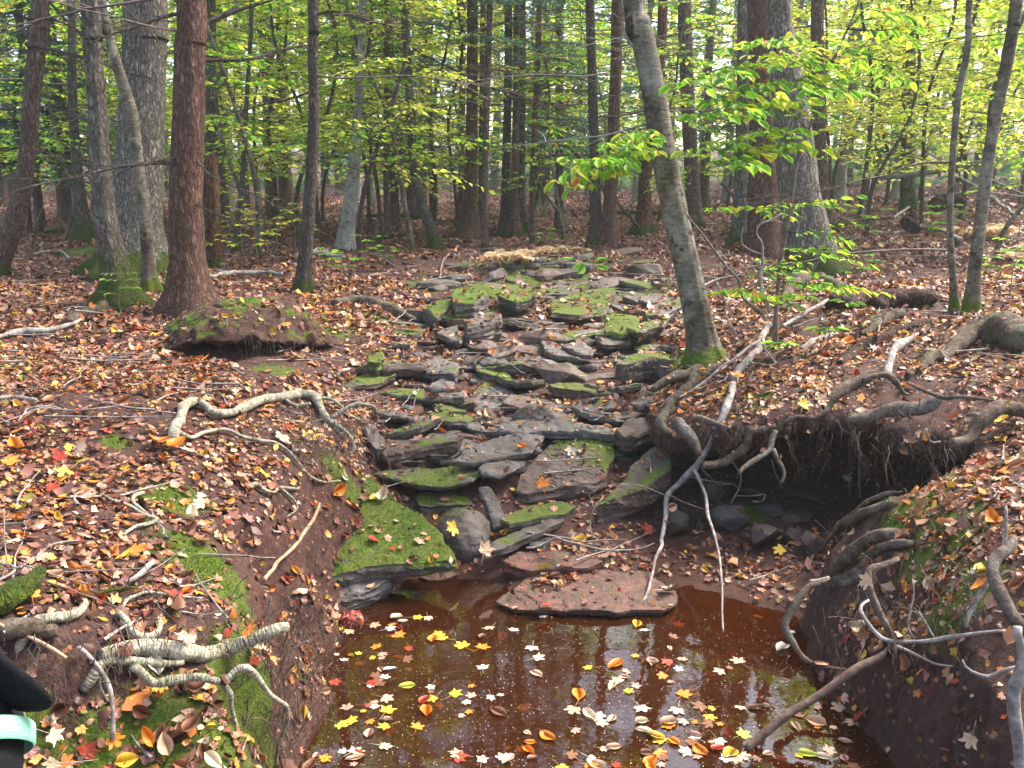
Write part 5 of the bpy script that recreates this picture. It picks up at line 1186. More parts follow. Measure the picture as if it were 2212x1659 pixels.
def piece(label, name, cat, pts, w0, w1, mat, dh=None, Y0=None, Y1=None, kids=(), group=None, sides=12, rough=.12, H=None, seed=None, wob=0.0, lift=None, solid=True):
    """one root or stick; kids are its side branches: (pts, w0, w1, Y0, Y1)"""
    PIECES.append(1); seed = seed or len(PIECES)
    P = path3(pts, dh if dh is not None else .01, Y0, Y1, H, lift)
    if name == 'root' and (Y0 is None or Y0 == 'c') and P[0][2] - Ht(P[0][0], P[0][1])[0] < .09:
        d0 = P[0] - P[1]; d0 /= np.linalg.norm(d0) + 1e-9; q = P[0] + d0 * .05; q[2] = max(min(q[2], Ht(q[0], q[1])[0]) - .05, P[0][2] - .07); P = np.vstack([q, P])
        if np.ndim(w0): w0 = [w0[0]] + list(w0)
    V, Q, T, al, Pc = limb_mesh(P, w0, w1, sides, rough, seed=seed, wob=wob)
    c = Pc[0].copy()
    o = mk(name, V - c, [Q, T], M[mat], loc=c); a = o.data.attributes.new('along', 'FLOAT', 'POINT'); a.data.foreach_set('value', al.astype(np.float32))
    tag(o, label, cat, group)
    for k, kd in enumerate(kids):
        kp, k0, k1 = kd[:3]; ky0 = kd[3] if len(kd) > 3 else None; ky1 = kd[4] if len(kd) > 4 else None
        if len(kd) <= 3: KP = path3(kp, dh if dh is not None else .01, None, None, H)
        else:
            n = len(kp); i = int(np.argmin(((project(Pc)[:, :2] - np.array(kp[0])) ** 2).sum(1))); y0 = Pc[i, 1] if ky0 is None else ky0
            y1 = y0 if ky1 is None else y0 + ky1
            KP = np.array([at_y(x, y, y0 + (y1 - y0) * q / (n - 1)) for q, (x, y) in enumerate(kp)])
        i = int(np.argmin(((Pc - KP[0]) ** 2).sum(1)))
        if np.linalg.norm(Pc[i] - KP[0]) < .15: KP[0] = Pc[i]
        V, Q, T, al, _ = limb_mesh(KP, k0, k1, max(6, sides - 4), rough, seed=seed + 50 + k)
        ch = mk('offshoot' if name != 'fallen_branch' else 'side_branch', V - c, [Q, T], M[mat], o); a = ch.data.attributes.new('along', 'FLOAT', 'POINT'); a.data.foreach_set('value', al.astype(np.float32))
    if solid: SOLID.append(o)
    return o
PIECES = []
piece('thick pale blue green root arching over the left bank and forking at its right end', 'root', 'root', w4([(925, 775), (950, 725), (985, 660), (1040, 628), (1090, 660), (1140, 690), (1220, 690), (1300, 655), (1400, 615), (1500, 600), (1600, 588), (1665, 605), (1700, 660), (1730, 720), (1790, 760)]),
      [24, 23, 22, 20, 18, 18, 19, 20, 20, 20, 19, 18, 17, 14, 10], 10, 'birch', dh=.03, sides=20, rough=.10,
      kids=[(w4([(1790, 755), (1830, 790), (1866, 840), (1860, 900), (1760, 888), (1655, 912)]), 9, 4, None, -.12), (w4([(1720, 720), (1770, 770), (1810, 820), (1828, 860)]), 6, 3, None, -.08), (w4([(1690, 600), (1750, 620), (1800, 650), (1840, 690), (1885, 722)]), 9, 4, None, .05), (w4([(1800, 655), (1860, 650), (1940, 648), (1975, 660), (1985, 690)]), 9, 5, None, .15), (w4([(1500, 640), (1560, 650), (1640, 640)]), 10, 8, None, .0)])
piece('long pale root snaking below the thick arching root towards the stones', 'root', 'root', w4([(930, 795), (1010, 820), (1070, 800), (1130, 785), (1200, 780), (1290, 818), (1380, 835), (1460, 850), (1530, 895), (1580, 955), (1640, 1025), (1710, 1055), (1800, 1052)]), 10, 5, 'birch', dh=.02, sides=12, group='pale roots on the left bank')
piece('zigzag pale root lying on the bare soil of the left bank', 'root', 'root', w4([(530, 1118), (600, 1150), (680, 1178), (760, 1230), (830, 1252), (780, 1278), (720, 1290), (655, 1335)]), [4, 6, 7, 9, 9, 9, 8, 5], 5, 'birch', dh=.015, sides=10, kids=[(w4([(790, 1240), (740, 1200), (700, 1160), (715, 1130), (760, 1112)]), 8, 8)])
piece('short knobbly pale root above the tan stick, ending in fine forks', 'root', 'root', w4([(1335, 1072), (1365, 1075), (1395, 1100), (1450, 1112), (1480, 1085), (1580, 1090)]), [10, 10, 9, 7, 8, 7], 5, 'birch', dh=.02, sides=10, kids=[(w4([(1480, 1092), (1520, 1120), (1562, 1162), (1568, 1200), (1515, 1242)]), 6, 3)])
piece('thin forked grey twig on the leaves at the left end of the arching root', 'fallen_branch', 'branch', w4([(95, 735), (130, 695), (230, 662), (300, 670), (380, 678), (530, 665), (640, 650), (700, 640), (790, 652)]), 4, 3, 'palestick', dh=.015, kids=[(w4([(80, 700), (150, 665), (260, 655), (320, 668)]), 4, 4)])
piece('thin curved twig behind the left end of the arching root', 'fallen_branch', 'branch', w4([(820, 630), (860, 610), (900, 592), (1000, 578), (1060, 588), (1130, 598)]), 4, 3, 'palestick', dh=.015)
piece('dark twig poking out left of the arching root end', 'fallen_branch', 'branch', w4([(930, 738), (860, 765), (800, 780), (700, 778)]), 3.5, 2, 'twig', dh=.015)
piece('tan peeled stick leaning on the left bank beside the mossy slab', 'fallen_branch', 'stick', w4([(1690, 1168), (1672, 1215), (1650, 1262), (1605, 1330), (1540, 1410), (1460, 1490), (1400, 1572)]), [5, 7, 8, 8, 8, 8, 9], 8, 'tanstick', dh=.06, sides=10)
piece('bleached fallen branch half buried at the far left edge', 'fallen_branch', 'branch', [(-15, 730), (40, 718), (90, 714), (140, 705), (175, 690)], [8, 13, 13, 10, 6], 6, 'palestick', dh=.03)
piece('stub of grey branch on the leaves at the left edge', 'fallen_branch', 'branch', [(-10, 862), (30, 858), (78, 864)], 9, 7, 'palestick', dh=.02)
# near left bank
piece('fat ringed pale root end jutting over the left side of the pool', 'root', 'root', w7([(640, 790), (740, 765), (860, 755), (1000, 762), (1150, 780), (1300, 778), (1420, 758), (1550, 718), (1700, 655), (1790, 620), (1838, 600)]), [34, 36, 36, 36, 37, 36, 34, 31, 26, 24, 20], 20, 'birch', dh=.05, Y0=2.14, Y1=2.30, sides=28, rough=.09)
piece('second thinner root pressed beneath the fat ringed root', 'root', 'root', w7([(650, 825), (760, 812), (900, 815), (1050, 825), (1180, 822)]), 22, 14, 'birch', dh=.02, Y0='c', Y1='c', sides=14)
piece('curled pale root loop holding dead leaves above the fat ringed root', 'root', 'root', w7([(760, 520), (810, 570), (840, 630), (890, 665), (950, 668), (1005, 645), (1030, 600), (1015, 548)]), [14, 16, 17, 18, 18, 17, 15, 12], 12, 'birch', dh=.025, sides=16)
piece('white branching root dropping from the left bank towards the water', 'root', 'root', w7([(850, 850), (910, 895), (960, 950), (1010, 965), (1090, 945), (1160, 938), (1240, 925), (1320, 935), (1430, 962), (1465, 935), (1500, 895), (1570, 862), (1640, 915), (1680, 980), (1730, 1040), (1790, 1080), (1842, 1115), (1845, 1190), (1815, 1290), (1785, 1390), (1775, 1500)]),
      [22, 21, 20, 20, 19, 18, 17, 15, 15, 15, 15, 15, 14, 13, 12, 11, 10, 9, 8, 7, 6], 6, 'birch', Y0=1.98, Y1=2.18, sides=16, rough=.08, kids=[(w7([(1450, 962), (1478, 1030), (1478, 1090), (1500, 1180), (1530, 1270)]), 12, 7, None, .0), (w7([(1800, 1300), (1812, 1380), (1825, 1440)]), 3, 2, None, .0)])
piece('grey brown stick curving down through the moss in the left foreground', 'fallen_branch', 'stick', w7([(500, 728), (560, 780), (625, 845), (675, 915), (705, 990), (720, 1090), (724, 1200), (722, 1320)]), 9, 11, 'palestick', dh=.04, Y0='c', Y1='c', sides=10, kids=[(w7([(640, 870), (645, 980), (690, 1080)]), 6, 5, None, -.02)])
piece('tan bark splint lying across the lichened log at the left edge', 'fallen_branch', 'stick', w7([(-20, 575), (60, 610), (150, 645), (250, 692), (340, 745), (425, 800)]), 9, 7, 'tanstick', dh=.07, Y0='c', Y1='c')
piece('blue grey lichened root behind the tan bark splint', 'root', 'root', w7([(230, 580), (330, 555), (430, 545), (510, 520), (550, 455), (540, 430)]), [22, 24, 24, 22, 18, 12], 12, 'birch', dh=.02, sides=16)
piece('brown branch stub resting on the soil above the curled root loop', 'fallen_branch', 'branch', w7([(600, 392), (680, 370), (760, 358), (880, 345)]), 11, 8, 'brown', dh=.02)
piece('short pale snapped branch pointing up right on the left bank', 'fallen_branch', 'branch', w7([(800, 312), (860, 290), (915, 250), (955, 205), (985, 180)]), [8, 10, 11, 12, 12], 12, 'palestick', dh=.03)
piece('thin mossy root running along the lip above the fat ringed root', 'root', 'root', w7([(800, 440), (870, 400), (940, 378), (1060, 390), (1180, 408), (1300, 415)]), 9, 4, 'birch', dh=.02)
piece('long thin twig slanting over the left foreground, uppermost of three', 'fallen_branch', 'twig', w7([(-10, 300), (60, 265), (140, 210), (250, 140), (340, 70), (500, 45)]), 6, 3, 'palestick', dh=.06, Y0='c', Y1='c')
piece('thin straight twig crossing towards the brown branch stub', 'fallen_branch', 'twig', w7([(130, 195), (270, 240), (400, 285), (560, 322)]), 3.5, 2.5, 'palestick', dh=.05, Y0='c', Y1='c')
piece('thin dark twig ending at the curled root loop', 'fallen_branch', 'twig', w7([(100, 245), (260, 295), (480, 370), (640, 430), (780, 485)]), 3.5, 2.5, 'twig', dh=.045, Y0='c', Y1='c')
piece('bent twig standing in the moss beside the orange leaves', 'fallen_branch', 'twig', w7([(200, 1065), (170, 1110), (150, 1140), (170, 1200), (215, 1290)]), 5, 4, 'palestick', dh=.03, Y0='c', Y1='c')
piece('upright dark twig at the far left of the bank', 'fallen_branch', 'twig', [(8, 1100), (10, 1160), (14, 1215), (4, 1250)], 4, 3, 'twig', dh=.03, Y0='c', Y1='c')
piece('fine twig lying along the left bank lip beneath the moss patches', 'fallen_branch', 'twig', w7([(1250, 130), (1400, 135), (1560, 140), (1680, 155), (1770, 155)]), 2.5, 2, 'palestick', dh=.012)

def log(label, pts, W, mat, dh, name='log', cat='log', seed=1, rough=.3, sides=28, Y0=None, Y1=None, group=None, H=None, flat=1.0):
    P = path3(pts, dh, Y0, Y1, H); V, Q, T, al, Pc = limb_mesh(P, W, W, sides, rough, 7, seed, n=70, knots=True)
    c = Pc[0].copy(); V = V - c
    V = V + .006 * fbm(V * [6, 6, 26], 3, 3, seed)[:, None]
    o = mk(name, V, [Q, T], M[mat], loc=c); a = o.data.attributes.new('along', 'FLOAT', 'POINT'); a.data.foreach_set('value', al.astype(np.float32))
    tag(o, label, cat, group); SOLID.append(o); return o
log('rotten brown log broken open at the bottom left edge of the bank', w7([(-40, 430), (40, 400), (120, 350), (200, 290), (250, 225)]), [60, 62, 56, 40, 18], 'snag', .04, seed=3, rough=.35)
log('mossy log with a pale green lichen skirt at the left edge', w7([(-60, 590), (60, 600), (170, 610), (280, 625), (350, 650)]), [30, 34, 32, 26, 14], 'mossroot', .03, seed=4)
log('dark rotten log lying on the leaves behind the right bank', [(1782, 652), (1830, 651), (1880, 649), (1940, 645), (2004, 640)], [20, 36, 40, 40, 34], 'rotwood', .06, seed=5, rough=.4)
log('long splintered strip of rotten wood sloping down to the hollow', z5([(1180, 450), (1260, 400), (1340, 345), (1460, 290), (1580, 240), (1690, 215)]), [14, 24, 26, 22, 16, 10], 'rotwood', .02, seed=6, rough=.4)
log('short mossy rotten stump end above the splintered strip', z5([(1300, 290), (1380, 240), (1450, 200), (1540, 185)]), [10, 20, 26, 16], 'mossroot', .03, seed=7)
log('big mossy rounded root hump at the right edge of the bank', z5([(1560, 520), (1680, 450), (1800, 375), (1900, 300), (2000, 262), (2120, 270), (2260, 330)]), [14, 22, 30, 52, 66, 70, 70], 'mossroot', .03, name='root', cat='root', seed=8, sides=36, rough=.15)
log('pale cut branch end lying left of the splintered strip', z5([(970, 375), (1020, 345), (1070, 320), (1125, 298)]), [12, 14, 15, 14], 'palestick', .02, seed=9, rough=.1, name='fallen_branch', cat='branch')
log('mossy dark log under leaves left of the pale faced stone', [(725, 655), (760, 650), (800, 652), (850, 668), (905, 690)], [16, 22, 24, 20, 14], 'mossroot', .03, seed=10)
# distant fallen trunks
log('pale fallen trunk lying on the slope at far right, longest of the deadfall', [(1900, 385), (1960, 378), (2040, 366), (2130, 350), (2240, 335)], [8, 12, 12, 11, 10], 'pale', .9, Y0=15, Y1=14, seed=11, rough=.1, sides=12)
log('thin fallen trunk crossing below the longest pale deadfall', [(2060, 380), (2110, 405), (2160, 440), (2200, 470)], [9, 9, 8, 6], 'pale', .3, Y0=14, Y1=12, seed=12, rough=.1, sides=10)
log('fallen log behind the stream head, left of the broad central hemlock', [(790, 467), (840, 464), (880, 466), (935, 468)], 7, 'brown', .1, Y0=20, Y1=20, seed=13, sides=10)
log('fallen log right of the triple clump in the distance', [(1290, 462), (1350, 458), (1430, 462)], 8, 'brown', .1, Y0=18, Y1=18, seed=14, sides=10)
log('dark mossy fallen log behind the lumpy mossy footed tree', [(95, 498), (140, 492), (200, 494)], [12, 16, 14], 'mossroot', .1, Y0=14.5, Y1=14.5, seed=15, sides=14)
log('pale bent dead branch lying on the ground left of the lumpy tree', [(75, 548), (105, 543), (135, 545), (150, 560)], 5, 'palestick', .05, seed=16, sides=8, name='fallen_branch', cat='branch')
log('white fallen pole between the hemlock and the slim dark trunk', [(445, 597), (500, 590), (560, 588), (610, 592)], 8, 'pale', .04, seed=17, sides=10, name='fallen_branch', cat='branch')
log('thick pale fallen limb behind the slim dark trunk', [(640, 550), (680, 545), (720, 552), (745, 556)], [8, 13, 13, 8], 'pale', .08, seed=18, sides=10, name='fallen_branch', cat='branch')
log('dark fallen log at the foot of the peeping trunk', [(1810, 485), (1860, 475), (1930, 470)], [10, 8, 6], 'brown', .05, seed=19, sides=10)
log('curved grey fallen limb below the plain grey trunk', [(1930, 505), (1980, 492), (2030, 496), (2075, 520)], [6, 7, 8, 12], 'palestick', .06, seed=20, sides=10, name='fallen_branch', cat='branch')
log('small dark rotten stump below the plain grey trunk', [(1965, 482), (1968, 470), (1970, 458)], [34, 26, 8], 'rotwood', .02, name='stump', cat='stump', Y0=12.5, Y1=12.5, seed=21, rough=.5)
log('dark root plate of a fallen tree left of the slender wavy sapling', [(2010, 440), (2040, 436), (2080, 440)], [20, 34, 24], 'rotwood', .1, name='stump', cat='stump', Y0=13.5, Y1=13.5, seed=22, rough=.5)
for i, (pts, w, lb) in enumerate([([(1560, 395), (1600, 440), (1650, 480)], 8, 'slanting dark deadfall stem left of the reddish twin'), ([(1240, 330), (1300, 400), (1380, 490)], 10, 'bowed leaning stem between the mossy pair and the triple clump'), ([(1165, 270), (1240, 330)], 7, 'short dark broken limb hung up behind the triple clump'),
        ([(1180, 300), (1200, 400), (1215, 490)], 8, 'pale dead stem standing behind the triple clump'), ([(2212, 420), (2120, 380), (2000, 330)], 5, 'thin dead pole propped high at the far right'), ([(1930, 470), (2000, 430), (2100, 415), (2212, 425)], 5, 'grey dead pole lying low at the far right')]):
    P = path3(pts, 0, 13 + i, 13 + i); V, Q, T, al, Pc = limb_mesh(P, w, w * .7, 10, .1, seed=70 + i); c = Pc[-1].copy(); o = mk('leaning_pole', V - c, [Q, T], M['pale' if i in (3, 4, 5) else 'brown'], loc=c); tag(o, lb, 'dead tree')

# right bank
HB = piece('long bleached branch hanging from the shrub foot down into the pool, forked halfway', 'fallen_branch', 'branch', z5([(790, 235), (760, 290), (725, 370), (670, 440), (610, 510), (570, 640), (530, 760), (495, 830), (460, 900), (420, 965), (380, 1030), (300, 1110), (232, 1185), (212, 1290), (195, 1420), (180, 1480)]) + z6([(150, 565), (110, 680), (55, 795)]),
      [14, 15, 16, 17, 18, 17, 17, 17, 16, 15, 15, 13, 12, 9, 8, 8, 7, 6, 5], 5, 'palestick', Y0='c', Y1=3.45, sides=14,
      kids=[(z5([(380, 1030), (405, 1110), (432, 1180), (445, 1270)]) + z6([(455, 270), (490, 370), (515, 500), (528, 620), (530, 760), (535, 900)]), 9, 4, None, -1.15), (z5([(300, 1215), (235, 1195), (170, 1170), (70, 1132), (0, 1130), (-40, 1125)]), 2.5, 2.5, None, -.1), (z5([(225, 1190), (300, 1220), (370, 1245), (440, 1270)]), 3.5, 3, None, .0),
            (z5([(350, 1080), (420, 1100), (500, 1112), (590, 1125), (625, 1155)]), 4, 2, None, .1), (z5([(450, 810), (480, 860), (520, 940), (565, 975), (605, 1030), (632, 1080), (625, 1140), (600, 1190), (575, 1235)]), 3, 3.5, None, .1), (z5([(490, 860), (540, 900), (552, 950), (600, 1010)]), 3, 1.5, None, .1), (z5([(602, 1190), (680, 1192), (740, 1185), (766, 1180), (760, 1210), (735, 1225), (700, 1220)]), 3, 3.5, None, .0),
            (z5([(465, 1065), (475, 1100), (500, 1125), (560, 1128)]), 2, 1.5, None, .05)])
piece('straight bleached stick propped against the shrub foot behind the hanging branch', 'fallen_branch', 'stick', z5([(1185, 48), (1130, 90), (1080, 122), (1000, 168), (930, 208), (860, 245)]), 7, 9, 'palestick', dh=.1, Y0='c', Y1='c', kids=[(z5([(1030, 150), (1000, 165), (975, 195)]), 2, 1.5, None, .0)])
piece('grey branch running from the shrub foot down to the leaning tree roots', 'fallen_branch', 'branch', z5([(745, 318), (680, 360), (600, 420), (540, 460), (480, 510), (400, 575), (320, 625), (290, 640)]), 7, 5, 'palestick', dh=.08, Y0='c', Y1='c')
shrub_spec = [([(500, 0), (520, 60), (548, 120), (545, 170), (575, 240), (610, 300)], 5, 'pale dead shrub stem nearest the leaning tree'), ([(610, -20), (635, 50), (655, 95), (700, 132), (745, 165), (775, 215)], 7, 'wiggly grey shrub stem meeting the hanging branch at its foot'), ([(735, -120), (745, -20), (752, 60), (785, 110), (790, 170)], 6, 'upright dead shrub stem beside the thin beech sapling'), ([(750, 315), (765, 370), (800, 410), (830, 450)], 5, 'short grey twig curling below the shrub foot')]
for pts, w, lb in shrub_spec:
    piece(lb, 'shrub_stem', 'dead shrub', z5(pts), w * .8, w, 'palestick', dh=.1, Y0=5.3, Y1=5.2, solid=False)
dsh = [(x * .4085 + 1423, y * .4085) for x, y in [(650, 1130), (600, 1160), (530, 1190), (520, 1240), (550, 1290), (548, 1370), (545, 1440), (550, 1540), (580, 1640)]]
piece('bleached crooked dead sapling with antler like top before the reddish twin', 'shrub_stem', 'dead shrub', dsh, 3.5, 6, 'palestick', dh=.1, Y0=5.6, Y1=5.5, solid=False, kids=[([(x * .4085 + 1423, y * .4085) for x, y in [(535, 1185), (560, 1150), (590, 1105)]], 3, 2, None, 0), ([(x * .4085 + 1423, y * .4085) for x, y in [(545, 1345), (490, 1325), (440, 1285), (445, 1200)]], 3, 2, None, 0), ([(x * .4085 + 1423, y * .4085) for x, y in [(580, 1170), (620, 1165), (655, 1180)]], 3, 2, None, 0)])
br = [(x * .4085 + 1423, y * .4085) for x, y in [(145, 1130), (170, 1170), (230, 1240), (290, 1320), (340, 1390), (420, 1480), (440, 1560), (500, 1620), (545, 1660)]]
piece('dark arched branch sweeping from the leaning grey tree down to the shrub foot', 'fallen_branch', 'branch', br, 4, 8, 'twig', dh=.1, Y0=5.2, Y1=5.2, solid=False)
# roots of the leaning tree
for pts, w, mt, lb, y0, y1 in [(z5([(395, 500), (370, 560), (310, 615), (250, 670), (205, 740), (195, 800), (225, 860)]), [30, 28, 24, 24, 26, 24, 16], 'mossroot', 'gnarled mossy root plunging from the leaning grey tree to the sloping slab', 'c', 4.45),
        (z5([(380, 510), (320, 530), (250, 545), (180, 570), (138, 598)]), [30, 28, 24, 20, 14], 'mossroot', 'stout root reaching left from the leaning grey tree to the stream stones', 'c', 5.15), (z5([(420, 520), (470, 490), (540, 450), (560, 400)]), [24, 16, 12, 8], 'root', 'slim root running right from the leaning grey tree', 'c', 5.5),
        (z5([(270, 785), (300, 800), (335, 850), (372, 905), (400, 960)]), [26, 30, 26, 20, 10], 'root', 'chopped off pale root stub below the leaning grey tree', 4.42, 4.2),
        (z5([(360, 745), (430, 765), (500, 790), (560, 815), (640, 822), (690, 815)]), [14, 13, 12, 12, 10, 8], 'root', 'mossy edged root along the lip right of the root stub', 4.35, 4.15),
        (z5([(420, 1018), (480, 1015), (540, 1002), (600, 965), (650, 920), (668, 870), (690, 838), (760, 820), (830, 800)]), [18, 20, 22, 22, 20, 16, 14, 12, 10], 'root', 'dark hooked root bulging out below the bank lip', 4.15, 4.12),
        (z5([(825, 825), (810, 880), (795, 935), (740, 975), (680, 1015), (640, 1045), (622, 1072)]), [11, 12, 13, 12, 11, 10, 6], 'root', 'pale root dangling from the lip and bending left', 4.1, 3.95),
        (z5([(812, 930), (832, 985), (860, 1030), (872, 1070), (856, 1125)]), [10, 9, 9, 8, 6], 'root', 'short dangling root end bending right beneath the lip', 4.05, 3.95),
        (z5([(870, 790), (900, 765), (940, 748), (1040, 752), (1110, 720), (1150, 655), (1230, 600), (1290, 560), (1370, 522), (1440, 512), (1490, 550), (1530, 605), (1570, 625)]), [10, 11, 11, 11, 11, 12, 12, 12, 12, 14, 13, 9, 5], 'root', 'long sinuous root edging the lip of the hollow', 'c', 'c'),
        (z5([(1140, 640), (1200, 590), (1260, 560), (1340, 515), (1420, 490)]), [14, 18, 20, 18, 12], 'mossroot', 'mossy root lying behind the long sinuous root', 'c', 'c'),
        (z5([(1460, 515), (1462, 460), (1478, 400), (1515, 345), (1550, 325), (1620, 285)]), [16, 17, 18, 18, 14, 6], 'palestick', 'pale knotted branch standing up from the long sinuous root', 4.3, 4.7),
        (z5([(1245, 745), (1300, 755), (1370, 745), (1450, 722), (1540, 708), (1620, 690), (1720, 650), (1760, 640)]), [24, 30, 30, 30, 32, 32, 30, 16], 'root', 'smooth brown root as thick as an arm roofing the dark hollow', 4.05, 3.95),
        (z5([(1560, 560), (1620, 590), (1700, 625), (1760, 645), (1850, 640), (1950, 650), (2060, 665), (2130, 655)]), [7, 7, 7, 8, 8, 7, 6, 5], 'root', 'thin straight root crossing right above the arm thick root', 4.0, 3.7),
        (z5([(2240, 715), (2140, 705), (2060, 715), (1990, 755), (1945, 810), (1915, 855), (1860, 880), (1800, 892)]), [28, 28, 30, 32, 30, 26, 26, 24], 'root', 'heavy sawn off root elbow at the right edge above the mound', 'c', 3.45),
        (z5([(1895, 745), (1930, 738), (1965, 745)]), [7, 10, 12], 'root', 'small root stub beside the heavy root elbow', 3.55, 3.5),
        (z5([(1665, 815), (1672, 850), (1690, 885), (1715, 895), (1745, 888)]), 5, 'palestick', 'tiny curling pale rootlet hanging at the right end of the hollow', 3.75, 3.75),
        (z5([(1300, 830), (1285, 880), (1290, 960), (1292, 1060), (1300, 1200)]), 4, 'root', 'straight thin root hanging down inside the hollow', 4.3, 4.3),
        (z6([(1110, 605), (1160, 545), (1220, 480), (1300, 420), (1380, 380), (1460, 355), (1560, 350)]), [18, 24, 28, 30, 30, 28, 20], 'root', 'thick grey root arching over the mound, upper one of the close set group', 'c', 'c'),
        (z6([(1130, 630), (1200, 600), (1290, 545), (1350, 490), (1420, 440), (1500, 410), (1590, 405)]), [12, 18, 22, 24, 24, 22, 14], 'root', 'thick grey root arching over the mound, lower one of the close set group', 'c', 'c'),
        (z6([(1150, 640), (1240, 620), (1320, 570), (1400, 525), (1500, 495)]), [14, 16, 15, 13, 8], 'root', 'pale flat root tucked beneath the two arching mound roots', 'c', 'c'),
        (z6([(1050, 480), (1110, 400), (1180, 310), (1260, 235), (1350, 170), (1440, 130), (1530, 118)]), [5, 8, 10, 10, 10, 9, 5], 'root', 'slim root following the upper rim of the mound', 'c', 'c'),
        (z6([(1090, 430), (1150, 350), (1220, 295), (1330, 235), (1430, 195), (1500, 185)]), [8, 14, 20, 22, 20, 10], 'mossroot', 'mossy root just below the upper rim of the mound', 'c', 'c'),
        (z6([(1125, 598), (1080, 620), (1030, 645), (980, 690), (925, 770), (878, 850), (885, 900), (925, 960), (960, 1020), (1020, 1070), (1100, 1092), (1200, 1105), (1290, 1112)]), [6, 12, 15, 17, 17, 17, 16, 15, 14, 13, 11, 8, 5], 'root', 'bowed root looping out of the mound over the mud and back', 2.95, 2.75),
        (z6([(1510, 490), (1450, 515), (1390, 535), (1352, 545), (1345, 590), (1355, 660), (1385, 750), (1410, 810), (1445, 870), (1475, 930), (1492, 990), (1496, 1055)]), [12, 13, 14, 14, 15, 15, 15, 14, 12, 12, 10, 5], 'root', 'pale angular root bent down from the mound like an elbow', 2.6, 2.45),
        (z6([(1345, 722), (1302, 755), (1300, 790), (1340, 855), (1390, 910), (1440, 942), (1520, 950), (1610, 952), (1700, 945), (1780, 932), (1850, 925), (1960, 910), (2110, 895)]), [5, 7, 8, 8, 8, 9, 9, 9, 9, 9, 8, 7, 6], 'palestick', 'long thin pale root swinging low across the front of the mound', 2.45, 2.2),
        (z6([(1500, 978), (1580, 1015), (1650, 1050), (1720, 1080), (1810, 1092)]), [7, 7, 6, 5, 3], 'palestick', 'thin root tip curving right in the shade beneath the mound', 2.5, 2.4),
        (z6([(2150, 370), (2125, 440), (2060, 490), (2035, 550), (2050, 630), (2085, 710), (2130, 790), (2200, 870), (2260, 920)]), [16, 24, 26, 28, 30, 30, 28, 26, 24], 'root', 'thick smooth root curving down the right edge of the mound', 2.3, 2.1),
        (z6([(2175, 870), (2190, 960), (2200, 1060), (2185, 1140), (2160, 1230), (2158, 1330), (2165, 1440), (2175, 1560), (2185, 1680)]), [18, 18, 20, 22, 26, 28, 24, 22, 18], 'palestick', 'lichen spotted root dropping straight to the water at the right edge', 2.1, 2.05),
        (z6([(1885, 872), (1905, 810), (1935, 740), (1985, 660), (2030, 570), (2070, 480), (2108, 380), (2112, 280), (2108, 195)]), [8, 9, 10, 11, 11, 10, 9, 7, 5], 'palestick', 'grey forked stick leaning against the right side of the mound', 2.25, 2.35),
        (z6([(1868, 1055), (1895, 1105), (1950, 1135), (2010, 1152), (2060, 1135), (2110, 1112), (2220, 1092)]), [4, 7, 8, 9, 8, 8, 8], 'palestick', 'small hooked root in the dark lower right corner', 2.15, 2.1),
        (z6([(1590, 605), (1598, 680), (1585, 740), (1575, 800), (1565, 860), (1592, 940)]), [3, 4, 5, 5, 4, 4], 'palestick', 'fine straight rootlet hanging beneath the mound moss', 2.4, 2.35),
        (z6([(1598, 760), (1630, 800), (1665, 855), (1690, 900), (1715, 935)]), [4, 5, 5, 4, 3], 'palestick', 'fine slanting rootlet hanging beneath the mound moss', 2.4, 2.35),
        (z6([(1015, 615), (1060, 612), (1125, 595)]), [7, 8, 7], 'palestick', 'short white broken stub at the left tip of the mound', 2.95, 2.95)]:
    piece(lb, 'root' if mt != 'palestick' or 'root' in lb else 'fallen_branch', 'root' if 'root' in lb else 'branch', pts, w, w, mt, dh=.03, Y0=y0, Y1=y1, sides=14)
piece('thick brown stick slanting out of the water in the right foreground', 'fallen_branch', 'stick', z6([(665, 1552), (690, 1520), (740, 1475), (870, 1370), (960, 1310), (1060, 1255), (1190, 1165), (1290, 1100), (1400, 1040), (1480, 975)]), [14, 17, 19, 20, 20, 20, 19, 18, 15, 12], 12, 'stick', Y0=2.5, Y1=2.62, sides=14, rough=.05)
piece('crooked white twig bridging the stone pile and the hanging branch', 'fallen_branch', 'twig', zm([(1275, 1208), (1340, 1205), (1420, 1170), (1490, 1135), (1560, 1160), (1680, 1190), (1780, 1215), (1880, 1225), (2000, 1222), (2090, 1210), (2180, 1175)]), [5, 5, 4, 4, 4, 4, 4, 4, 3, 3, 2], 3, 'palestick', dh=.05, Y0=3.75, Y1=3.75)
piece('upright forked twig in front of the largest slab', 'fallen_branch', 'twig', zm([(1818, 850), (1780, 895), (1750, 940), (1730, 1000), (1728, 1060), (1745, 1150)]), 2.5, 2.5, 'palestick', Y0=3.9, Y1=3.85, kids=[(zm([(1750, 935), (1735, 890), (1722, 838)]), 2.2, 2, None, 0)])
piece('thin pale twig resting on the tangled arching root tips', 'fallen_branch', 'twig', [(905, 838), (896, 866), (893, 885)], 2.5, 2, 'palestick', Y0=4.9, Y1=4.8)
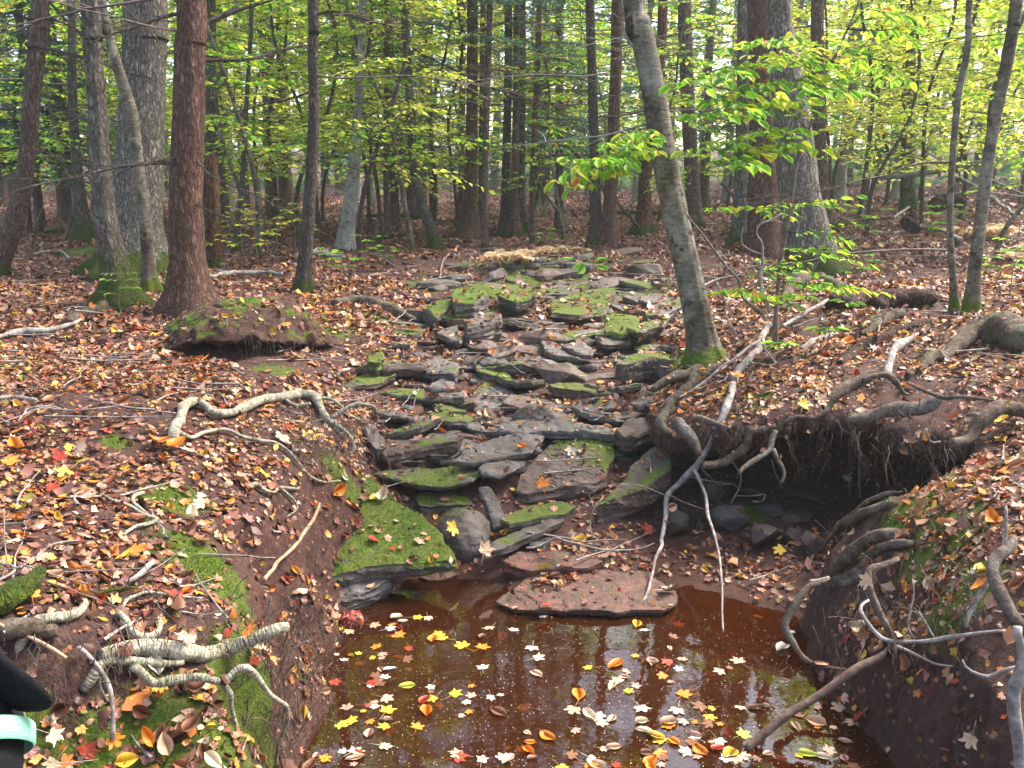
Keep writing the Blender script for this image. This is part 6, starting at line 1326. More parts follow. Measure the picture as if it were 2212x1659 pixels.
for pts, lb in [([(800, 545), (830, 560), (860, 580)], 'grey twig left of the leaning mossy trunk'), ([(990, 530), (960, 560), (950, 600)], 'whitish root like stick below the leaning mossy trunk'), ([(1420, 560), (1380, 600), (1290, 620)], 'dark stick on the mossy sheet of rock'), ([(1430, 650), (1460, 690), (1475, 720)], 'thin dark twig leaning beside the leaning grey tree foot'), ([(1455, 680), (1500, 630), (1560, 600), (1640, 590)], 'pale branch lying behind the leaning grey tree'), ([(600, 760), (680, 740), (740, 755)], 'thin mossy root right of the undercut mound')]:
    piece(lb, 'fallen_branch', 'twig', pts, 4, 3, 'palestick' if 'pale' in lb or 'whit' in lb else 'twig', dh=.03)

# undercut mossy mound that carries the reddish hemlock
def mound():
    c = cast(458, 776, 0); c = np.array([c[0], c[1] + .62, c[2] + .10])
    nr, nt = 70, 220; th = np.linspace(0, 2 * np.pi, nt, endpoint=False); rr = np.linspace(0, 1, nr)
    out = 1 + .13 * vnoise(np.stack([np.cos(th) * 1.5, np.sin(th) * 1.5, np.zeros(nt)], 1), 6) + .07 * vnoise(np.stack([np.cos(th) * 4, np.sin(th) * 4, np.zeros(nt)], 1), 7) + .03 * vnoise(np.stack([np.cos(th) * 12, np.sin(th) * 12, np.zeros(nt)], 1), 8)
    R_, T_ = np.meshgrid(rr, th, indexing='ij'); k = R_ * out[None]
    X = k * np.cos(T_) * .60; Y = k * np.sin(T_) * .58
    front = np.clip(-np.sin(T_), 0, 1) * np.clip(.55 + np.cos(T_ + .5), 0, 1)
    Z = .33 * (1 - R_ ** 3.2) - .13 + .15 * front * R_ ** 2 + .05 * X - .10 * np.clip(-X / .6, 0, 1) * R_
    top = np.stack([X, Y, Z], -1).reshape(-1, 3)
    ur = np.linspace(1, .3, 26)[1:]; U, T2 = np.meshgrid(ur, th, indexing='ij'); f2 = np.clip(-np.sin(T2), 0, 1) * np.clip(.55 + np.cos(T2 + .5), 0, 1)
    ku = U * out[None]; ub = np.stack([ku * np.cos(T2) * .60, ku * np.sin(T2) * .58, -.13 + .15 * f2 - .07 * (1 - U) ** .5 + .05 * ku * np.cos(T2) * .6 - .1 * np.clip(-np.cos(T2), 0, 1)], -1).reshape(-1, 3)
    V = np.vstack([top, ub]); n = nr + 25
    V += np.stack([fbm(V, 7, 3, 3), fbm(V, 7, 3, 4), fbm(V, 7, 3, 5)], 1) * .028 + np.stack([fbm(V, 26, 3, 6), fbm(V, 26, 3, 7), fbm(V, 26, 3, 8)], 1) * .009
    i = np.arange(n - 1)[:, None] * nt; j = np.arange(nt)[None, :]; j2 = (j + 1) % nt; Q = np.stack([i + j, i + nt + j, i + nt + j2, i + j2], -1).reshape(-1, 4)
    o = mk('mossy_mound', V, Q, M['mosssoil'], loc=c); o.rotation_euler = (0, 0, -.12)
    tag(o, 'mossy hump of soil undercut at the front beneath the reddish brown hemlock', 'mound', kind='structure'); STONES.append(o); SOLID.append(o)
mound()
for pts, w, lb in [([(430, 640), (455, 655), (480, 662), (495, 672)], [26, 20, 16, 10], 'shadowed root running right from the foot of the reddish brown hemlock'), ([(405, 660), (400, 690), (385, 720), (370, 740)], [24, 18, 14, 8], 'root creeping down the mound from the reddish brown hemlock'), ([(390, 650), (372, 668), (355, 682)], [20, 14, 8], 'small root left of the reddish brown hemlock foot'),
                    ([(240, 650), (215, 668), (180, 680), (150, 696)], [30, 26, 22, 16], 'thickly mossed root reaching left from the lumpy mossy footed tree'), ([(250, 652), (225, 655), (195, 664), (165, 668)], [22, 16, 12, 8], 'thin mossy root above the thickly mossed root'),
                    ([(1770, 600), (1800, 612), (1840, 625)], [30, 22, 10], 'mossy root fanning right from the massive pale twin'), ([(1730, 600), (1705, 640), (1688, 670)], [30, 24, 12], 'mossy root fanning forward from the massive pale twin')]:
    piece(lb, 'root', 'root', pts, w, w, 'mossroot', dh=.02, sides=14)

# hanging root hairs: nobody could count them
def hairs():
    B = Bag(); r = np.random.RandomState(44)
    def tuft(px, py, Y, n, ln, spread, down=1.0, w=.0013, side=0.0):
        p = at_y(px, py, Y)
        for k in range(n):
            a = p + r.normal(0, 1, 3) * np.array([spread, .05, spread * .5]); L = ln * r.uniform(.3, 1.1); m = 7
            d = np.array([side, -.1, -down]) + r.normal(0, .45, 3); d /= np.linalg.norm(d)
            P = a + d * (np.linspace(0, 1, m) * L)[:, None]; P[1:] += np.cumsum(r.normal(0, .06 * L, (m - 1, 3)), 0); P[:, 2] -= .15 * L * np.linspace(0, 1, m) ** 2
            V, Q, T = tube(P, np.linspace(w * r.uniform(.6, 1.8), w * .3, m), 3, cap=False); B.add(V, Q)
    for px, py, Y, n, ln, sp in [(600, 1400, 2.5, 90, .22, .10), (590, 1330, 2.7, 80, .16, .10), (560, 1490, 2.35, 100, .22, .10), (640, 1345, 2.75, 60, .12, .06), (520, 1400, 2.3, 50, .15, .10), (540, 1560, 2.25, 80, .16, .10), (760, 940, 3.9, 60, .2, .12), (730, 900, 4.1, 40, .16, .1), (690, 960, 3.6, 40, .14, .1), (400, 1340, 2.1, 60, .12, .15), (150, 1380, 2.0, 60, .12, .12), (180, 1420, 1.9, 40, .12, .1), (250, 1300, 2.2, 50, .1, .15),
            (1600, 900, 4.15, 40, .12, .2), (1640, 905, 4.1, 40, .16, .12), (1830, 900, 4.12, 22, .2, .25), (1950, 940, 3.9, 22, .3, .15), (1990, 900, 3.8, 30, .2, .15), (1720, 930, 4.1, 14, .25, .15), (2030, 1000, 3.4, 40, .2, .15), (1900, 1300, 2.7, 60, .15, .15), (2000, 1330, 2.4, 60, .2, .15), (2100, 1250, 2.3, 50, .15, .12), (1850, 1180, 3.2, 40, .12, .12), (2150, 1100, 2.8, 50, .12, .2), (2120, 880, 3.6, 60, .15, .25), (1950, 840, 4.1, 50, .1, .3), (580, 690, 5.3, 60, .16, .12), (560, 740, 5.3, 40, .12, .15), (2060, 1200, 2.6, 40, .12, .15)]:
        tuft(px, py, Y, n, ln, sp)
    o = B.build('root_hairs', M['root']); tag(o, 'mats of fine hair roots hanging from the cut banks', 'rootlets', kind='stuff')
hairs()
# ---------------------------------------------------------------- fallen leaves
dg = bpy.context.evaluated_depsgraph_get(); bpy.context.view_layer.update()
def world_tris(objs, near=None):
    VV, FF, n = [], [], 0
    for o in objs:
        me = o.data; v = np.empty(len(me.vertices) * 3, np.float32); me.vertices.foreach_get('co', v); v = v.reshape(-1, 3)
        mw = np.array(o.matrix_world); v = v @ mw[:3, :3].T + mw[:3, 3]
        me.calc_loop_triangles(); t = np.empty(len(me.loop_triangles) * 3, np.int32); me.loop_triangles.foreach_get('vertices', t); t = t.reshape(-1, 3)
        if near is not None:
            c = v[t[:, 0]]; t = t[(c[:, 1] < near) & (c[:, 1] > .5) & (np.abs(c[:, 0]) < 5)]
        VV.append(v); FF.append(t + n); n += len(v)
    return np.concatenate(VV), np.concatenate(FF)
bv, bf = world_tris([ground, turf] + SOLID, 8.5)
NG = len(world_tris([ground, turf], 8.5)[1]); NR = len(world_tris([ground, turf] + STONES + SMALL, 8.5)[1])
SOLID.sort(key=lambda o: 0 if (o in STONES or o in SMALL) else 1); bv, bf = world_tris([ground, turf] + SOLID, 8.5)
BV = BVHTree.FromPolygons(bv.tolist(), bf.tolist())
def drop(x, y):
    h = BV.ray_cast(Vector((x, y, 4)), Vector((0, 0, -1)))
    if h[0] is None: return None
    return h[0], (h[1] if h[1].z > 0 else -h[1]), h[2]

def maple_leaf(seed, curl=.25, teeth=True):
    r = random.Random(seed)
    pol = [(90, 1.0), (80, .80), (70, .74), (62, .52), (50, .78), (38, .95), (27, .74), (14, .56), (2, .62), (-14, .72), (-28, .56), (-50, .44), (-75, .26)]
    pts = [(a + r.uniform(-4, 4), q * r.uniform(.82, 1.08)) for a, q in pol]
    out = [(math.cos(math.radians(a)) * q, math.sin(math.radians(a)) * q) for a, q in pts] + [(-math.cos(math.radians(a)) * q * r.uniform(.8, 1.08), math.sin(math.radians(a)) * q) for a, q in reversed(pts[1:])]
    out = np.array(out) * .52; n = len(out)
    inner = out * .5
    V2 = np.vstack([out, inner, [[0, 0]]]); ax = r.uniform(0, 3.14); ax2 = ax + r.uniform(.8, 2)
    u = V2 @ np.array([math.cos(ax), math.sin(ax)]); w = V2 @ np.array([math.cos(ax2), math.sin(ax2)])
    z = curl * (1.6 * u * u + .8 * w * w) + curl * .5 * u * w + .03 * np.array([r.uniform(-1, 1) for _ in V2]) * (1 if curl > .08 else .25)
    V = np.column_stack([V2, z]); F = []
    for i in range(n):
        j = (i + 1) % n; F += [(i, j, n + j), (i, n + j, n + i), (n + i, n + j, 2 * n)]
    return V, np.array(F)
def oval_dead(seed, curl=.25):
    r = random.Random(seed); V, F = oval_leaf(7, r.uniform(.22, .33), r.uniform(.02, .16), 0); V = V.copy(); V[:, 1] -= .5
    V[:, 0] += r.uniform(-.35, .35) * V[:, 1] ** 2 + r.uniform(-.1, .1) * V[:, 1]; V[:, 2] += np.where(V[:, 0] > 0, .25, -.05) * curl * np.abs(V[:, 0])
    V[:, 2] += curl * 1.6 * (V[:, 1] ** 2) + curl * 1.2 * V[:, 0] * V[:, 1] + r.uniform(-.3, .3) * V[:, 0] * V[:, 1]; return V, F
def simple_leaf(seed, curl=.25):
    r = random.Random(seed); n = 6; a = np.linspace(0, 2 * np.pi, n, endpoint=False) + r.uniform(0, 1); q = np.array([r.uniform(.28, .6) for _ in a])
    V2 = np.vstack([np.stack([np.cos(a) * q, np.sin(a) * q * .75], 1), [[0, 0]]]); z = curl * 2 * (V2[:, 0] ** 2) + np.array([r.uniform(-.06, .06) for _ in V2])
    return np.column_stack([V2, z]), np.array([(i, (i + 1) % n, n) for i in range(n)])
DEAD = [(.48, .27, .165, 4), (.40, .19, .10, 4), (.52, .36, .24, 1.3), (.24, .10, .075, 5), (.28, .11, .055, 4.5), (.48, .14, .022, 3), (.58, .24, .04, 1.6), (.28, .035, .012, 1.8), (.55, .33, .04, 1.3), (.12, .045, .025, 3.5), (.62, .48, .34, .5), (.06, .024, .014, 3.5), (.30, .26, .06, .5)]
DEADF = [(.32, .145, .105, 3), (.19, .075, .058, 6), (.44, .27, .20, 1.0), (.36, .13, .04, 1.6), (.20, .045, .025, 1.2), (.12, .055, .04, 3), (.48, .27, .05, .6)]

def scatter(n, y0, y1, tmpls, size, pal, use_bvh, seed, lift=.006, tilt=.35, halfw=None):
    r = np.random.RandomState(seed); X, Y = [], []
    y = y0 + (y1 - y0) * r.uniform(0, 1, n * 3) ** .75; x = r.uniform(-1, 1, n * 3) * (y * .62 + .35)
    k = np.sqrt(np.clip(litter_at(x, y), 0, 1)) * (.62 + .75 * fbm2(x, y, 2.6, 3, 5)); ok = r.uniform(0, 1, len(x)) < k; x, y = x[ok][:n], y[ok][:n]
    P, N = [], []
    if use_bvh:
        for a, b in zip(x, y):
            h = drop(a, b)
            if h is None: continue
            if h[0].z < .012: continue
            if h[1].z < .35 and r.uniform() < .8: continue
            if h[2] >= NG and r.uniform() > (.20 if h[2] < NR else .04): continue
            P.append(h[0][:]); N.append(h[1][:])
        P, N = np.array(P), np.array(N)
    else:
        z = Hg(x, y); e = .15; N = np.stack([-(Hg(x + e, y) - z) / e, -(Hg(x, y + e) - z) / e, np.ones_like(z)], 1); P = np.stack([x, y, z], 1)
    m = len(P); N = N / np.linalg.norm(N, axis=1)[:, None]
    up = N + r.normal(0, tilt, (m, 3)); up /= np.linalg.norm(up, axis=1)[:, None]
    d = r.normal(0, 1, (m, 3)); d -= up * (d * up).sum(1)[:, None]; d /= np.linalg.norm(d, axis=1)[:, None]; xx = np.cross(d, up)
    C_ = 0; R = np.stack([xx, d, up], -1); flip = r.uniform(size=m) < .4; R[flip, :, 2] *= -1; R[flip, :, 0] *= -1
    s = size * np.exp(r.normal(0, .28, m)); P = P + N * (lift + s * .10 * r.uniform(.3, 1.5, m))[:, None]
    C = lerp_cols(pal, m, r, .22) * .74; which = r.randint(0, len(tmpls), m); B = Bag()
    for q, (tv, tf) in enumerate(tmpls):
        g = which == q
        if g.any():
            V, F, cc = instances(tv, tf, R[g], P[g], s[g], C[g]); B.add(V, None, F, cc)
    return B
T_NEAR = [maple_leaf(i, c) for i, c in enumerate([.08, .18, .35, .7, .45])] + [oval_dead(i, c) for i, c in enumerate([.2, .5, .9])] + [simple_leaf(40 + i, c) for i, c in enumerate([.3, .8])]
T_MID = [simple_leaf(i, c) for i, c in enumerate([.1, .35, .6, .8])] + [oval_dead(9, .5), maple_leaf(31, .4)]
T_FAR = [simple_leaf(i + 20, c) for i, c in enumerate([.2, .5, .8])]
for B, lb in [(scatter(15500, 1.1, 5.2, T_NEAR, .039, DEAD, True, 1, .005, .24), 'dense carpet of tan, orange and brown leaves over both banks'), (scatter(22000, 1.1, 6.5, T_MID, .020, DEAD, True, 4, .003, .3), 'broken bits of dead leaves between the whole ones'),
              (scatter(24000, 5.0, 8.4, T_MID, .050, DEAD, True, 2, .008), 'leaf carpet around the upper stones and first trees'), (scatter(42000, 8.2, 19, T_FAR, .060, DEADF, False, 3, .010), 'reddish leaf carpet beneath the trees'), (scatter(34000, 18, 45, T_FAR, .11, DEADF, False, 5, .015), 'leaf carpet fading away through the far trees')]:
    o = B.build('leaf_litter', M['leaf'], smooth=True); tag(o, lb, 'fallen leaves', kind='stuff')

# leaves one can point to: floating on the pool and the large ones on the banks
LEAFM = {}
def leaf_mesh(kind, i, flat):
    k = (kind, i, flat)
    if k not in LEAFM:
        V, F = (maple_leaf(100 + i, .04 if flat else [.2, .4, .6][i % 3]) if kind == 'maple' else oval_dead(100 + i, .08 if flat else [.25, .5, .8][i % 3]))
        if kind == 'maple':   # stalk
            sv, sq, st = tube(np.array([(0, -.1, .01), (.02, -.4, .03), (.05, -.75, .06)]), [.012, .01, .008], 4); n = len(V); V = np.vstack([V, sv]); F = [tuple(f) for f in F] + [tuple(f + n) for f in sq] + [tuple(f + n) for f in st]
        me_o = mk('leaf', V, [tuple(f) for f in F], M['leafobj']); me = me_o.data; bpy.data.objects.remove(me_o); LEAFM[k] = me
    return LEAFM[k]
CW = {'yellow': (.56, .36, .035), 'orange': (.62, .19, .02), 'red': (.34, .035, .015), 'cream': (.58, .47, .31), 'tan': (.45, .30, .19), 'brown': (.17, .075, .04), 'pink brown': (.40, .22, .17), 'pale white': (.56, .50, .43), 'lime green': (.42, .46, .05)}
LM_POOL = {'the wet red stone': (750, 1328), 'the wide flat red slab': (1250, 1330), 'the hanging branch tip': (1560, 1350), 'the slanting brown stick': (1640, 1610), 'the bowed root': (1700, 1430), 'the fat ringed root end': (640, 1400), 'the white branching root': (640, 1560)}
LM_BANK = {'the thick arching root': (580, 870), 'the zigzag pale root': (300, 1120), 'the curled root loop': (320, 1365), 'the tan peeled stick': (620, 1170), 'the big mossy slab': (820, 1150), 'the wide flat red slab': (1330, 1280), 'the largest slab': (1220, 980), 'the long sinuous root': (1800, 850), 'the heavy root elbow': (2120, 900), 'the arching mound roots': (1880, 1180), 'the rotten brown log': (60, 1290), 'the left foreground moss': (350, 1600), 'the squared violet boulder': (1660, 1160), 'the splintered wood strip': (1900, 730), 'the thick smooth root': (2170, 1250)}
LEAVES = []
def pleaf(kind, colour, size, loc, up, pool, r, idx):
    me = leaf_mesh(kind, idx % 6, pool); o = bpy.data.objects.new('floating_leaf' if pool else 'fallen_leaf', me); COL.objects.link(o)
    dd = project(np.array(loc))[0, 2]; size = min(size, (50 if pool else 52) * dd / FP)
    up = Vector(up).normalized(); q = up.to_track_quat('Z', 'Y'); q2 = Vector((0, 0, 1)); o.rotation_mode = 'QUATERNION'
    from mathutils import Quaternion
    o.rotation_quaternion = q @ Quaternion((0, 0, 1), r.uniform(0, 6.28)); o.location = loc; o.scale = (size,) * 3
    c = np.array(CW[colour]) * r.uniform(.85, 1.12); o.color = (*np.clip(c, 0, .9), 1); LEAVES.append((o, kind, colour, pool)); return o
r = np.random.RandomState(33)
pool_px = []; t = 0
hero_pool = [(1330, 1435, 'orange', 'oval', .085), (1160, 1455, 'tan', 'oval', .06), (1150, 1398, 'pale white', 'maple', .07), (1000, 1395, 'yellow', 'maple', .08), (1040, 1398, 'orange', 'maple', .07), (820, 1472, 'brown', 'maple', .10), (700, 1400, 'orange', 'maple', .10), (1510, 1620, 'orange', 'oval', .08), (1405, 1655, 'orange', 'oval', .07), (1290, 1545, 'pale white', 'maple', .07), (920, 1535, 'orange', 'oval', .06), (1240, 1530, 'tan', 'maple', .08), (1385, 1528, 'cream', 'maple', .10), (1180, 1590, 'orange', 'oval', .08), (1100, 1640, 'cream', 'oval', .06), (1475, 1500, 'orange', 'maple', .08), (1690, 1400, 'pale white', 'oval', .07), (1250, 1500, 'orange', 'oval', .07), (860, 1370, 'orange', 'maple', .06), (945, 1370, 'yellow', 'maple', .06)]
for i, (x, y, c, k, s) in enumerate(hero_pool):
    p = at_z(x, y, .004); pleaf(k, c, s * 1.1, p, (r.normal(0, .06), r.normal(0, .06), 1), True, r, i); pool_px.append((x, y))
cl = list(CW); pw = np.array([3, 3, 1.3, 3, 3.5, 3, 2.5, .9, .6]); pw = pw / pw.sum()
while len(pool_px) < 240 and t < 8000:
    t += 1; y = r.uniform(1330, 1658); l = np.interp(y, [1330, 1400, 1500, 1658], [700, 630, 600, 575]); x = l + (np.interp(y, [1330, 1450, 1658], [1690, 1780, 2120]) - l) * r.uniform()
    cl_ = .5 + .5 * vnoise(np.array([[x / 75., y / 34., 0]]), 12)[0] * 1.6
    if r.uniform() > cl_ * (.35 + .65 * abs(x - 1150) / 600 + (.2 if y > 1420 else -.2)): continue
    p = at_z(x, y, .004 if r.uniform() < .78 else -r.uniform(.008, .03))
    if Hg(p[0], p[1])[0] > .0 or any(abs(a - x) < 9 and abs(b - y) < 6 for a, b in pool_px): continue
    h = drop(p[0], p[1])
    if h and h[0].z > .02: continue
    pool_px.append((x, y)); pleaf(r.choice(['maple', 'oval'], p=[.68, .32]), cl[r.choice(len(cl), p=pw)], r.uniform(.030, .078), p, (r.normal(0, .10), r.normal(0, .10), 1), True, r, len(pool_px))
hero_bank = [(410, 985, 'pink brown', 'maple', .10), (185, 1085, 'pink brown', 'maple', .10), (265, 1215, 'yellow', 'maple', .12), (290, 1205, 'orange', 'maple', .10), (565, 1030, 'yellow', 'maple', .08), (210, 1040, 'yellow', 'maple', .06), (545, 1370, 'orange', 'maple', .09), (460, 1650, 'cream', 'oval', .13), (335, 1600, 'orange', 'oval', .10), (365, 1610, 'tan', 'oval', .08), (270, 1648, 'yellow', 'oval', .08), (240, 1600, 'orange', 'maple', .11), (60, 1620, 'pink brown', 'maple', .12), (110, 1650, 'tan', 'maple', .10), (25, 1185, 'cream', 'maple', .09), (1960, 850, 'red', 'maple', .10), (1735, 880, 'yellow', 'maple', .09), (2165, 915, 'yellow', 'maple', .12), (1825, 1040, 'pale white', 'maple', .08), (2150, 1130, 'orange', 'oval', .08), (2120, 1270, 'orange', 'maple', .09), (1830, 745, 'orange', 'oval', .10), (1920, 730, 'orange', 'oval', .10), (1560, 860, 'yellow', 'maple', .10), (1855, 700, 'red', 'maple', .09), (1590, 820, 'orange', 'maple', .13), (1240, 975, 'cream', 'maple', .09), (1130, 970, 'orange', 'oval', .08), (1060, 1240, 'orange', 'oval', .11), (1180, 1240, 'yellow', 'maple', .09), (800, 1170, 'red', 'maple', .08), (760, 1100, 'red', 'maple', .08), (790, 1080, 'brown', 'maple', .08), (2200, 1000, 'cream', 'maple', .1), (380, 970, 'orange', 'oval', .1), (340, 965, 'orange', 'oval', .11), (20, 1010, 'orange', 'maple', .11), (1770, 870, 'tan', 'maple', .1), (2060, 640, 'orange', 'oval', .12), (1690, 1195, 'yellow', 'maple', .09)]
bank_px = []
def bank_leaf(x, y, c, k, s, i):
    rr_ = ray(x, y); o_ = Vector((0, 0, CAM_H)); h = BV.ray_cast(o_, Vector(rr_).normalized())
    if h[0] is None or h[0].y > 7.5 or h[0].z < .012: return False
    n = h[1] if h[1].z > 0 else -h[1]
    if n.z < .3: return False
    up = n + Vector((r.normal(0, .25), r.normal(0, .25) - .12, 0)); pleaf(k, c, s, h[0] + n * (.012 + s * .1), up, False, r, i); bank_px.append((x, y)); return True
for i, (x, y, c, k, s) in enumerate(hero_bank): bank_leaf(x, y, c, k, s, i)
t = 0
while len(bank_px) < 80 and t < 5000:
    t += 1; x = r.uniform(0, 2212); y = r.uniform(800, 1655)
    if 620 < x < 1750 and y > 1330 or any(abs(a - x) < 34 and abs(b - y) < 24 for a, b in bank_px): continue
    bank_leaf(x, y, cl[r.choice(len(cl), p=[.12, .26, .09, .12, .17, .08, .13, .02, .01])], r.choice(['maple', 'oval'], p=[.65, .35]), r.uniform(.075, .115), t)

bk = {}
for o, kind, colour, pl in LEAVES:
    x, y, _ = project(np.array(o.location))[0]; lm = LM_POOL if pl else LM_BANK; nm, d = min(((n_, math.hypot(x - a, y - b)) for n_, (a, b) in lm.items()), key=lambda q: q[1])
    bk.setdefault((pl, kind, colour, nm), []).append((d, o))
for (pl, kind, colour, nm), L in bk.items():
    L.sort(key=lambda q: q[0])
    for i, (d, o) in enumerate(L):
        art = {'maple': 'maple leaf', 'oval': 'oval leaf'}[kind]; w = 'floating' if pl else 'on the bank'
        rk = '' if len(L) == 1 else (['nearest', 'second nearest', 'third nearest', 'fourth nearest', 'fifth nearest', 'sixth nearest', 'seventh nearest', 'eighth nearest', 'ninth nearest', 'tenth nearest', 'eleventh nearest', 'twelfth nearest'][min(i, 11)] + ' ')
        tag(o, f"{colour} {art} {w}, {rk + 'to' if rk else 'near'} {nm}", 'leaf', 'leaves floating on the pool' if pl else 'large leaves lying on the banks')
# wording of the small stones
LMS = {'the arrow shaped stone': (1075, 850), 'the smooth flagstone': (1090, 970), 'the thick chipped slab': (900, 960), 'the thick mossy block': (1100, 785), 'the pale faced stone': (1045, 700), 'the bright mossy boulder': (1010, 640), 'the tilted light flagstone': (1190, 705), 'the mossy sheet of rock': (1260, 650), 'the domed mossy rock': (1345, 685), 'the squared mossy block': (1400, 765), 'the mossy long block': (1245, 835), 'the big dark wedge': (1390, 905), 'the pale tan slab': (1250, 755), 'the brown triangular block': (945, 780), 'the upright mossy block': (812, 768), 'the mossy ended low stone': (900, 855), 'the far right flagstone': (1420, 670), 'the wide mossy shelf': (1120, 620)}
bk = {}
for o in SMALL:
    x, y, _ = project(np.array(o.location))[0]; nm, d = min(((n_, math.hypot(x - a, y - b)) for n_, (a, b) in LMS.items()), key=lambda q: q[1])
    w = 'small' if o.scale[0] < .15 else 'mid-sized' if o.scale[0] < .25 else 'large'; bk.setdefault((w, nm), []).append((d, o))
NEARN = ['nearest'] + [q + ' nearest' for q in ORD[1:] + ['twenty ' + q for q in ORD[:9]] + ['thirtieth'] + ['thirty ' + q for q in ORD[:9]]]
for (w, nm), L in bk.items():
    L.sort(key=lambda q: q[0])
    for i, (d, o) in enumerate(L): tag(o, f"{w} loose stone in the bed, {NEARN[min(i, 38)]} to {nm}", 'stone', 'loose stones of the stream bed')

# ---------------------------------------------------------------- moss tufts, seedlings, dead ferns
def tufts():
    r = np.random.RandomState(8); B = Bag(); P, N = [], []
    for px, py, rad in MOSSY:
        c = MOSS_C[(px, py)]
        if c[1] > 3.6: continue
        for k in range(int(9000 * rad * rad * 3)):
            a = r.uniform(0, 6.28); q = rad * .8 * math.sqrt(r.uniform()); h = drop(c[0] + q * math.cos(a), c[1] + q * math.sin(a))
            if h and h[0].z > .02 and vnoise(np.array([[h[0].x * 12, h[0].y * 12, 0]]), 4)[0] > -.35: P.append(h[0][:]); N.append(h[1][:])
    big = STONES[0]; bx = np.array([big.matrix_world @ Vector(c) for c in big.bound_box])
    for k in range(9000):
        x, y = r.uniform(bx[:, 0].min(), bx[:, 0].max()), r.uniform(bx[:, 1].min(), bx[:, 1].max()); h = drop(x, y)
        if h and h[1].z > .75 and h[0].z > .10: 
            P.append(h[0][:]); N.append(h[1][:])
    P, N = np.array(P), np.array(N); m = len(P)
    V0 = np.array([(-.09, 0, 0), (.09, 0, 0), (0, 0, 1)]); F0 = np.array([(0, 1, 2)])
    up = N + r.normal(0, .5, (m, 3)); up /= np.linalg.norm(up, axis=1)[:, None]; d = r.normal(0, 1, (m, 3)); d -= up * (d * up).sum(1)[:, None]; d /= np.linalg.norm(d, axis=1)[:, None]
    R = np.stack([np.cross(d, up), d, up], -1); pal = [(.05, .11, .006, 3), (.10, .19, .01, 3), (.17, .26, .02, 1.5), (.03, .06, .006, 2), (.16, .15, .03, .6)]
    V, F, C = instances(V0, F0, R, P - N * .002, r.uniform(.008, .022, m), lerp_cols(pal, m, r)); B.add(V, None, F, C)
    o = B.build('moss_tufts', M['moss'], smooth=False); tag(o, 'short green moss fuzz on the near banks and the big slab', 'moss', kind='stuff')
tufts()
def seedling(seed, h, nl, leaf, pal):
    r = np.random.RandomState(seed); e = empty('seedling', (0, 0, 0)); L, T = Bag(), Bag(); st = catmull(np.array([(0, 0, -.03), (r.normal(0, .02), 0, h * .5), (r.normal(0, .05), r.normal(0, .04), h)]), 8)
    V, Q, F = tube(st, np.linspace(.004, .002, 8), 5, cap=False); pos, dr = [], []
    for k in range(nl):
        p = st[r.randint(4, 8)]; a = k * 2.4 + r.normal(0, .3); d = np.array([math.cos(a), math.sin(a), r.uniform(-.1, .35)]); ln = h * r.uniform(.15, .6); q = p + d * ln; v, qq, _ = tube(np.array([p, (p + q) / 2 + [0, 0, .01], q]), [.002, .0015, .001], 3, cap=False); T.add(v, qq)
        for j in range(r.randint(2, 5)): pos.append(p + (q - p) * (.4 + .6 * j / 4)); dr.append(d * .7 + np.array([-d[1], d[0], 0]) * (1 if j % 2 else -1) * .8 + [0, 0, -.15])
        pos.append(q); dr.append(d + [0, 0, -.2])
    T.add(V, Q); m = len(pos); v, f, c = instances(OVAL_V, OVAL_F, leaf_rots(np.array(dr), r, .25), np.array(pos), leaf * r.uniform(.7, 1.15, m), lerp_cols(pal, m, r)); L.add(v, None, f, c)
    L.build('leaves', M['green'], e); T.build('stem', M['twig'], e); return e
SG = [(.10, .28, .03, 3), (.20, .42, .04, 3), (.32, .50, .05, 1)]; SY = [(.45, .50, .04, 3), (.60, .55, .06, 2), (.25, .40, .03, 2)]
SD = [seedling(1, .35, 6, .075, SG), seedling(2, .25, 5, .07, SG), seedling(3, .5, 8, .07, SY), seedling(4, .4, 7, .065, SG), seedling(5, .16, 4, .075, SG)]
used2 = set(); SLAB = [(700, 620, 0, 1, 'bright green seedling beside the slim dark trunk'), (745, 612, 1, 1.1, 'low green seedling right of the slim dark trunk, next to dead twigs'), (790, 590, 3, 1, 'green seedling left of the mossy boulders'), (835, 582, 1, 1, 'small seedling below the leaning mossy trunk'), (560, 575, 2, 1.3, 'tallest yellowing seedling clump left of the slim dark trunk'), (520, 590, 2, 1.1, 'yellowing seedling right of the rotten snag'), (600, 590, 2, 1.1, 'yellowing seedling just left of the slim dark trunk'), (640, 560, 2, 1.2, 'yellow green seedling behind the slim dark trunk'), (475, 580, 2, 1.0, 'yellow seedling at the foot of the rotten snag'),
     (262, 690, 3, .8, 'small seedling among the roots of the lumpy mossy footed tree'), (1700, 800, 4, 1, 'low seedling with flat leaves right of the shrub foot'), (1790, 770, 4, 1.1, 'low seedling beside the splintered wood strip'), (1770, 700, 4, 1.1, 'pair of serrated leaves on the slope below the pale twin'), (1840, 705, 4, .9, 'serrated sprig between the pale twin and the rotten log'), (1850, 640, 3, .8, 'seedling at the left end of the rotten log'), (1730, 690, 0, 1.0, 'drooping green seedling in front of the pale twin'), (2180, 650, 3, 1.1, 'seedling at the right edge beyond the saplings'), (2150, 620, 1, 1.1, 'low seedling behind the olive sapling'), (1650, 640, 1, 1.2, 'seedling at the foot of the reddish twin'), (1180, 545, 1, 1.2, 'seedling at the stream head among the ferns'), (330, 560, 2, 1.2, 'yellow green seedling behind the thick furrowed tree'), (2040, 560, 3, 1.4, 'leafy seedling behind the wavy sapling'), (1880, 560, 3, 1.4, 'leafy seedling right of the pale twin on the slope')]
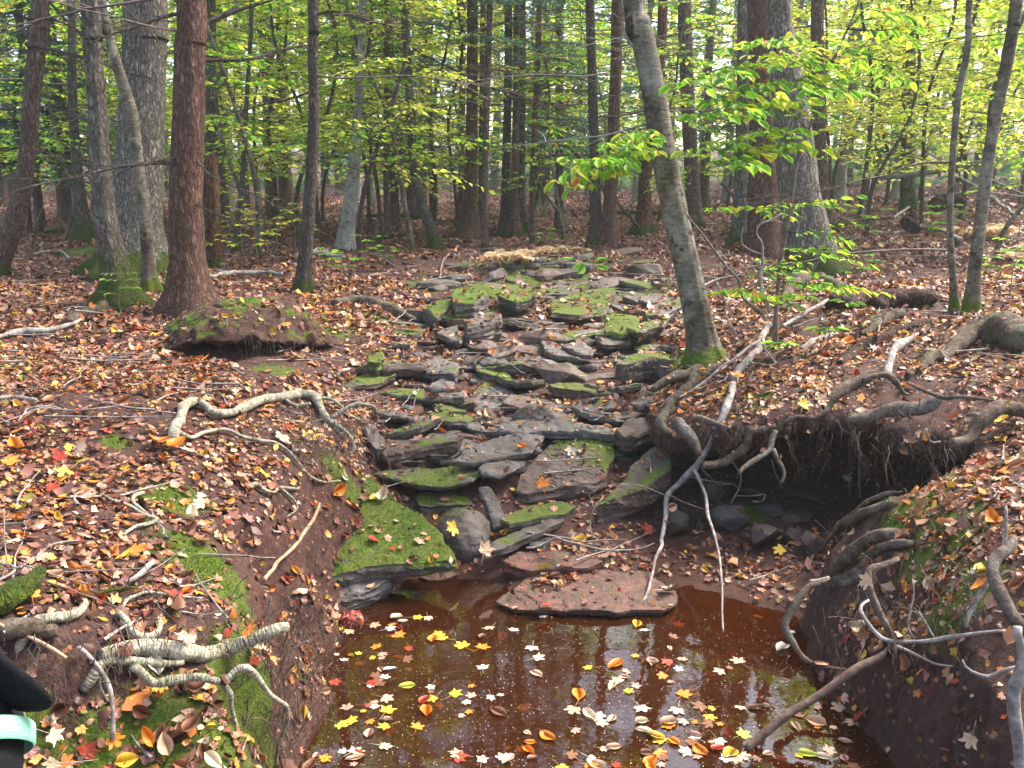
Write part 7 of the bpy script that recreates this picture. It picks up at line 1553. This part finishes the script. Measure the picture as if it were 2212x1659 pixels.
for px, py, k, s, lb in SLAB:
    p = cast(px, py); t = SD[k]; o = t if k not in used2 else copy_tree(t); used2.add(k); o.location = p; o.scale = (s,) * 3; o.rotation_euler = (0, 0, px * .7); tag(o, lb, 'seedling', 'green seedlings on the forest floor')
# the big leaved twig in the middle of the view
e = empty('seedling', cast(1300, 640)); b = np.array(e.location); P = np.array([at_y(x, y, b[1] - .2) for x, y in [(1300, 642), (1296, 615), (1285, 590), (1265, 572), (1240, 560)]]) - b; P[0] = (0, 0, -.02)
V, Q, T = tube(catmull(P, 14), np.linspace(.004, .002, 14), 5, cap=False); mk('stem', V, Q, M['twig'], e)
pos = np.array([at_y(x, y, b[1] - .22) for x, y in [(1262, 570), (1262, 572), (1240, 560), (1290, 575), (1285, 562)]]) - b; dr = np.array([(-.9, -.2, -.25), (-.3, -.5, -.35), (-.8, .1, .15), (.4, -.4, -.1), (.8, .1, .2)])
V, F, C = instances(OVAL_V * [1.3, 1, 1], OVAL_F, leaf_rots(dr, np.random.RandomState(4), .5), pos, np.array([.15, .14, .12, .14, .12]), np.tile([.17, .40, .03], (5, 1))); Bq = Bag(); Bq.add(V, None, F, C); Bq.build('leaves', M['green'], e); tag(e, 'seedling with five big bright leaves above the mossy stones in mid picture', 'seedling')

def fern(seed, n, h):
    r = np.random.RandomState(seed); B = Bag(); NV = np.array([(0, 0, 0), (.16, .4, .0), (0, 1, -.1), (-.16, .4, 0)]); NF = np.array([(0, 1, 2), (0, 2, 3)])
    for k in range(n):
        a = r.uniform(0, 6.28); d = np.array([math.cos(a), math.sin(a), r.uniform(.7, 1.8)]); d /= np.linalg.norm(d); L = h * r.uniform(.6, 1.1); t = np.linspace(0, 1, 10)
        P = d * (t * L)[:, None] + np.array([0, 0, -.45 * L]) * (t ** 2.2)[:, None] + np.array([math.cos(a), math.sin(a), 0]) * (.25 * L * t ** 2)[:, None]; V, Q, T = tube(P, np.linspace(.002, .0008, 10), 3, cap=False); B.add(V, Q, None, (.45, .30, .15))
        m = 22; lat = np.array([-math.sin(a), math.cos(a), 0]); pos = np.array([catmull(P, m)[i] for i in range(3, m)]); m2 = len(pos)
        for s in (1, -1):
            ln = .30 * L * np.sin(np.linspace(.5, 3.0, m2)) + .02; dr = lat * s + np.array([0, 0, -.25]) + r.normal(0, .25, (m2, 3)); V, F, C = instances(NV, NF, leaf_rots(dr, r, .5), pos, ln, lerp_cols([(.55, .40, .22, 2), (.65, .48, .30, 2), (.42, .24, .10, 1), (.70, .58, .40, 1)], m2, r)); B.add(V, None, F, C)
    return B
FE = [fern(1, 13, .42), fern(2, 9, .34)]
FM = []
for i, (px, py, k, s, lb) in enumerate([(1105, 575, 0, 1.0, 'largest pale tan dead fern clump at the head of the stones'), (1150, 555, 1, 1.0, 'dead fern clump directly right of the largest one'), (1085, 560, 1, .9, 'dead fern clump tucked behind the largest one'), (1235, 548, 1, 1.0, 'dead fern clump at the right, before the mossy pair'), (1190, 548, 1, .9, 'dead fern clump midway between the largest and the right one'), (2130, 520, 0, 1.2, 'dry fern clump behind the wavy sapling'), (2190, 560, 1, 1.3, 'dry fern clump at the right edge of the slope')]):
    p = cast(px, py)
    if i < 2: o = FE[k].build('dead_fern', M['fern']); FM.append(o)
    else: o = FM[k].copy(); COL.objects.link(o)
    o.location = p; o.scale = (s,) * 3; o.rotation_euler = (0, 0, i * 1.3); tag(o, lb, 'fern', 'dead ferns at the stream head')

# ---------------------------------------------------------------- twigs littered over the floor: too many to count
def twiglets():
    r = np.random.RandomState(61); B = Bag()
    for k in range(950):
        y = 1.2 + 16 * r.uniform() ** 1.6; x = r.uniform(-1, 1) * (y * .6 + .3); L = r.uniform(.06, .5) * (1 + y * .05); a = r.uniform(0, 3.14); m = 6
        if Hg(x, y)[0] < .02: continue
        t = np.linspace(-.5, .5, m); xs = x + math.cos(a) * L * t + np.cumsum(r.normal(0, .02 * L, m)); ys = y + math.sin(a) * L * t + np.cumsum(r.normal(0, .02 * L, m))
        hs = []
        for q in range(m):
            if y < 7.5: h = drop(xs[q], ys[q]); hs.append(h[0].z if h else 0)
            else: hs.append(Hg(xs[q], ys[q])[0])
        hs = np.array(hs); zz = np.maximum(np.linspace(hs[0], hs[-1], m), hs.mean()) + .008 + r.uniform(0, .02)
        if np.ptp(hs) > .12: continue
        V, Q, T = tube(np.stack([xs, ys, zz], 1), np.linspace(.0035, .0012, m) * r.uniform(.6, 1.8) * (1 + y * .04), 4, cap=False); B.add(V, Q)
    o = B.build('fallen_twigs', M['palestick']); tag(o, 'thin broken twigs strewn over the leaf carpet', 'twigs', kind='stuff')
twiglets()
# specks of dust on the water
def specks():
    r = np.random.RandomState(3); m = 2600; px = r.uniform(600, 1900, m); py = 1320 + 340 * r.uniform(0, 1, m); P = at_z(px, py, .0025); ok = Hg(P[:, 0], P[:, 1]) < -.005; P = P[ok]; m = len(P)
    V0 = np.array([(-.5, -.4, 0), (.5, -.3, 0), (.3, .5, 0), (-.4, .4, 0)]); F0 = np.array([(0, 1, 2), (0, 2, 3)])
    V, F, C = instances(V0, F0, rots(r.uniform(0, 6.28, m), np.zeros(m), np.zeros(m)), P, r.uniform(.0012, .0035, m), lerp_cols([(.55, .42, .25, 2), (.7, .6, .45, 1), (.3, .15, .05, 1)], m, r)); B = Bag(); B.add(V, None, F, C)
    o = B.build('floating_specks', M['leaf'], smooth=False); tag(o, 'pale specks of debris drifting on the pool surface', 'debris', kind='stuff')
specks()
# ---------------------------------------------------------------- the black dog at the left edge
def dog():
    M['dogfur'] = m_plain('black_dog_fur', (.010, .010, .014), .7, .15, 220, .5, 1.0)
    M['collar'] = m_plain('mint_collar_webbing', (.22, .50, .36), .7, .2, 200, .25, .5)
    M['dogeye'] = m_plain('dark_dog_eye', (.01, .006, .004), .08, .6, 10, .1, 0)
    hd = at_y(-150, 1395, 1.20); nk = at_y(-52, 1608, 1.10)
    g = Ht(nk[0] - .1, .75)[0]
    root = empty('dog', (nk[0] - .15, .75, g)); tag(root, 'black dog with mint green collar, its ear and neck showing at the left edge', 'dog'); rb = np.array(root.location)
    # joints: pelvis first; the dog stands facing up the stream, head turned left
    J = {}
    J['pel'] = np.array([nk[0] - .24, .42, g + .42]); J['mid'] = np.array([nk[0] - .17, .66, g + .43]); J['che'] = np.array([nk[0] - .07, .92, g + .43]); J['nb'] = np.array([nk[0] - .015, 1.02, nk[2] - .10])
    J['nk'] = nk + [-.01, 0, 0]; J['sk'] = hd + [.02, 0, 0]; J['br'] = hd + [-.06, .02, .0]; J['mz'] = hd + [-.14, .04, -.025]; J['no'] = hd + [-.185, .05, -.03]
    E = [('pel', 'mid'), ('mid', 'che'), ('che', 'nb'), ('nb', 'nk'), ('nk', 'sk'), ('sk', 'br'), ('br', 'mz'), ('mz', 'no')]
    Rr = {'pel': .095, 'mid': .10, 'che': .135, 'nb': .10, 'nk': .088, 'sk': .085, 'br': .055, 'mz': .034, 'no': .022}
    for s, sx in (('l', -.085), ('r', .085)):
        f = J['che'] + [sx, .0, 0]; gz = Ht(f[0], f[1])[0]
        J['s' + s] = f + [0, .02, -.05]; J['e' + s] = np.array([f[0], f[1] - .03, gz + .24]); J['w' + s] = np.array([f[0], f[1] + .0, gz + .09]); J['p' + s] = np.array([f[0], f[1] + .015, gz + .025]); J['t' + s] = np.array([f[0], f[1] + .06, gz + .018])
        E += [('che', 's' + s), ('s' + s, 'e' + s), ('e' + s, 'w' + s), ('w' + s, 'p' + s), ('p' + s, 't' + s)]; Rr.update({'s' + s: .055, 'e' + s: .033, 'w' + s: .024, 'p' + s: .026, 't' + s: .022})
        h = J['pel'] + [sx, -.01, 0]; gz = Ht(h[0], h[1])[0]
        J['h' + s] = h + [0, 0, -.04]; J['k' + s] = np.array([h[0], h[1] + .07, gz + .25]); J['o' + s] = np.array([h[0], h[1] - .07, gz + .13]); J['q' + s] = np.array([h[0], h[1] - .045, gz + .025]); J['u' + s] = np.array([h[0], h[1] + .01, gz + .018])
        E += [('pel', 'h' + s), ('h' + s, 'k' + s), ('k' + s, 'o' + s), ('o' + s, 'q' + s), ('q' + s, 'u' + s)]; Rr.update({'h' + s: .07, 'k' + s: .045, 'o' + s: .024, 'q' + s: .024, 'u' + s: .022})
    J['ta'] = J['pel'] + [-.03, -.14, .02]; J['tb'] = J['ta'] + [-.02, -.14, -.08]; J['tc'] = J['tb'] + [0, -.10, -.10]; E += [('pel', 'ta'), ('ta', 'tb'), ('tb', 'tc')]; Rr.update({'ta': .032, 'tb': .02, 'tc': .010})
    names = list(J); me = bpy.data.meshes.new('body'); me.from_pydata([tuple(J[k] - rb) for k in names], [(names.index(a), names.index(b)) for a, b in E], [])
    o = bpy.data.objects.new('body', me); COL.objects.link(o); sk = o.modifiers.new('skin', 'SKIN'); sub = o.modifiers.new('sub', 'SUBSURF'); sub.levels = 2; sub.render_levels = 2
    for i, k in enumerate(names):
        v = me.skin_vertices[0].data[i]; v.radius = (Rr[k], Rr[k]); v.use_root = (k == 'pel')
    bpy.context.view_layer.update(); ev = o.evaluated_get(bpy.context.evaluated_depsgraph_get()); m2 = bpy.data.meshes.new_from_object(ev); m2.name = 'body'; o.modifiers.clear(); o.data = m2
    m2.materials.clear(); m2.materials.append(M['dogfur']); m2.polygons.foreach_set('use_smooth', np.full(len(m2.polygons), True)); o.parent = root
    # ear: a thick soft flap falling outwards to the right
    def ear(base, tip, wdt, side):
        base = np.array(base) - rb; tip = np.array(tip) - rb; ax = tip - base; L = np.linalg.norm(ax); ax /= L; wv = np.array([0.15, -.15, 1.0]); wv -= ax * (wv @ ax); wv /= np.linalg.norm(wv); nn = np.cross(ax, wv)
        bm = bmesh.new(); bmesh.ops.create_icosphere(bm, subdivisions=4, radius=1.0)
        for v in bm.verts:
            t = (v.co.y + 1) / 2; w_ = wdt * (1 - .2 * t ** 2) ; q = base + ax * (t * L) + wv * (v.co.x * w_ - .10 * L * t * t) + nn * (v.co.z * .012 + .02 * math.sin(t * 3))
            v.co = q
        mm = bpy.data.meshes.new('ear'); bm.to_mesh(mm); bm.free(); mm.materials.append(M['dogfur']); mm.polygons.foreach_set('use_smooth', np.full(len(mm.polygons), True)); q = bpy.data.objects.new('ear', mm); COL.objects.link(q); q.parent = root
    ear(at_y(-50, 1395, 1.17), at_y(118, 1500, 1.12), .044, 1); ear(hd + [-.06, .10, .03], hd + [-.05, .13, -.09], .03, -1)
    ax = (J['sk'] - J['nb']); ax /= np.linalg.norm(ax)
    V, Q, T = tube(np.array([nk - ax * .016 - rb, nk - ax * .012 - rb, nk + ax * .012 - rb, nk + ax * .016 - rb]) , [.070, .0735, .0735, .070], 40, cap=False)
    mk('collar', V, Q, M['collar'], root)
    for s in (-.028, .03):
        bm = bmesh.new(); bmesh.ops.create_uvsphere(bm, u_segments=16, v_segments=10, radius=.010); mm = bpy.data.meshes.new('eye'); bm.to_mesh(mm); bm.free(); mm.materials.append(M['dogeye']); q = bpy.data.objects.new('eye', mm); COL.objects.link(q); q.parent = root; q.location = J['br'] - rb + np.array([-.035, s, .030])
    bm = bmesh.new(); bmesh.ops.create_uvsphere(bm, u_segments=16, v_segments=10, radius=.016); mm = bpy.data.meshes.new('nose'); bm.to_mesh(mm); bm.free(); mm.materials.append(M['dogeye']); q = bpy.data.objects.new('nose', mm); COL.objects.link(q); q.parent = root; q.location = J['no'] - rb + np.array([-.018, .003, .004])
dog()
# ---------------------------------------------------------------- damp forest air
def haze():
    x0, x1, y0, y1, z0, z1 = -66, 66, -8, 72, -2.0, 30
    V = [(x, y, z) for x in (x0, x1) for y in (y0, y1) for z in (z0, z1)]
    F = [(0, 1, 3, 2), (4, 6, 7, 5), (0, 4, 5, 1), (2, 3, 7, 6), (0, 2, 6, 4), (1, 5, 7, 3)]
    m = bpy.data.materials.new('haze'); m.use_nodes = True; t = m.node_tree; t.nodes.clear(); o = t.nodes.new('ShaderNodeOutputMaterial'); v = t.nodes.new('ShaderNodeVolumePrincipled')
    v.inputs['Color'].default_value = (.86, .95, .92, 1); v.inputs['Density'].default_value = .0015; v.inputs['Anisotropy'].default_value = .2; t.links.new(v.outputs[0], o.inputs[1])
    h = mk('haze', np.array(V, float), F, m, smooth=False); tag(h, 'pale damp air thickening between the far trees', 'haze', kind='stuff')
haze()
